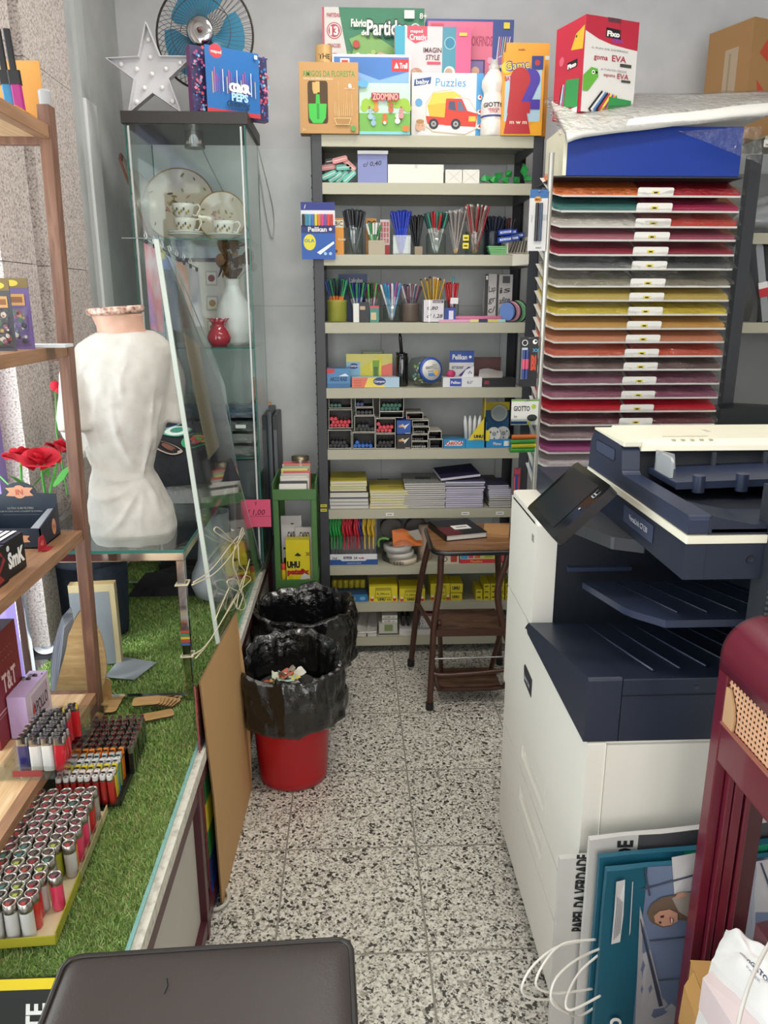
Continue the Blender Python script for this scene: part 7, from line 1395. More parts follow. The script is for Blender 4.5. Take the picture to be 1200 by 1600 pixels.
# ================================================================ tilted paper rack
RY = 2.66; RX0 = P(868,290, y=RY).x; RX1 = P(1156,290, y=RY).x
RX0 = (RX0+P(842,640, y=RY).x)/2; RX1 = (RX1+P(1120,650, y=RY).x)/2; RW = RX1-RX0
rack = thing('paper_rack', 'tall rack of tilted trays with white tabs full of coloured paper packs', 'rack',(RX0, RY,0))
zt = P(1000,240, y=RY).z
for x, y in ((-.010,0),(.06,.21),(RW-.045,.225)):
        mb = MB(); mb.cyl((x, y+.0,0),(x, y, zt-.0),.009, mat('#b9b7b0',.3,.6, kind='tube'), n=12); mb.build('leg', parent=rack)
mb = MB()
for z in (.1,1.0, zt-.04): mb.cyl((.06,.21, z),(RW-.045,.225, z),.008, STEEL); 
mb.build('cross_bar', parent=rack)
LV = [300,324,348,369,392,414,441,463,485,507,528,550,571,593,615,636,657,679,700,722,744,766]
PAP = [('#b3202e', '#d9702f',.012, 'red and orange'),('#a82050', '#3f7f7a',.012, 'magenta and green'),('#c9382c', '#c9c2b8',.014, 'red with bagged grey'),('#a04a60', '#b06a78',.010, 'rose pink'),('#8f2438', '#9a3044',.010, 'wine red'),('#5a5d60', '#6a6d70',.010, 'charcoal grey'),
       ('#8f8a78', '#a39e8a',.010, 'grey beige'),('#c4ad5a', '#cbb763',.012, 'pale yellow'),('#d3b92a', '#d9c23a',.012, 'bright yellow'),('#c99a52', '#cfa45e',.010, 'ochre'),('#c98462', '#d2906c',.010, 'salmon'),('#cc5236', '#d45f40',.012, 'orange red'),('#6b5450', '#745c58',.010, 'dark brown'),
       ('#8a5468', '#946074',.010, 'mauve'),('#8f4a68', '#99546f',.010, 'plum'),('#bf1a2e', '#c82236',.010, 'bright red'),('#6a2a36', '#73323e',.010, 'maroon'),('#8a7078', '#957a80',.012, 'dusty grey pink'),('#a04a80', '#a85488',.010, 'violet'),('#c0b4b8', '#c9bdc0',.012, 'pale pink'),('#3f8a78', '#4a9683',.010, 'sea green'),('#2f5f8a', '#3a6a94',.010, 'blue')]
PD = .21; TIL = math.radians(23)
tabm = mat('#e4e2dc',.4); tray_me = None
for i,(v,(c1, c2, th, nm)) in enumerate(zip(LV, PAP)):
    zf = P(1010, v+7, y=RY).z
    if tray_me is None:
        mb = MB(); mb.prism([(0,.03),(.03,0),(RW-.0,0),(RW, PD),(0, PD)],-.002,0, mat('#d6d4ce',.4), 'z'); mb.box(.03,-.002,-.002, RW,0,.004, mat('#d6d4ce',.4)); tray_me = mb.build('tray', parent=rack, loc=(0,0, zf), rot=(TIL,0,0)); tr_ = tray_me
        m_ = MB(); x0, x1 = RW*.445, RW*.635; m_.prism(rrect(x0,0, x1,.028,.006,4),-.006,-.003, tabm, 'y'); m_.box(x0,-.004,0, x1,.0,.002, tabm)
        m_.box((x0+x1)/2-.012,-.0068,.009,(x0+x1)/2+.012,-.0062,.018, mat('#dcc94a',.5)); m_.box((x0+x1)/2-.006,-.0074,.011,(x0+x1)/2+.006,-.0069,.015, BLACK); m_.build('label_tab', parent=tray_me, rot=(-TIL*.4,0,0))
    else: tr_ = dup(tray_me, loc=(0,0, zf))
    if i > 19 and False: continue
    pk = thing('paper_pack', '%s paper pack in tray %s of the rack' % (nm,['at the very top', 'second from the top', 'third from the top', 'fourth from the top', 'fifth from the top', 'sixth from the top', 'above the pale yellow tray', 'above the bright yellow tray', 'below the pale yellow one', 'below the bright yellow one', 'between ochre and orange red', 'just under the salmon one', 'under the orange red one', 'over the plum tray', 'over the bright red tray', 'in the lower half', 'just under the bright red one', 'below the maroon one', 'near the copier lid', 'under the violet tray', 'near the bottom', 'lowest in view'][i]), 'paper pack',(RX0, RY, zf),(TIL,0,0))
    for (a, b, c) in (((.012, RW*.47, c2),(RW*.50, RW-.004, c1)) if c1 != c2 else ()):
        mb = MB(); cut = .030 if a < .1 else 0
        mb.prism([(a, cut),(a+cut,.002),(b,.002),(b, PD-.01),(a, PD-.01)],.0005, th+.003, mat(c,.5, kind='coloured_paper')); mb.build('sheets', parent=pk)
        s = i*3+a; f_ = .012 if nm in ('red with bagged grey', 'grey beige', 'charcoal grey', 'plum', 'dark brown', 'maroon', 'dusty grey pink', 'pale pink', 'mauve', 'red and orange', 'bright yellow', 'orange red') else .004
        mb = MB(); mb.grid(lambda u, v, a=a, b=b, s=s: (a-.006+(b-a+.018)*u,-.012+.010*noise.noise(Vector((u*4, s,0)))*(v < .1)+(PD)*v, th+.0045+f_*abs(noise.noise(Vector((u*5, v*4, s))))-(th*.7)*(v < .03)),22,12, FILM if f_ > .01 else clear('#f4f2f2',.08,.08, bump=.3, bs=12, name='sleeve')); mb.build('sleeve', parent=pk)
# blue box on top of the rack
a = P(884,276, y=RY); b = P(1163,200, y=RY); w_, h_ = b.x-a.x, b.z-a.z
BB = mat('#06308a',.35, kind='blue_board', vs=4, var=.04)
mb = MB(); mb.box(0,0,0, w_,.24, h_, BB); mb.box(-.012,-.001,0,0,.24, h_, C('#dcd8c2')); mb.build('blue_box', loc=(a.x, RY-.0, a.z+.003), label='large plain blue board box on top of the paper rack', cat='box', bevel=.0015)
RT = a.z+.003+h_
MB().box(0,0,0, RW,.24,.004, mat('#2a2b2e',.5)).build('top_tray', parent=rack, loc=(0,.0, a.z-.002))
# white paper sheets draped over
t = thing('paper_ream', 'thick stack of large white sheets in film lying over the blue box', 'paper stack',(0,0,0))
c4 = [P(887,206, y=RY-.05), P(1210,168, y=RY-.02), P(1215,150, y=RY+.20), P(862,158, y=RY+.20)]
def shp(u, v, dz):
    A_ = c4[0].lerp(c4[1], u); B_ = c4[3].lerp(c4[2], u); p = A_.lerp(B_, v); base = RT+.006
    edge = max(0,1-(v/.16))**2*.028*(1-u); lf = max(0,1-u/.10)**2*.020
    return (p.x, p.y, p.z-lf*.6-max(0,1-v/.12)**2*.012+dz+.005*noise.noise(Vector((u*4, v*4,1))))
WP = mat('#e3e2dc',.5, kind='white_sheet'); mb = MB(); nu, nv = 26,12
top_ = [shp(i/nu, j/nv,.012) for j in range(nv+1) for i in range(nu+1)]; bot = [shp(i/nu, j/nv,-.008) for j in range(nv+1) for i in range(nu+1)]
N_ = len(top_); q = [(j*(nu+1)+i, j*(nu+1)+i+1,(j+1)*(nu+1)+i+1,(j+1)*(nu+1)+i) for j in range(nv) for i in range(nu)]
fs = q+[tuple(N_+k for k in f[::-1]) for f in q]+[(i+1, i, N_+i, N_+i+1) for i in range(nu)]+[(j*(nu+1),(j+1)*(nu+1), N_+(j+1)*(nu+1), N_+j*(nu+1)) for j in range(nv)]+[((j+1)*(nu+1)+nu, j*(nu+1)+nu, N_+j*(nu+1)+nu, N_+(j+1)*(nu+1)+nu) for j in range(nv)]
mb.add(top_+bot, fs, WP, True); o = mb.build('sheets', parent=t)
mb = MB(); mb.grid(lambda u, v: (lambda p: (p[0]-.03*(u < .03), p[1]-.012*(v < .08), p[2]+.004+.010*abs(noise.noise(Vector((u*6, v*6,7))))-(.03 if v < .08 else 0)*(.3+u)))(shp(u, v,.012)),36,14, FILM); mb.build('film_cover', parent=t)
mb = MB(); mb.grid(lambda u, v: tuple(P(1060+130*u,205+60*u*v-8*u, y=RY-.055)+Vector((0,-.01*noise.noise(Vector((u*5, v*5,2))),0))),10,6, FILM); mb.build('film_flap', parent=t)
a = P(1000,150, y=2.95); mb = MB()
mb.add([tuple(P(u, v, y=y)) for u, v, y in ((1002,160,2.80),(1170,160,2.80),(1172,154,3.05),(1000,140,3.05))],[(0,1,2,3)], FILM)
base = RT+.055
mb = MB(); x0, x1 = P(1000,150, y=2.9).x, P(1172,150, y=2.9).x
for k, c in enumerate(('#dfdcd4', '#c9bf4a', '#d8d4cf', '#8a4a8f', '#d9d6d0', '#d89a6a', '#d9d6d0')): mb.box(x0+.012*k,2.78, base+.004*k, x1-.01*k,3.02, base+.004*k+.0036, C(c,.5))
mb.build('folder_stack', label='thin stack of pastel folders lying behind the white sheets', cat='folder stack')
mb = MB(); mb.grid(lambda u, v: (x0-.03+(x1-x0+.05)*u,2.77+.26*v, base+.032+.02*(1-u)*math.sin(PI*v)**.5+.006*noise.noise(Vector((u*5, v*5,3)))-(.03 if v < .02 else 0)),20,10, FILM); mb.build('film_cover', label='clear film over the pastel folders behind the white sheets', cat='film')
# Fixo box
def fixo_front(f):
    f.rect(0,0,1,1, C('#d9d7d3')); f.poly([(0,1),(1,1),(1,.70),(.8,.71),(.5,.73),(.25,.77),(0,.84)], C('#b3233a')); f.poly([(.38,.80),(.66,.79),(.66,.89),(.38,.90)], BLACK); f.text('Fixo',.40,.815,.055, WHITE, bold=.05, width=.24); f.text('KIDS',.5,.755,.04, C('#8a3fa0'), bold=.04, width=.2)
    f.text('A FUN DE DIVERSAS',.12,.665,.02, C('#9a9894'), width=.7); f.text('goma',.18,.56,.055, C('#a3283c'), width=.26); f.text('EVA',.52,.56,.065, C('#a3283c'), width=.27); f.rect(.68,.51,.90,.545, C('#3f4038')); f.text('A FUN DE CREAR',.32,.455,.02, C('#9a9894'), width=.5); f.text('espuma',.38,.395,.035, C('#a3283c'), width=.22); f.text('EVA',.64,.385,.055, C('#a3283c'), width=.22); f.rect(.72,.35,.90,.375, C('#3f4038'))
    f.poly([(0,.22),(.0,.38),(.14,.47),(.26,.46),(.28,.38),(.1,.22)], C('#5fa83a')); f.disc(.18,.42,.006, WHITE); f.disc(.18,.42,.003, BLACK); f.disc(.24,.42,.004, BLACK)
    for k, c in enumerate(('#1c1c1e', '#d9d7d3', '#4a7fb8', '#1c1c1e', '#c43a4a', '#e0d23a', '#8a3f8a', '#dc9434', '#3a8a4a')):
        f.poly([(.12+.045*k,.03),(.17+.045*k,.0),(.42+.03*k,.20-.004*k),(.36+.035*k,.24-.004*k)], C(c))
    f.poly([(.48,0),(.93,0),(.93,.16),(.50,.18)], C('#2f8a48'))
def fixo_side(f):
    f.rect(0,0,1,1, C('#b3233a')); f.poly([(.55,.70),(.70,.85),(.98,.90),(.95,.66),(.75,.68)], C('#d8a92f')); f.disc(.72,.82,.004, BLACK); f.rect(.45,.50,.80,.58, BLACK); f.text('Fixo',.47,.51,.045, WHITE, bold=.05, width=.3); f.disc(.25,.62,.014, C('#c95a6a')); f.poly([(.4,.12),(.9,.05),(.9,.36),(.45,.40)], C('#2f8a48')); [f.poly([(.2+.05*k,.1),(.25+.05*k,.1),(.33+.04*k,.36),(.3+.04*k,.36)], C(c)) for k, c in enumerate(('#1c1c1e', '#d9d7d3', '#4a7fb8', '#c43a4a'))]; f.rect(.35,.0,.9,.06, WHITE)
q = P(908,158, y=2.70); zb = RT+.05; hh = P(924,22, y=2.70).z-zb; w_ = .205
mb = MB(); mb.box(0,0,0, w_,.16, hh, C('#b3233a',.4)); fixo_front(Face(mb,(0,0,0),(1,0,0),(0,0,1), w_, hh)); fixo_side(Face(mb,(0,.16,0),(0,-1,0),(0,0,1),.16, hh)); mb.box(.4*w_,-.001, hh-.012,.65*w_,.01, hh+.001, C('#5a3038')); mb.box(w_*.64,-.0012, hh-.05, w_*.65,-.0005, hh, C('#8a2034'))
mb.build('eva_box', loc=(q.x,2.70, zb), rot=(0,0,.34), label='tall red and white Fixo goma EVA box standing on the white sheets', cat='box')
# ================================================================ second shelf on the right
S2X = P(1168,300, y=SY).x
sh2 = thing('metal_shelf', 'second metal shelf with dark posts cut off by the right edge of the picture', 'shelf unit',(S2X, SY,0))
for y in (0, SD): 
    mb = MB(); mb.box(-.0, y-.0,0,.045, y+.003,2.1, GREYP); mb.box(-.003, y,0,0, y+.04*(1 if y == 0 else -1),2.1, GREYP) if y == 0 else mb.box(-.003, y-.04,0,0, y,2.1, GREYP); mb.build('post', parent=sh2)
Z2 = [P(1190, v, y=SY).z for v in (212,364,504,664)]
for z in Z2: m_ = MB(); m_.box(.045,0, z-.003,1.0, SD, z, CREAM); m_.box(.045,-.001, z-.042,1.0,.002, z, CREAM); m_.build('shelf_board', parent=sh2)
m_ = MB(); a = P(1193,224, y=SY); m_.box(a.x-S2X,-.003, a.z-.012, a.x-S2X+.09,-.0015, a.z+.012, WHITE); [m_.box(a.x-S2X+.008+.006*k,-.0035, a.z-.008, a.x-S2X+.011+.006*k,-.0031, a.z-.002, BLACK) for k in range(10)]; m_.build('price_tag', parent=sh2)
MB().box(-.10, SD-.02, Z2[3]-.1,1.0, SD-.01,2.08, mat('#8b8d8e',.5)).build('back_panel', parent=sh2)
def sack(name, lab, loc, sx, sy, sz, m, seed, rot=(0,0,0)):
    mb = MB(); mb.ball((0,0,0),1, m, n=32)
    mb.v = [tuple(Vector((x*sx, y*sy, z*sz))*(1+.28*noise.noise(Vector((x*2.2, y*2.2, z*2.2+seed)))+.10*noise.noise(Vector((x*6, y*6, z*6+seed))))) for x, y, z in mb.v]
    lo = min(v[2] for v in mb.v); mb.v = [(x, y, max(z, lo+.02)-lo-.02) for x, y, z in mb.v]; return mb.build(name, loc=loc, rot=rot, label=lab, cat='bag')
BGM = mat('#a3a7ab',.22, coat=.6, kind='grey_plastic', bump=.5, bs=30)
q = P(1190,364, y=SY+.12); sack('plastic_bag', 'crumpled pale grey plastic bag on the right shelf',(q.x+.05, SY+.15, Z2[1]+.001),.17,.12,.085, BGM,3)
q = P(1172,500, y=SY+.1)
for k,(dx, a) in enumerate(((0,-.22),(.055,-.16),(.115,-.12))):
    mb = MB(); mb.grid(lambda u, v: (.05*(u-.5)+.012*math.sin(v*5+k),.22*(u),.30*v),6,12, mat('#8f9398',.3, kind='grey_plastic', coat=.4)); mb.prism([(0,0),(.03,0),(.03,.3),(.012,.33),(0,.30)],0,.2, mat('#96999e',.35, kind='grey_plastic'), 'y', smooth=True)
    if k == 0: mb.box(-.004,-.003,.10,.034,0,.135, mat('#c02a34',.4)); mb.box(-.004,-.003,.135,.034,0,.16, WHITE)
    mb.build('grey_folder', loc=(q.x+.012+dx, SY+.02, Z2[2]+.001), rot=(0, a,0), label=['leftmost grey bagged bundle with red band', 'middle grey bagged bundle', 'rightmost grey bagged bundle'][k]+' leaning on the right shelf', cat='bundle')
# cardboard box on the right shelf
q = P(1168,165, y=SY+.05); hh = P(1165,26, y=SY+.05).z-Z2[0]; KB = mat('#a98152',.7, kind='cardboard'); mb = MB(); mb.box(0,0,0,.30,.22, hh, KB)
f = Face(mb,(0,0,0),(1,0,0),(0,0,1),.30, hh); f.poly([(.15,.72),(.3,.88),(.55,.86),(.3,.66)], mat('#c44a2f',.6)); f.poly([(.15,.50),(.3,.42),(.3,.32),(.22,.30)], mat('#c44a2f',.6)); f2 = Face(mb,(0,.22,0),(0,-1,0),(0,0,1),.22, hh); f2.rect(.42,.36,.72,.80, mat('#b9a48c',.7)); f2.rect(.52,.4,.56,.76, mat('#a38d74',.7))
mb.build('cardboard_box', loc=(q.x-.01, SY+.05, Z2[0]+.001), rot=(0,0,.38), label='brown cardboard box with red marks on top of the right shelf', cat='box')
# black tray with cable behind the copier
q = P(1160,668, y=SY-.0); mb = MB(); mb.prism([(0,0),(.30,0),(.30,.075),(.10,.085),(.0,.075)],0,.12, mat('#1f2226',.35), 'y'); mb.prism(rrect(.28,0,.50,.07,.03),.0,.14, mat('#1b1d21',.35), 'y'); mb.build('black_device', loc=(P(1122,650, y=SY-.12).x, SY-.14, P(1122,668, y=SY-.14).z), label='black plastic device behind the paper rack above the copier lid', cat='device', bevel=.006)
zc = P(1122,668, y=SY-.14).z
mb = MB(); mb.box(-.05,-.20, zc-.03,1.0,.185, zc-.001, mat('#a9ad9a',.5)); mb.box(-.05,.17,0,1.0,.185, zc-.03, mat('#6a6c66',.6)); mb.build('low_table', loc=(P(1100,668, y=SY-.2).x+.02, SY-.10-.1,0), label='pale green topped low table behind the copier', cat='table')
# ================================================================ the copier
CX, CY0, CY1 = .425,1.216,1.955; CYL = CY1-CY0
cop = thing('photocopier', 'large office photocopier in cream white and navy with tilted touch screen', 'copier',(CX, CY0,0))
CW = mat('#d9d6cc',.4, kind='copier_white', vs=3, var=.02); NV = mat('#1d2536',.38, kind='copier_navy', vs=3, var=.04, bump=.06, bs=400); NVD = mat('#131822',.45, kind='copier_dark'); NVL = mat('#2a3348',.32, kind='copier_slate'); CRM = mat('#e3dfcb',.35, kind='copier_cream')
D_ = .62
def zy(z): return z
# white body: lower cabinet and drawers (front is the -x face)
MB().box(.012,.004,.06, D_, CYL-.004,.775, CW).build('body', parent=cop, bevel=.008)
def front_panel(nm, z0, z1, handle=None, par=cop):
    m_ = MB(); y0, y1 = .0, CYL
    if handle is None: m_.box(0, y0, z0,.03, y1, z1, CW)
    else:
        a, b, h0, h1 = handle
        m_.box(0, y0, z0,.03, a, z1, CW); m_.box(0, b, z0,.03, y1, z1, CW); m_.box(0, a, z0,.03, b, h0, CW); m_.box(0, a, h1,.03, b, z1, CW); m_.box(.022, a, h0,.03, b, h1, mat('#b3b0a6',.5))
        m_.prism([(a, h0),(a+.02, h0),(b, h0),(b, h1),(a+.03, h1)],.020,.022, mat('#c4c1b7',.5), 'x')
    return m_.build(nm, parent=par, bevel=.0025)
front_panel('drawer',.385,.512,(.27,.50,.425,.458)); front_panel('drawer',.255,.380,(.27,.50,.300,.332)); front_panel('drawer',.06,.250)
mb = MB(); pts = [(0,.735),(0,.545)]+[(.028-.028*math.cos(a),.545-.028*math.sin(a)) for a in (.4,.8,1.2)]+[(.03,.516),(CYL,.516),(CYL,.80),(.52,.80),(.46,.785),(.0,.775)]
mb.prism(pts,-.004,.03, CW, 'x'); mb.build('front_door', parent=cop, bevel=.003)
mb = MB(); mb.prism([(CYL-.285,.803),(CYL,.803),(CYL,1.055),(CYL-.285,1.055)],-.004,.045, CW, 'x'); mb.prism(rrect(-.004, CYL-.285,.20, CYL,.02),1.050,1.068, CW, 'z'); mb.build('left_column', parent=cop, bevel=.004)
m_ = MB(); m_.box(-.0048, CYL-.262,1.005,-.004, CYL-.242,1.022, C('#8a8a84')); m_.build('logo_mark', parent=cop)
mb = MB(); bz0, bz1, by = .635,.685,.42; mb.prism([(by, bz0),(by+.075, bz0+.004),(by+.085, bz1-.01),(by+.075, bz1),(by, bz1-.004)],-.0052,-.004, C('#25282e'), 'x')
f = Face(mb,(CX*0-.0054, by+.078, bz0+.008),(0,-1,0),(0,0,1),.07,.03); f.text('xerox',.08,.2,.5, C('#a9adb3'), bold=.03, width=.8); mb.build('badge', parent=cop)
# near side panel with vent marks
mb = MB(); mb.box(.03,-.003,.10, D_,.006,.772, CW); mb.box(.030,-.0035,.10,.031,-.003,.772, C('#8f8c82')); [mb.box(.155,-.0042,.525+.009*k,.21,-.003,.529+.009*k, C('#b9b6ab')) for k in range(2)]; mb.box(.12,-.0045,.48,.30,-.003,.505, C('#25272c')); mb.build('side_cover', parent=cop, bevel=.002)
# navy lower output tray block
zn, zf_ = .905,.805
prof = [(0,.777),(0, zn-.004),(.004, zn),(CYL-.285, zf_+.008),(CYL-.262, zf_-.010),(CYL-.25, zf_-.022),(CYL-.27,.79),(.46,.783)]
mb = MB(); mb.prism(prof,-.012,.05, NV, 'x'); mb.prism([(0,.777),(0, zn-.003),(CYL-.27, zf_+.003),(CYL-.05, zf_),(CYL-.05,.777)],.0515, D_, NV, 'x'); mb.build('output_tray', parent=cop, bevel=.004, seg=3)
mb = MB()
for k in range(7):
    x = .12+.055*k; a = .04+.012*k; b = CYL-.20
    mb.tube([(x, a, zn-(zn-zf_)*(a/(CYL-.27))+.001),(x, b, zn-(zn-zf_)*(b/(CYL-.27))+.001)],.0022, NVL, n=6)
mb.box(.052,-.0018,.868, D_,-.0005,.870, NVD); mb.cyl((.185,-.003,.884),(.185,0,.884),.004, NVL, n=12); mb.build('tray_ribs', parent=cop)
# inner cavity and rear body
mb = MB(); mb.box(.045, CYL-.283,.80, D_, CYL-.270,1.09, NVD); mb.box(.06, CYL-.27,.80, D_, CYL-.002,1.13, NV); mb.box(.42,0.0,.84, D_+.02, CYL-.28,1.10, NVD)
mb.box(.10, CYL-.2835-.001,1.035,.20, CYL-.283,1.043, NVL); mb.box(.24, CYL-.2845,1.035,.30, CYL-.283,1.040, NVL); mb.box(.07, CYL-.30,.945,.22, CYL-.283,.955, NVL); mb.build('inner_body', parent=cop, bevel=.002)
mb = MB(); mb.box(.275,-.02,.80, D_+.02,.03,1.25, mat('#2a2d33',.5))
for k in range(22): mb.box(.278,-.024,.96+.010*k,.40,-.019,.965+.010*k, mat('#4a4d52',.5))
mb.build('vent_grille', parent=cop)
# middle output tray
mb = MB(); x0, x1 = .095,.44
def mt(u, v, dz): y = .03+.375*v; return (x0+(x1-x0)*u+.035*max(0,1-v*4)*(1-u), y,1.000-.068*v+dz)
mb.grid(lambda u, v: mt(u, v,0),10,10, NVL); mb.grid(lambda u, v: mt(1-u, v,-.014),10,10, NVL); mb.grid(lambda u, v: (lambda p, q: tuple(Vector(p).lerp(Vector(q), v)))(mt(u,0,-.014), mt(u,0,0)),10,1, NVL); mb.grid(lambda u, v: (lambda p, q: tuple(Vector(p).lerp(Vector(q), v)))(mt(0,1-u,-.014), mt(0,1-u,0)),10,1, NVL)
for k in range(5): mb.tube([tuple(Vector(mt(.2+.17*k,.15,.0015))), tuple(Vector(mt(.2+.17*k,.97,.0015)))],.0018, NV, n=5)
mb.build('middle_tray', parent=cop)
# scanner and document feeder
sx_ = .563-CX; SZ0 = 1.088
mb = MB(); mb.box(sx_,0, SZ0, D_, CYL-.18,1.152, NV); mb.box(sx_+.035,-.0006, SZ0, sx_+.0362,0,1.20, NVD); mb.cyl((sx_+.115,-.003, SZ0+.035),(sx_+.115,0, SZ0+.035),.008, NVD); mb.cyl((sx_+.115,-.004, SZ0+.035),(sx_+.115,0, SZ0+.035),.003, NVL, n=10); mb.build('scanner_unit', parent=cop, bevel=.005)
mb = MB(); mb.box(sx_-.003,-.004,1.153, D_, CYL-.18,1.168, CRM); mb.build('cream_strip', parent=cop, bevel=.002)
mb = MB(); f = Face(mb,(sx_-.0006,.30, SZ0+.020),(0,-1,0),(0,0,1),.16,.035); f.rect(0,0,1,1, mat('#39435c',.4)); f.text('VersaLink C7130',.20,.35,.32, C('#c9ccd3'), width=.62); mb.build('model_plate', parent=cop)
mb = MB(); hy = .335; top = 1.262
mb.prism([(0,1.169),(0,1.198),(.006,1.202),(hy-.01,1.200),(hy,1.206),(hy+.008, top-.012),(hy+.03, top-.004),(CYL-.21, top),(CYL-.185, top-.03),(CYL-.18,1.169)], sx_+.0, sx_+.038, NVL, 'x'); mb.build('feeder_side', parent=cop, bevel=.004, seg=3)
m_ = MB(); m_.prism(rrect(hy+.045,1.215, CYL-.225,1.243,.007), sx_-.0006, sx_, mat('#141a28',.5), 'x'); m_.prism(rrect(hy+.049,1.217, CYL-.229,1.241,.006), sx_-.001, sx_-.0005, mat('#3d475e',.4), 'x'); m_.build('grip_recess', parent=cop)
mb = MB(); mb.box(sx_+.038,0,1.169, D_, hy+.02,1.178, NVD); mb.prism([(sx_+.038,1.169),(sx_+.038,1.202),(sx_+.06,1.196),(sx_+.11,1.186),(sx_+.22,1.184),(sx_+.30,1.195),(D_,1.21),(D_,1.169)],0,.10, NV, 'y'); mb.box(sx_+.25,.10,1.178, D_,.24,1.20, NVD); mb.build('feeder_floor', parent=cop, bevel=.003)
mb = MB(); mb.prism([(hy,1.169),(hy,1.18),(hy+.03,1.245),(CYL-.2,1.245),(CYL-.185,1.169)], sx_+.038, D_+.05, NVD, 'x'); mb.build('feeder_body', parent=cop)
mb = MB(); mb.prism([(hy+.001,1.247),(hy+.006,1.258),(hy+.03,1.268),(CYL-.215,1.272),(CYL-.175,1.245),(CYL-.175,1.225),(CYL-.19,1.245)], sx_+.0385, D_+.05, CRM, 'x')
mb.box(sx_+.10, hy+.05,1.2685, sx_+.20, hy+.052,1.2700, C('#b9b5a2')); mb.box(sx_+.22, hy+.10,1.2695, sx_+.23, hy+.13,1.2706, C('#b9b5a2'))
for k in range(5): mb.box(sx_+.11+.02*k, hy+.02,1.264, sx_+.118+.02*k, hy+.03,1.2675, C('#a9a592'))
mb.build('feeder_lid', parent=cop, bevel=.003)
mb = MB(); mb.box(sx_-.0, hy+.0, top-.006, sx_+.040, CYL-.205, top+.004, CRM); mb.build('lid_edge', parent=cop, bevel=.003)
mb = MB(); mb.prism([(sx_+.06,1.198),(D_+.02,1.210),(D_+.02,1.225),(sx_+.06,1.212)],.20, hy+.03, NVL, 'y')
for x in (.105,.19,.28): mb.cyl((sx_+x,.203,1.19+.02*x),(sx_+x,.203,1.222+.03*x),.012, NVL, n=16)
mb.build('paper_tray', parent=cop, bevel=.003)
mb = MB(); mb.prism([(hy-.10,1.212),(hy-.02,1.212),(hy-.02,1.238),(hy-.045,1.252),(hy-.09,1.252),(hy-.10,1.245)], sx_+.062, sx_+.067, mat('#a9acae',.4), 'x'); mb.prism([(sx_+.062,1.212),(sx_+.105,1.212),(sx_+.10,1.245),(sx_+.062,1.254)], hy-.022, hy-.018, mat('#a9acae',.4), 'y'); mb.build('paper_guide', parent=cop, bevel=.002)
mb = MB()
for x in (.19,.30,.36,.44): MB().box(sx_+x, hy-.002,1.215, sx_+x+.008, hy+.004,1.244, mat('#3a4048',.4)).build('feed_roller', parent=cop)
# screen arm and touch screen
mb = MB(); mb.prism([(.02, CYL-.30),(.02, CYL-.24),(sx_+.02, CYL-.20),(sx_+.02,.22),(.10,.25)],1.062,1.088, mat('#34363b',.35), 'z'); mb.build('screen_arm', parent=cop, bevel=.004)
A = P(824,795, x=.372); B = P(864,838, x=.372); 
ya, yb_ = 1.575,1.350
p0 = Vector((.372, ya,1.122)); p1 = Vector((.372, yb_,1.122)); p2 = Vector((.474, yb_+.004,1.222)); p3 = Vector((.474, ya,1.222))
nrm = (p1-p0).cross(p3-p0).normalized(); 
if nrm.z < 0: nrm = -nrm
u_ = (p1-p0).normalized(); v_ = nrm.cross(u_)
if v_.z < 0: v_ = -v_; 
sw, shh = (p1-p0).length,(p3-p0).length
M4 = Matrix((( -u_.x, v_.x, nrm.x, p1.x),(-u_.y, v_.y, nrm.y, p1.y),(-u_.z, v_.z, nrm.z, p1.z),(0,0,0,1)))
mb = MB(); mb.M = Matrix.Translation((-CX,-CY0,0)) @ M4; mb.prism(rrect(0,0, sw, shh,.010),-.020,0, BLKPL, 'z', cap=mat('#050608',.10, kind='screen_glass')); mb.build('touch_screen', parent=cop, bevel=.002)
mb = MB(); mb.M = Matrix.Translation((-CX,-CY0,0)) @ M4
def q4(a, b, c, d, m, k=1): mb.add([(a*sw, b*shh,.0006*k),(c*sw, b*shh,.0006*k),(c*sw, d*shh,.0006*k),(a*sw, d*shh,.0006*k)],[(0,1,2,3)], m)
q4(.18,.10,.93,.90, mat('#0d1016',.2)); 
ic = mat('#8f969e',.3); 
for dx in (0,.05): q4(.06,.78-dx,.12,.80-dx, ic,2)
q4(.055,.74,.06,.86, ic,2); q4(.12,.74,.125,.86, ic,2); q4(.08,.5,.11,.53, ic,2); mb.build('screen_face', parent=cop)
for (x, y) in ((.06,.06),(.06, CYL-.06),(.55,.06),(.55, CYL-.06)):
    m_ = MB(); m_.cyl((x, y-.012,.03),(x, y+.012,.03),.03, mat('#c9c6bd',.5), n=20); m_.box(x-.02, y-.02,.045, x+.02, y+.02,.062, CW); m_.build('castor', parent=cop)
# ================================================================ burgundy stand with cane panel
BX, BY = P(1107,1170, y=1.072).x,1.072
BG = mat('#5c1426',.30, coat=.25, kind='burgundy_lacquer'); BGD = mat('#3c0d18',.3, coat=.4, kind='burgundy_dark')
st = thing('cane_stand', 'burgundy lacquered stand with woven cane side and rounded top at the right edge', 'stand',(BX, BY,0))
ztop = P(1150,951, x=BX+.03).z; zr0, zr1 = P(1108,1172, y=BY).z, P(1108,1113, y=BY).z; Lb = .75
MB().box(0,-.028,0,.018,0, ztop-.0875, BG).build('stile', parent=st, bevel=.002)
mb = MB()
for x0, x1 in ((.018,.028),(.030,.046),(.050,.060)): mb.box(x0,-.04,0, x1,-.003, zr0+.02, BG)
mb.box(.018,-.03,0,.06,-.01, zr0+.02, BGD); mb.build('grooved_post', parent=st, bevel=.002)
mb = MB(); mb.box(.060,-.036,0,.085,-.012, zr0, BGD); mb.build('back_post', parent=st)
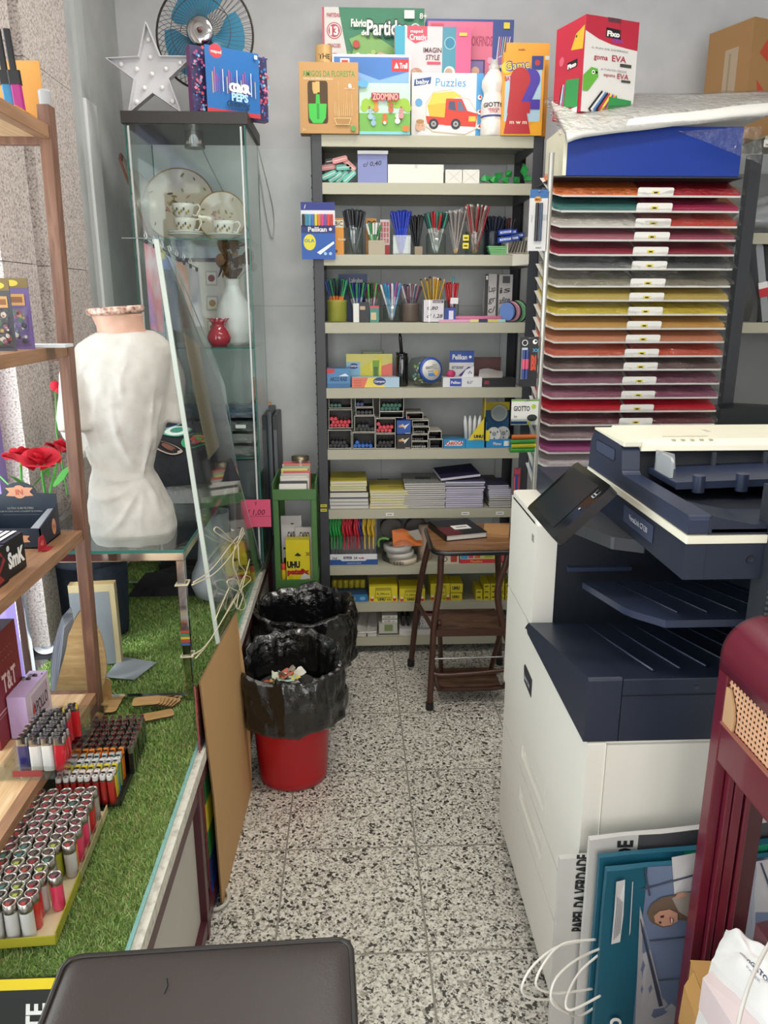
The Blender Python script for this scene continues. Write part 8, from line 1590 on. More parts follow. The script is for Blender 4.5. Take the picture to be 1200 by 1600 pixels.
MB().box(0,-Lb, zr0,.020,-.0282, zr1, BG).build('rail', parent=st, bevel=.003)
R_ = .062; zc0 = ztop-R_
pr = [(0, zc0-.025),(0, zc0)]+[(R_-R_*math.cos(a), zc0+R_*math.sin(a)) for a in [PI/2*k/10 for k in range(1,11)]]+[(.42, ztop),(.42, ztop-.02)]+[(R_-(R_-.018)*math.cos(a), zc0+(R_-.018)*math.sin(a)) for a in [PI/2*k/10 for k in range(10,0,-1)]]+[(.018, zc0-.025)]
mb = MB(); mb.prism(pr,-Lb,-.006, BG, 'y', smooth=True); mb.build('rounded_top', parent=st)
mb = MB(); mb.prism(pr,-.006,0, BGD, 'y'); mb.build('top_rim', parent=st)
mb = MB(); zb_, zt_ = zr1, zc0-.022; CN = mat('#c99a78',.55, kind='cane'); 
MB().box(.014,-Lb, zb_,.018,-.028, zt_, mat('#2a1412',.7)).build('backing', parent=st)
y = -.030
while y > -Lb: mb.box(.0062, y-.0052, zb_,.0068, y, zt_, CN); y -= .0098
z = zb_+.002
while z < zt_: mb.box(.0058,-Lb, z,.0064,-.028, z+.0046, CN); z += .0090
mb.build('cane_panel', parent=st)
mb = MB(); mb.prism([(-.028, zb_+.001),(-.028, zb_+.06),(-.04, zb_+.062),(-.056, zb_+.04),(-.062, zb_+.02),(-.060, zb_+.001)],.001,.004, mat('#b08a64',.7, var=.15), 'x'); mb.build('cane_patch', parent=st)
MB().box(-.002,-Lb, zr1-.002,.004,-.028, zr1+.001, C('#8f5a4a')).build('bead', parent=st)
mb = MB(); mb.box(.38,-.04,0,.42,0, ztop-.02, BGD); mb.box(0,-Lb,0,.04,-Lb+.04, zr0, BGD); mb.box(.38,-Lb,0,.42,-Lb+.04, ztop-.02, BGD); mb.build('far_posts', parent=st)
MB().box(.05,-Lb+.02,.10,.40,-.06,.115, BGD).build('low_shelf', parent=st)
# ================================================================ paper bags and posters leaning on the copier
def bag(lab, x0, yf, w, h, rx, parts, base, seed, rz=0, th=.012, name='paper_bag', cat='bag', top_slope=.0):
    """parts: list of (x0,z0,x1,z1,mat) or ('poly',pts,mat) or ('text',...) in metres on the front"""
    t = thing(name, lab, cat,(x0, yf,0),(rx,0, rz)); mb = MB(); n = 24
    def cr(x, z): return .006*noise.noise(Vector((x*7, z*7, seed)))+.003*noise.noise(Vector((x*22, z*22, seed)))
    tp = lambda x: h+top_slope*x
    mb.grid(lambda u, v: (w*u, cr(w*u, tp(w*u)*v), tp(w*u)*v), n, n, base); mb.grid(lambda u, v: (w*(1-u), th+cr(w*(1-u), tp(w*(1-u))*v)*.5, tp(w*(1-u))*v), n, n, base)
    mb.grid(lambda u, v: (0, th*v*1.0+cr(0, h*(1-u))*(1-v*.5), h*(1-u)), n,1, base); mb.grid(lambda u, v: (w*u,(th+cr(w*u, tp(w*u))*.5)*v+cr(w*u, tp(w*u))*(1-v), tp(w*u)), n,1, base)
    k = 0
    for p in parts:
        k += 1
        if p[0] == 'text':
            _, s, x, z, hh_, m, rot, wd = p; vs, fs, a0, a1, b0, b1 = text_mesh(s,.04); sy = hh_/.73; sx = (wd/(a1-a0)) if wd else sy; ca, sa = math.cos(rot), math.sin(rot); vv = []
            for a, b, c in vs:
                X_, Z_ = x+(a-a0)*sx*ca-b*sy*sa, z+(a-a0)*sx*sa+b*sy*ca; vv.append((X_, cr(X_, Z_)-.0005*k-.001, Z_))
            mb.add(vv, fs, m)
        elif p[0] == 'poly':
            pts = p[1]; cx_ = sum(a for a, b in pts)/len(pts); cz_ = sum(b for a, b in pts)/len(pts); N = 10; vv = []; ff = []
            L_ = len(pts)
            for r in range(5):
                s_ = r/4
                for a, b in pts: X_, Z_ = cx_+(a-cx_)*s_, cz_+(b-cz_)*s_; vv.append((X_, cr(X_, Z_)-.0005*k-.0006, Z_))
            for r in range(4):
                for i in range(L_): j = (i+1) % L_; ff.append((r*L_+i, r*L_+j,(r+1)*L_+j,(r+1)*L_+i))
            mb.add(vv, ff, p[2])
        else:
            a, b, c, d, m = p; mb.grid(lambda u, v: (lambda X_, Z_: (X_, cr(X_, Z_)-.0005*k-.0006, Z_))(a+(c-a)*u, b+((d if d < h-.0005 else tp(a+(c-a)*u))-b)*v),16,16, m)
    mb.build('bag_body' if cat == 'bag' else 'sheet', parent=t); return t
GB = mat('#b9b7b2',.6, kind='bag_paper'); DG = mat('#3d3c3f',.6, kind='bag_paper'); TEAL = mat('#0f5266',.5, kind='bag_teal'); BLK2 = mat('#15151a',.6)
o1 = P(878,1350, y=1.17); x1_ = o1.x
bag('crumpled grey white bag printed PAPEL DA VERDADE furthest left against the copier', x1_,1.172,.20, o1.z,-.02,[('text', 'PAPEL DA VERDADE',.054, o1.z-.16,.024, BLK2, PI/2,.17)], GB,3, top_slope=.05)
o2 = P(926,1322, y=1.14)
bag('large grey bag with black sideways lettering and dark upper part behind the teal bag', o2.x,1.145,.75, o2.z,-.015,[(.088,.2,.74, o2.z, DG),('text', 'PAPEL DA VERDADE',.078, o2.z-.265,.028, BLK2, PI/2,.262)], GB,8, top_slope=.09)
o3 = P(952,1350, y=1.115)
bag('teal bag with green stripe mostly hidden behind the photo bag', o3.x-.012,1.120,.66, o3.z,-.015,[(.15,.3,.30, o3.z, mat('#157a5c',.5, kind='bag_green'))], TEAL,12, top_slope=.075)
o4 = P(950,1364, y=1.10); h4 = o4.z
SK2 = mat('#b98a74',.5, kind='print'); HR = mat('#665446',.5, kind='print'); JK = mat('#9a8f86',.5, kind='print'); SKY = mat('#66748f',.5, kind='print'); GR2 = mat('#aaa9ae',.5, kind='print'); LN = mat('#3d4454',.5, kind='print'); WH2 = mat('#c3c1c2',.5, kind='print')
def o4p(u, v): p = P(u, v, y=1.098); return (p.x-o4.x, p.z)
def pl4(pts): return [o4p(*p) for p in pts]
face = [(968+62,1438),(1022,1448),(1018,1440),(1016,1428),(1022,1418),(1040,1412),(1058,1416),(1062,1432),(1052,1444)]
parts = [(.072,.0,.60, h4, SKY),('poly', pl4([(1002,1420),(992,1600),(1085,1600),(1040,1580)]), GR2),('poly', pl4([(1052,1344),(1055,1400),(1095,1392),(1095,1335)]), WH2),
    ('poly', pl4([(1000,1440),(1003,1440),(1036,1572),(1030,1574)]), LN),('poly', pl4([(1005,1392),(1094,1366),(1094,1369),(1005,1395)]), LN),('poly', pl4([(1008,1362),(1011,1361),(1018,1402),(1015,1403)]), LN),('poly', pl4([(1016,1471),(1090,1462),(1090,1464),(1016,1473)]), LN),('poly', pl4([(1030,1532),(1088,1525),(1088,1527),(1030,1534)]), LN),
    ('poly', pl4([(1016,1440),(1012,1430),(1018,1415),(1034,1404),(1052,1400),(1075,1396),(1092,1400),(1094,1430),(1078,1440),(1056,1436),(1050,1446),(1036,1450),(1022,1446)]), HR),
    ('poly', pl4([(1050,1404),(1068,1394),(1092,1396),(1094,1428),(1080,1436),(1060,1424)]), JK),('poly', pl4([(1054,1404),(1058,1396),(1070,1394),(1074,1400),(1062,1402)]), SK2),('poly', pl4([(1024,1442),(1022,1432),(1030,1424),(1046,1420),(1058,1426),(1058,1438),(1048,1444),(1036,1447)]), SK2),
    ('poly', pl4([(1031,1431),(1037,1429),(1037,1433),(1032,1434)]), mat('#3a2620',.5)),('poly', pl4([(1029,1440),(1033,1439),(1033,1443),(1030,1443)]), mat('#3a2620',.5)),('poly', pl4([(1045,1431),(1052,1434),(1050,1441),(1046,1440)]), mat('#8a3f3a',.5)),('poly', pl4([(1047,1432),(1050,1434),(1049,1440),(1047,1439)]), WH2),
    ('poly', pl4([(962,1376),(976,1373),(974,1430),(968,1470),(954,1473),(960,1420)]), WH2)]
for k in range(4): parts.append(('poly', pl4([(957.5+3*k,1466-3*k),(959+3*k,1466-3*k),(966+2.2*k,1402+2*k),(964.8+2.2*k,1402+2*k)]), mat('#7f8184',.5, kind='print')))
parts.append(('poly', pl4([(987,1376),(988.5,1376),(984,1455),(982,1460)]), WH2)); parts.append(('poly', pl4([(953+6+9*math.cos(a),1592-2+7.5*math.sin(a)) for a in [2*PI*k/16 for k in range(16)]]), WHITE)); parts.append(('poly', pl4([(959+5*math.cos(a),1591+4*math.sin(a)) for a in [2*PI*k/16 for k in range(16)]]), TEAL))
parts += [('poly', pl4([(1168,1345),(1200,1340),(1200,1420),(1172,1420)]), GR2),('poly', pl4([(1160,1355),(1180,1350),(1176,1470),(1150,1480)]), mat('#8f95a2',.5, kind='print')),('poly', pl4([(1185,1345),(1188,1345),(1200,1380),(1198,1384)]), LN)]
bag('teal paper bag on its side with a photo of a smiling person in pale jacket', o4.x,1.098,.60, h4,-.012, parts, TEAL,21, top_slope=.06)
# rope handles
CORD = mat('#dedcd4',.7, kind='white_cord')
for i,(pts, lab) in enumerate((([(912,1470),(870,1480),(832,1510),(815,1545),(830,1560),(862,1562)], 'uppermost white cord handle curving out to the left of the bags'),([(930,1468),(880,1475),(850,1505),(838,1540),(870,1552),(925,1545)], 'second white cord handle from the top beside the paper bags'),
        ([(938,1482),(900,1500),(868,1530),(862,1565),(890,1585)], 'third white cord handle beside the paper bags'),([(940,1488),(905,1520),(885,1560),(892,1578),(938,1556)], 'fourth white cord handle beside the paper bags'),([(940,1566),(905,1588),(880,1578),(862,1560)], 'lowest white cord handle beside the paper bags'))):
    ys = [1.09,1.05,1.0,.98,1.02,1.07]
    mb = MB(); mb.tube(spline([P(u, v, y=ys[k]+.01*i) for k,(u, v) in enumerate(pts)],8),.0021, CORD, n=6); mb.build('cord_handle', label=lab, cat='cord handle')
# ---- packages in front of the stand
zt_ = .46
MB().box(0,0,0,.42,.30,.30, KB).build('cardboard_box', loc=(.46,.62,0), label='low cardboard box on the floor under the brown and white paper packages', cat='box')
KP = mat('#a97f45',.65, kind='brown_paper', bump=.3, bs=25)
mb = MB(); mb.box(0,0,0,.16,.14,.13, KP); mb.prism([(0,.0),(.0,.13),(-.012,.10),(-.014,.03)],.02,.12, KP, 'y'); f = Face(mb,(0,0,0),(1,0,0),(0,0,1),.16,.13); f.poly([(0,1),(.03,1),(.5,.52),(.48,.5)], mat('#80602f',.7)); f.poly([(1,1),(.97,1),(.5,.52),(.52,.5)], mat('#80602f',.7))
q = P(1072,1508, y=.94); mb.build('brown_package', loc=(q.x-.004,.81, q.z-.130+.0), rot=(0,0,-.10), label='brown paper wrapped ream at the lower right beside the white bag', cat='package', bevel=.004)
PKZ = q.z-.130
MB().box(0,0,.30,.42,.26, PKZ-.001, mat('#c9c2b4',.6)).build('paper_ream_box', loc=(.46,.64,0), label='pale ream box under the brown wrapped package', cat='box')
# white crumpled bag
WB = mat('#d9d6d4',.5, kind='white_bag', bump=.4, bs=14)
c = [P(1112,1500, y=.82), P(1200,1600, y=.66), P(1240,1520, y=.70), P(1135,1452, y=.86)]
t = thing('white_paper_bag', 'crumpled white NAVIGATOR printed paper bag at the lower right corner', 'bag',(0,0,0))
def wb(u, v):
    p = c[0].lerp(c[1], u).lerp(c[3].lerp(c[2], u), v); e = (1-(2*u-1)**6)*(1-(2*v-1)**6); return (p.x+.004*noise.noise(Vector((u*3, v*3,4))), p.y-.012*e, p.z+.030*e+.012*noise.noise(Vector((u*4, v*4,9)))*e)
mb = MB(); mb.grid(wb,24,24, WB); mb.grid(lambda u, v: (lambda p: (p[0], p[1]+.02, p[2]-.14))(wb(u,1-v)),6,6, WB); mb.grid(lambda u, v: (lambda p: (p[0], p[1]+.02*v, p[2]-.14*v))(wb(u,0)),24,4, WB); mb.grid(lambda u, v: (lambda p: (p[0], p[1]+.02*v, p[2]-.14*v))(wb(0,1-u)),24,4, WB)
def wtext(s, u0, v0, du, dv, h, m, bold=.02):
    vs, fs, a0, a1, b0, b1 = text_mesh(s, bold); out = []
    d = Vector((du, dv)); L_ = d.length; n_ = Vector((-dv, du))/L_
    for a, b, z_ in vs:
        s_ = (a-a0)/(a1-a0); uu = u0+du*s_+n_.x*b*h; vv = v0+dv*s_+n_.y*b*h; p = wb(max(0, min(1, uu)), max(0, min(1, vv))); out.append((p[0], p[1]-.002, p[2]+.002))
    mb.add(out, fs, m)
wtext('NAVIGATOR',.28,.30,.50,.05,.10, C('#3a3f5a')); wtext('PAPER',.45,.16,.22,.02,.06, C('#9aa0b0')); wtext('-90',.55,.62,.45,.10,.22, C('#1f2024'),.06)
mb.build('bag_paper', parent=t)
PL = mat('#cdbcbc',.5); mb = MB(); cc = [P(1098,1528, y=.80), P(1160,1625, y=.66), P(1200,1610, y=.66), P(1118,1512, y=.82)]; mb.add([tuple(p+Vector((0,0, dz))) for dz in (0,-.05) for p in cc],[(0,1,2,3),(4,7,6,5),(0,4,5,1),(1,5,6,2),(2,6,7,3),(3,7,4,0)], PL); mb.build('pink_paper_pack', label='pale pink paper pack under the white bag at the lower right', cat='package')
mb = MB(); cc = [P(1176,1472, y=.80), P(1215,1530, y=.72), P(1230,1500, y=.76), P(1210,1462, y=.85)]; mb.add([tuple(p+Vector((0,0, dz+.03))) for dz in (0,-.03) for p in cc],[(0,1,2,3),(4,7,6,5),(0,4,5,1),(1,5,6,2),(2,6,7,3),(3,7,4,0)], mat('#4a1c26',.5)); mb.build('maroon_box', label='maroon box corner on the white bag at the right edge', cat='box')
mb = MB(); mb.tube(spline([P(1150,1625, y=.62), P(1158,1580, y=.63), P(1176,1525, y=.65), P(1205,1470, y=.68), P(1240,1430, y=.72)],8),.0022, mat('#b9b5ae',.4), n=8); mb.build('cable', label='pale grey cable hanging in front of the white paper bag', cat='cable')
# ================================================================ waste bins with black bags
BAGB = mat('#101011',.16, coat=.6, kind='black_bag', bump=.8, bs=34)
def bin_(lab, cx, cy, r0, r1, h, col, seed, drop, rim, sx=1.05, sy=.95, rz=0, litter=False):
    t = thing('waste_bin', lab, 'bin',(cx, cy,0),(0,0, rz)); mb = MB()
    mb.lathe([(0,.004),(r0*.9,0),(r0,.008),(r0*1.02,.03),(r0*1.10, h*.45),(r1*.93, h*.72),(r1*.90, h*.72),(r0*1.05, h*.4),(r0*.95,.02),(0,.015)], mat(col,.3, kind='bucket'), n=40, sx=sx, sy=sy); mb.build('bucket', parent=t)
    def fn(q, a, r, z):
        n1 = noise.noise(Vector((math.cos(a)*2.2, math.sin(a)*2.2, z*7+seed))); n2 = noise.noise(Vector((math.cos(a)*7, math.sin(a)*7, z*5+seed+5))); n3 = abs(noise.noise(Vector((math.cos(a)*5+z*6, math.sin(a)*5, z*14+seed))))*2
        k = min(1, max(0, r/r1)); f = 1+(.10*n1+.06*n2+.05*n3)*k
        return (q[0]*f, q[1]*f, q[2]+(.020*n1+.012*n2)*k+(rim*max(0, math.sin(a+.3)) if r > r1*1.0 or z > h*.9 else 0)*(1 if z > h*.75 else (.0)))
    pr = []
    ctl = [(r1*1.04, h-drop),(r1*1.12, h-drop+.01),(r1*1.16, h-drop*.6),(r1*1.17, h-drop*.3),(r1*1.15, h-.01),(r1*1.12, h+.018),(r1*1.05, h+.022),(r1*.95, h+.005),(r1*.90, h-.04),(r1*.8, h*.62),(r1*.5, h*.50),(.001, h*.48)]
    for i in range(len(ctl)-1):
        for k in range(5): s_ = k/5; pr.append((ctl[i][0]*(1-s_)+ctl[i+1][0]*s_, ctl[i][1]*(1-s_)+ctl[i+1][1]*s_))
    mb = MB(); mb.capl = False; mb.lathe(pr+[ctl[-1]], BAGB, n=110, fn=fn, sx=sx, sy=sy); mb.build('bin_bag', parent=t)
    return t
q = P(450,1236, z=0); hb_ = .40
bin_('red waste bin lined with a black plastic bag in the aisle', q.x+.012, q.y+.09,.107,.146,.40, '#a8141f',2,.17,.045)
rr = random.Random(9)
for i in range(16):
    c_ = ['#d9d4c4', '#d6c46a', '#a9cfc4', '#b8604a', '#e0ddd4', '#8a7a6a', '#c8d0b8', '#dcd6cc'][i % 8]
    a = rr.uniform(0,6.28); r_ = rr.uniform(0,.085); mb = MB(); s_ = rr.uniform(.016,.03)
    mb.grid(lambda u, v: ((u-.5)*s_*2.2,(v-.5)*s_*1.5,.012*noise.noise(Vector((u*3, v*3, i)))+.012*math.sin(u*4+i)),5,4, mat(c_,.5, kind='litter'))
    mb.build('paper_scrap', loc=(q.x+.01+r_*math.cos(a), q.y+.10+r_*math.sin(a)*.8,.335+.012*(i % 3)+.02*(1-r_/.09)), rot=(rr.uniform(-.4,.4), rr.uniform(-.4,.4), rr.uniform(0,6)), label='crumpled %s scrap lying in the front bin' % ['cream', 'yellow', 'mint', 'brick red', 'white', 'brown', 'pale green', 'pale'][i % 8], cat='scrap', group='%s scraps in the front bin' % ['cream', 'yellow', 'mint', 'brick red', 'white', 'brown', 'pale green', 'pale'][i % 8])
mb = MB(); mb.lathe([(.10,.325),(.06,.335),(0,.34)], mat('#3a3836',.6), n=24); mb.build('litter_bed', loc=(q.x, q.y+.105,0), label='dark crumpled litter filling the front bin', cat='litter', kind='stuff')
q2 = P(468,1045, y=2.70)
bin_('second waste bin lined with a black bag standing behind the red one', P(474,1000, y=2.68).x,2.70,.115,.155,.42, '#1b1b1d',7,.20,.03, sx=1.08)
# ================================================================ cardboard sheet and posters leaning on the platform
c = [P(348,1417, z=0), P(394,1232, z=0)]; tp = [P(301,1066, y=c[0].y), P(360,956, y=c[1].y)]
KC = mat('#bd9664',.7, kind='cardboard', vs=5); 
def sheet(name, lab, pts, th, m, cat, edge=None):
    n = len(pts); o = Vector((th,0,0)); mb = MB(); v = [tuple(p) for p in pts]+[tuple(p-o) for p in pts]
    mb.add(v,[tuple(range(n))], m); mb.add(v,[tuple(range(n,2*n))[::-1]]+[(i, n+i, n+(i+1) % n,(i+1) % n) for i in range(n)], edge or m); return mb, name, lab, cat
tp[0] = Vector((-.374, tp[0].y, tp[0].z)); tp[1] = Vector((-.362, tp[1].y, tp[1].z))
mb, n_, l_, ct = sheet('cardboard_sheet', '',[c[0]+Vector((.0,0,.001)), c[1]+Vector((.0,0,.001)), c[1].lerp(tp[1],.5)+Vector((.012,.02,0)), tp[1], tp[0], c[0].lerp(tp[0],.5)+Vector((.006,0,0))],.004, KC, 'cardboard', mat('#7a5c38',.7))
mb.build('cardboard_sheet', label='large brown cardboard sheet leaning against the side of the platform', cat='cardboard')
PO = [('#2a3f8a', '#c9b83a', '#3a8a4a', '#b32a30')]; off = Vector((-.011,-.004,0))
mb = MB(); b0 = c[0]+off+Vector((-.010,-.01,.001)); t0 = tp[0]+Vector((-.0065,-.012,-.01)); b1 = c[1]+off+Vector((-.01,0,.001)); t1 = tp[1]+Vector((-.0065,0,-.01))
nz = 8; cl_ = [mat(h,.35, kind='poster') for h in ('#2a3f9a', '#24386f', '#3a7a3f', '#c9bd3a', '#2f6a3a', '#223a2a', '#3a1a1c', '#4a1a1e')]
for k in range(nz):
    f0, f1 = k/nz,(k+1)/nz; pts = [b0.lerp(t0, f0), b1.lerp(t1, f0), b1.lerp(t1, f1), b0.lerp(t0, f1)]; mb.add([tuple(p) for p in pts]+[tuple(p+Vector((-.002,0,0))) for p in pts],[(0,1,2,3),(7,6,5,4),(0,3,7,4)], cl_[k])
mb.build('poster', label='colourful poster sheet standing between the cardboard and the platform', cat='poster')
mb = MB(); pts = [b0+Vector((-.004,-.006,.0)), t0+Vector((-.003,-.008,.01))]; mb.tube([tuple(p) for p in pts],.0022, mat('#8a242c',.4), n=6); mb.build('red_folder_edge', label='thin red folder edge standing beside the poster', cat='folder')
mb = MB(); mb.tube(spline([P(322,1410, z=.012)+Vector((-.02,0,0)), P(325,1418, z=.01), P(340,1420, z=.01), P(354,1410, z=.01), P(357,1398, z=.01), P(353,1390, z=.012)],6),.005, mat('#b9b5aa',.5), n=8); mb.build('floor_cable', label='pale grey cable on the floor at the foot of the cardboard sheet', cat='cable')
# ================================================================ folding step stool
BR = mat('#4a3026',.35,.2, kind='brown_tube', var=.25, vs=30); SWD = ramp_mat('stool_wood', 'noise',5,[(.3, '#5f4028'),(.5, '#80593a'),(.7, '#966e4a')], rough=.35, stretch=(1,7,1), distort=1.0, bump=.1)
STD = ramp_mat('stool_step_wood', 'noise',5,[(.3, '#33241a'),(.5, '#5a4030'),(.7, '#6f5040')], rough=.5, stretch=(1.2,7,1), distort=2.0, bump=.1)
F0 = P(671,1108, z=0); F1x = P(798,1085, z=0).x+.02; Bk = P(642,1040, z=0)
sty = thing('step_stool', 'brown tubular folding step stool with wooden seat and two steps', 'stool',(F0.x, F0.y,0))
ox, oy = F0.x, F0.y; SWt = .40; zs_ = P(700,856, y=oy+.01).z
def L(*p): return tuple(Vector(p))
z1s = P(735,988, y=oy+.02).z; xs0, xs1 = P(693,858, y=oy).x-ox, P(693,858, y=oy).x-ox+.33
x_l, x_r = xs0, xs0+.245; mb = MB(); mb.cyl((Bk.x-ox+.02, Bk.y-oy-.04, z1s),(.02,.02, z1s),.009, BR); mb.build('side_rung', parent=sty)
def leg(pts, nm='leg', r=.0125): mb = MB(); mb.tube(spline(pts,6), r, BR, n=12); a = Vector(pts[0]); mb.cyl((a.x, a.y,0),(a.x, a.y,.03),.016, BLKPL, n=14); return mb.build(nm, parent=sty)
leg([(0,0,.01),(.008,.01,.20),(.015,.02,.36),(xs0*.45+.015,.03,.50),(xs0*.9,.03,.62),(xs0+.01,.04, zs_-.02)])
leg([(x_r+.05,0,.01),(x_r+.035,.01,.20),(x_r-.01,.02,.36),(x_r-.03,.03,.48),(x_r,.03,.60),(x_r+.005,.04, zs_-.02)])
leg([(Bk.x-ox, Bk.y-oy,.01),(Bk.x-ox+.03, Bk.y-oy-.06,.40),(xs0-.01,.30, zs_-.02)])
leg([(x_r+.06, Bk.y-oy,.01),(x_r+.03, Bk.y-oy-.06,.40),(x_r+.01,.30, zs_-.02)])
for s_, x in ((0,.05),(1, x_r-.01)):
    mb = MB(); mb.tube(spline([(x-.015*(1-2*s_),.03,.36),(x,.10,.22),(x+.012*(1-2*s_),.16,.06),(x+.012*(1-2*s_),.165,.012)],5),.010, BR, n=10); mb.build('brace', parent=sty)
mb = MB(); mb.prism(rrect(xs0-.035,-.005, xs1+.035,.33,.045,6), zs_-.012, zs_, SWD, 'z'); mb.build('seat', parent=sty, bevel=.002)
mb = MB(); pts = [(a, b, zs_-.016) for a, b in rrect(xs0-.037,-.007, xs1+.037,.332,.047,6)]; mb.tube(pts,.010, mat('#17181a',.25, kind='black_rim'), n=8, closed=True); mb.build('seat_rim', parent=sty)
z1_ = P(735,985, y=oy+.02).z
mb = MB(); mb.box(.03,.01, z1_, x_r-.005,.20, z1_+.014, STD); mb.box(.02,.004, z1_-.018, x_r,.012, z1_+.010, BR); mb.build('upper_step', parent=sty, bevel=.003)
mb = MB(); zz = P(720,1073, y=oy+.06).z; mb.box(.045,.05, zz, x_r+.0,.20, zz+.012, STD); mb.tube(spline([(.02,.06, zz+.09),(.035,.03, zz+.02),(.07,.045, zz-.002),(x_r-.02,.045, zz),(x_r+.02,.03, zz+.03),(x_r+.035,.06, zz+.10)],6),.009, BR, n=10); mb.build('lower_step', parent=sty, bevel=0)
mb = MB(); mb.cyl((.012,.005, P(700,1030, y=oy).z),(x_r+.04,.005, P(700,1030, y=oy).z+.004),.003, STEEL, n=8); mb.tube(spline([(.01,.02, zz+.105),(.04,.0, zz+.085),(x_r,.0, zz+.10),(x_r+.04,.02, zz+.12)],5),.008, BR, n=8); mb.build('cross_rod', parent=sty)
# notebooks on the seat
sz = zs_+.0005
mb = MB(); mb.box(0,0,0,.17,.20,.003, BLACK); mb.box(.002,.004,.003,.168,.196,.022, C('#d0cbc4')); mb.box(0,0,.022,.17,.20,.025, BLACK); mb.box(0,0,0,.004,.2,.025, BLACK); mb.box(.0,-.0005,.022,.07,.10,.0255, C('#5a1820')); mb.box(.06,.06,.0252,.13,.11,.0262, WHITE); mb.box(.075,.08,.0263,.12,.09,.0266, C('#6a6a6c'))
mb.build('black_notebook', loc=(ox+P(696,840, y=oy+.1).x-ox, oy+.085, sz), rot=(0,0,.25), label='black hardback notebook with white label lying on the stool seat', cat='notebook')
mb = MB(); mb.box(0,0,0,.10,.14,.014, C('#a87c50')); mb.box(.0,.0,.014,.10,.14,.016, mat('#b98a58',.6)); mb.build('kraft_notebook', loc=(P(750,840, y=oy+.2).x, oy+.14, sz), rot=(0,0,-.22), label='kraft brown notebook beside the black one on the stool seat', cat='notebook')
# ================================================================ green slim cart and its stock
GY = 3.06; gx0, gx1 = P(428,850, y=GY).x, P(496,850, y=GY).x; gz = [0, P(460,906, y=GY).z, P(460,765, y=GY).z]; GW_ = gx1-gx0; GD = .30
GRN = mat('#4f7a45',.4, kind='green_plastic'); cart = thing('slim_cart', 'narrow green plastic storage cart between the platform and the metal shelf', 'cart',(gx0, GY,0))
for x in (0, GW_-.024):
    for y in (0, GD-.02): MB().box(x, y,.03, x+.024, y+.02, gz[2]-.02, GRN).build('post', parent=cart, bevel=.004)
lowz = P(460,1000, y=GY).z-.25
for z in (gz[2], gz[1], gz[1]-(gz[2]-gz[1])):
    mb = MB(); mb.box(0,0, z-.045, GW_, GD, z-.040, GRN); mb.box(0,-.002, z-.045, GW_,.006, z, GRN); mb.box(0, GD-.006, z-.045, GW_, GD, z, GRN); mb.box(0,0, z-.045,.006, GD, z+(.025 if z == gz[2] else 0), GRN); mb.box(GW_-.006,0, z-.045, GW_, GD, z+(.025 if z == gz[2] else 0), GRN); mb.build('shelf_tray', parent=cart, bevel=.003)
for x in (.02, GW_-.02): m_ = MB(); m_.cyl((x-.01,.03,.015),(x+.01,.03,.015),.015, BLKPL); m_.build('wheel', parent=cart)
tz = gz[2]-.0395
t = thing('jar_of_tubes', 'glass jar with metal lid and yellow tubes on the green cart', 'jar',(gx0+GW_*.58, GY+.22, tz)); mb = MB(); mb.lathe([(0,0),(.040,0),(.043,.01),(.043,.10),(.036,.115),(.036,.125)], JARG, n=28); mb.capl = False; mb.build('jar_glass', parent=t)
m_ = MB(); m_.lathe([(.038,.118),(.038,.135),(0,.137)], mat('#8a7f68',.3,.7), n=28); m_.build('jar_lid', parent=t)
for i in range(7):
    a = i*2.4; c_ = ['#d9cf3a', '#dcdcd4', '#d9cf3a', '#6a7a5a', '#c9c9c4', '#d9cf3a', '#4a4a4c'][i]; m_ = MB(); m_.cyl((0,0,0),(0,0,.05),.008, mat(c_,.35), n=10); m_.build('small_tube', loc=(t.location.x+.022*math.cos(a), GY+.22+.022*math.sin(a), tz+.004+.01*(i % 2)), rot=(.1*math.sin(a),.1,0), label='small %s tube inside the jar on the green cart' % {'#d9cf3a': 'yellow', '#dcdcd4': 'white', '#6a7a5a': 'olive', '#c9c9c4': 'pale grey', '#4a4a4c': 'dark grey'}[c_], cat='tube', group='yellow tubes in the cart jar' if c_ == '#d9cf3a' else None)
for i in range(14):
    c_ = ['#d9d6ce', '#26272b', '#d9d6ce', '#cfcbc2', '#d9d6ce', '#b9b5ac', '#d0ccc4', '#cf5a5a', '#d8cf6a', '#c9466a', '#8fb8a0', '#d0705a', '#d9d6ce', '#c95a6a'][i]
    nm_ = ['white', 'black', 'clean white', 'cream', 'bright white', 'grey', 'off white', 'coral', 'straw yellow', 'crimson', 'mint', 'orange', 'plain white', 'rose'][i]
    y = GY+.012+.0135*i; h_ = .060+.004*i+.004*(i % 3); m_ = MB(); m_.box(0,0,0, GW_*.62,.0022, h_, mat(c_,.4, kind='card')); m_.build('card_pack', loc=(gx0+GW_*.16+.003*(i % 4), y, tz), rot=(-.16,0,.02*(i % 3)), label='%s card packet, %s in the row on top of the green cart' % (nm_, 'near the front' if i < 5 else ('half way back' if i < 10 else 'towards the jar')), cat='packet')
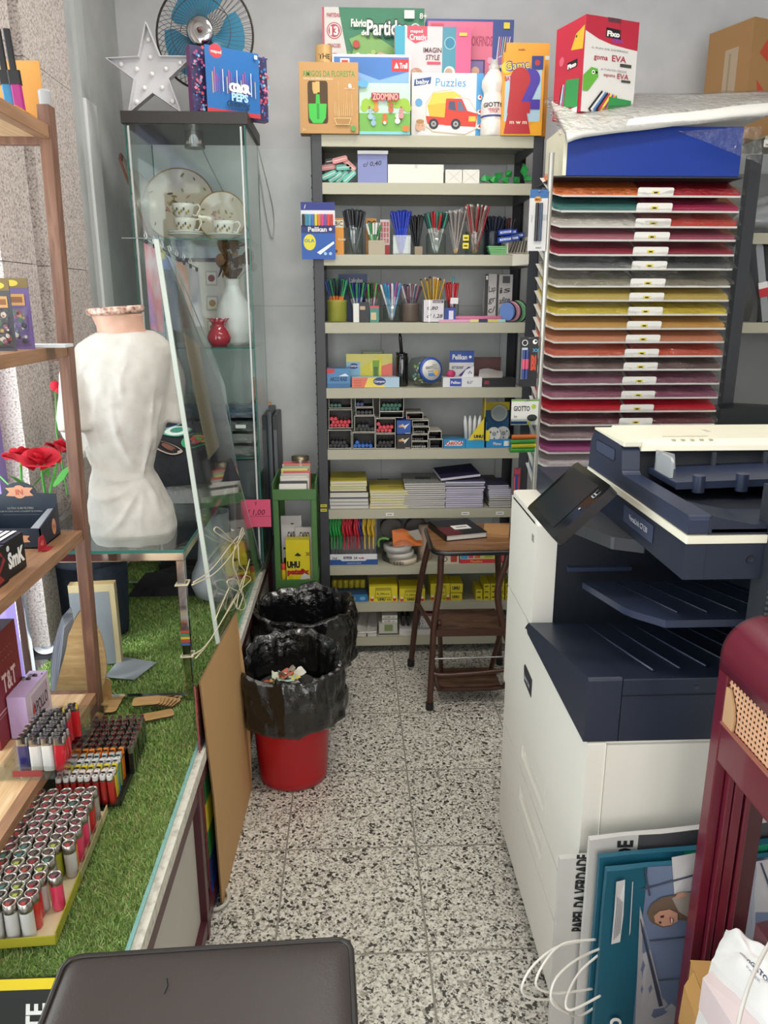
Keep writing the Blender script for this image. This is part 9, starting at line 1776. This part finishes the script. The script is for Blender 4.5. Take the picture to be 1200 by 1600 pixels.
# middle level: patafix, casio blisters, glue bottle
mz_ = gz[1]-.0395
def p_uhup(f): f.rect(0,.60,1,1, C('#dccb22')); f.text('UHU',.03,.42,.13, C('#1b1b1d'), bold=.07, width=.55); f.text('patafix',.03,.28,.11, C('#b3242e'), bold=.07, width=.94); f.disc(.18,.20,.007, C('#2a2a22')); f.disc(.18,.20,.006, C('#dccb22')); f.poly([(.6,.22),(.75,.30),(1,.24),(1,0),(.55,0)], C('#d8d5cc')); f.rect(.2,0,.5,.12, C('#d8d5cc')); f.rect(.85,.1,.97,.18, C('#b3242e')); f.text('x',.82,.68,.10, C('#8a7f1a'), bold=.05); f.poly([(.35,.68),(.5,.74),(.65,.68),(.55,.66)], C('#2a2a22'))
x0_ = P(447,870, y=GY+.02).x; x1_2 = P(484,870, y=GY+.02).x; carton('adhesive_box', 'yellow UHU patafix pack on the middle level of the green cart', 'box',(447,844,484,899), GY+.02,.05, C('#dccb22'), z0=mz_, paint=p_uhup)
def p_cas(s): return lambda f: [f.rect(0,0,1,1, C('#cfcccb')), f.text('CASIO',.3,.66,.10, C('#26262a'), bold=.04, width=.5)]+[f.text(x,.08,.4-.16*i,.12, C('#26262a'), bold=.05) for i, x in enumerate(s)]+[f.disc(.55,.88,.007, C('#3a3a3c'), rb=.003)]
carton('calculator_pack', 'grey CASIO TAX EXC blister pack tilted on the green cart', 'packet',(440,806,472,890), GY+.10,.01, C('#cfcccb'), z0=mz_, paint=p_cas(['TAX', 'EXC']), rx=0, rz=.05)
carton('calculator_pack', 'second lower CASIO blister pack behind the yellow pack on the green cart', 'packet',(462,824,488,890), GY+.085,.01, C('#c4c1c0'), z0=mz_, paint=lambda f: f.text('CASIO',.25,.80,.12, C('#26262a'), bold=.04, width=.6))
mb = MB(); mb.lathe([(0,0),(.010,0),(.011,.05),(.010,.075)], C('#d9b92a'), n=16); mb.lathe([(.0105,.075),(.0105,.10),(0,.102)], C('#b83a24'), n=16); mb.build('glue_bottle', loc=(P(442,870, y=GY+.03).x, GY+.035, mz_), label='slim yellow glue bottle with orange red cap on the green cart', cat='bottle')
lz_ = gz[1]-(gz[2]-gz[1])-.0395
for u0, v0, u1, c_, lab in ((440,954,451, '#c9c7c2', 'narrow white box with dark panel on the low level of the green cart'),(452,945,470, '#4a4440', 'dark patterned box on the low level of the green cart'),(471,950,486, '#b9b5ae', 'pale box at the right on the low level of the green cart')):
    carton('small_box', lab, 'box',(u0, v0, u1,985), GY+.03,.05, C(c_), z0=lz_, paint=lambda f: f.rect(.3,.55,.7,.8, C('#5a5a5c')))
for (u0, v0, u1, c_, lab) in ((454,922,484, '#6f7072', 'grey blister cards hanging in the dark low bay of the green cart'),): carton('blister_card', lab, 'packet',(u0, v0, u1,960), GY+.10,.01, C(c_), z0=lz_, paint=lambda f: f.text('CASIO',.2,.6,.1, C('#3a3a3c')))
# ---- grey portfolio folders with orange combs behind the cart
PF = mat('#33373c',.4, kind='dark_plastic'); fy = 3.375; fx0, fx1 = P(394,700, y=fy).x, P(436,700, y=fy).x; hz_ = P(415,640, y=fy).z
for i,(dx, w_, dh, c_) in enumerate(((0,.022,.03, '#4a5058'),(.026,.030,.01, '#2b2e33'),(.060,.030,-.01, '#5a5f66'),(.094,.020,-.03, '#33373c'))):
    mb = MB(); mb.box(0,0,0, w_,.22, hz_+dh, mat(c_,.4, kind='dark_plastic')); mb.box(.003,-.001,.2, w_-.003,0, hz_+dh-.06, mat('#6a6f75',.4)); mb.box(.002,.01, hz_+dh, w_-.002,.21, hz_+dh+.003, PF)
    mb.build('portfolio_case', loc=(fx0+dx, fy,0), rot=(0,0,0), label=['slate grey', 'black', 'mid grey', 'charcoal'][i]+' upright portfolio case, '+['leftmost', 'second', 'third', 'rightmost'][i]+' between the glass cabinet and the shelf', cat='case', bevel=.003)
OC = mat('#e08a24',.4, kind='orange_plastic')
for i,(u, v, h_, a) in enumerate(((400,635,.10,-.03),(411,638,.105,.12))):
    p = P(u, v, y=fy+.05); mb = MB(); mb.box(-.018,0,0,-.010,.02, h_, OC); mb.box(.010,0,0,.018,.02, h_, OC) if i else None; 
    for k in range(14): mb.box(-.012,-.0,.004+k*h_/14,.016 if i else .0,.018,.0075+k*h_/14, OC)
    mb.box(-.022,0,-.004,.036,.022,.002, OC) if i else mb.box(-.02,0,-.004,.01,.02,0, OC); mb.build('orange_comb', loc=(p.x, fy+.05, hz_+(.0345 if i == 0 else .0175)), rot=(0,-a,0), label=['partly hidden orange ribbed comb behind the cabinet glass', 'tall orange ribbed comb standing on the portfolio cases'][i], cat='comb')
# ================================================================ padded seat in the foreground, poster
zq = .68; a = P(103,1490, z=zq); b = P(548,1461, z=zq); LE = mat('#3a3431',.38, kind='brown_leatherette', bump=.06, bs=300, vs=4)
ang = math.atan2(b.y-a.y, b.x-a.x); ws = (b-a).length; seat = thing('padded_seat', 'dark brown leatherette stool seat with piped edge in the foreground', 'stool',(a.x, a.y,0),(0,0, ang)); ds = .40
mb = MB(); n = 20
def cu(u, v, s=1): 
    e = (1-(2*u-1)**8)*(1-(2*v-1)**8); r = .018; 
    return (ws*u,-ds*v, zq-.008+.010*e**.6*s)
mb.grid(lambda u, v: cu(u,1-v),30,30, LE); mb.box(.001,-ds+.001, zq-.055, ws-.001,-.001, zq-.009, LE); mb.build('cushion', parent=seat)
mb = MB(); pts = [(x, y, zq-.007) for x, y in rrect(0,-ds, ws,0,.022,5)]; mb.tube(pts,.0042, mat('#231f1d',.4, kind='piping'), n=8, closed=True); mb.build('piping', parent=seat)
mb = MB(); mb.prism(rrect(.01,-ds+.01, ws-.01,-.01,.02), zq-.075, zq-.055, BLKPL); [mb.cyl((x, y,0),(x*.96+.01, y*.96-.01, zq-.07),.014, STEEL, n=12) for x in (.05, ws-.05) for y in (-.05,-ds+.05)]; mb.build('stool_frame', parent=seat)
mb = MB(); q = P(257,1505, z=zq); mb.tube([(.147,-.055, zq+.0022),(.150,-.066, zq+.0024),(.148,-.078, zq+.0022)],.0012, BLACK, n=5); mb.build('scratch', parent=seat)
# poster at the end of the platform: dark sheet with yellow band
a = P(-30,1507, y=PY0-.012); b = P(98,1507, y=PY0-.012); q = P(40,1516, y=PY0-.012)
pos = thing('dark_poster', 'dark poster with yellow top band and white letters at the lower left corner', 'poster',(a.x-.12, PY0-.022-PLAT_Z*math.tan(.35),0),(-.35,0,0)); wq = b.x-a.x+.15; hq = PLAT_Z/math.cos(.35)+.012
mb = MB(); mb.box(0,0,.0, wq,.004, hq, mat('#1c221f',.35)); f = Face(mb,(0,0,0),(1,0,0),(0,0,1), wq, hq); f.rect(0,.968,1,1, mat('#dfc81a',.4)); f.text('EXISTE',.93,.72,.060, mat('#dfe0dc',.5), bold=.03, rot=PI/2, width=.42); f.text('NOITE',.80,.72,.060, mat('#dfe0dc',.5), bold=.03, rot=PI/2, width=.40)
for k in range(3): f.rect(.955+.014*k,.70-.01*k,.962+.014*k,.93, mat('#b9bab6',.5))
mb.build('sheet', parent=pos)
SC.view_layers[0].update()
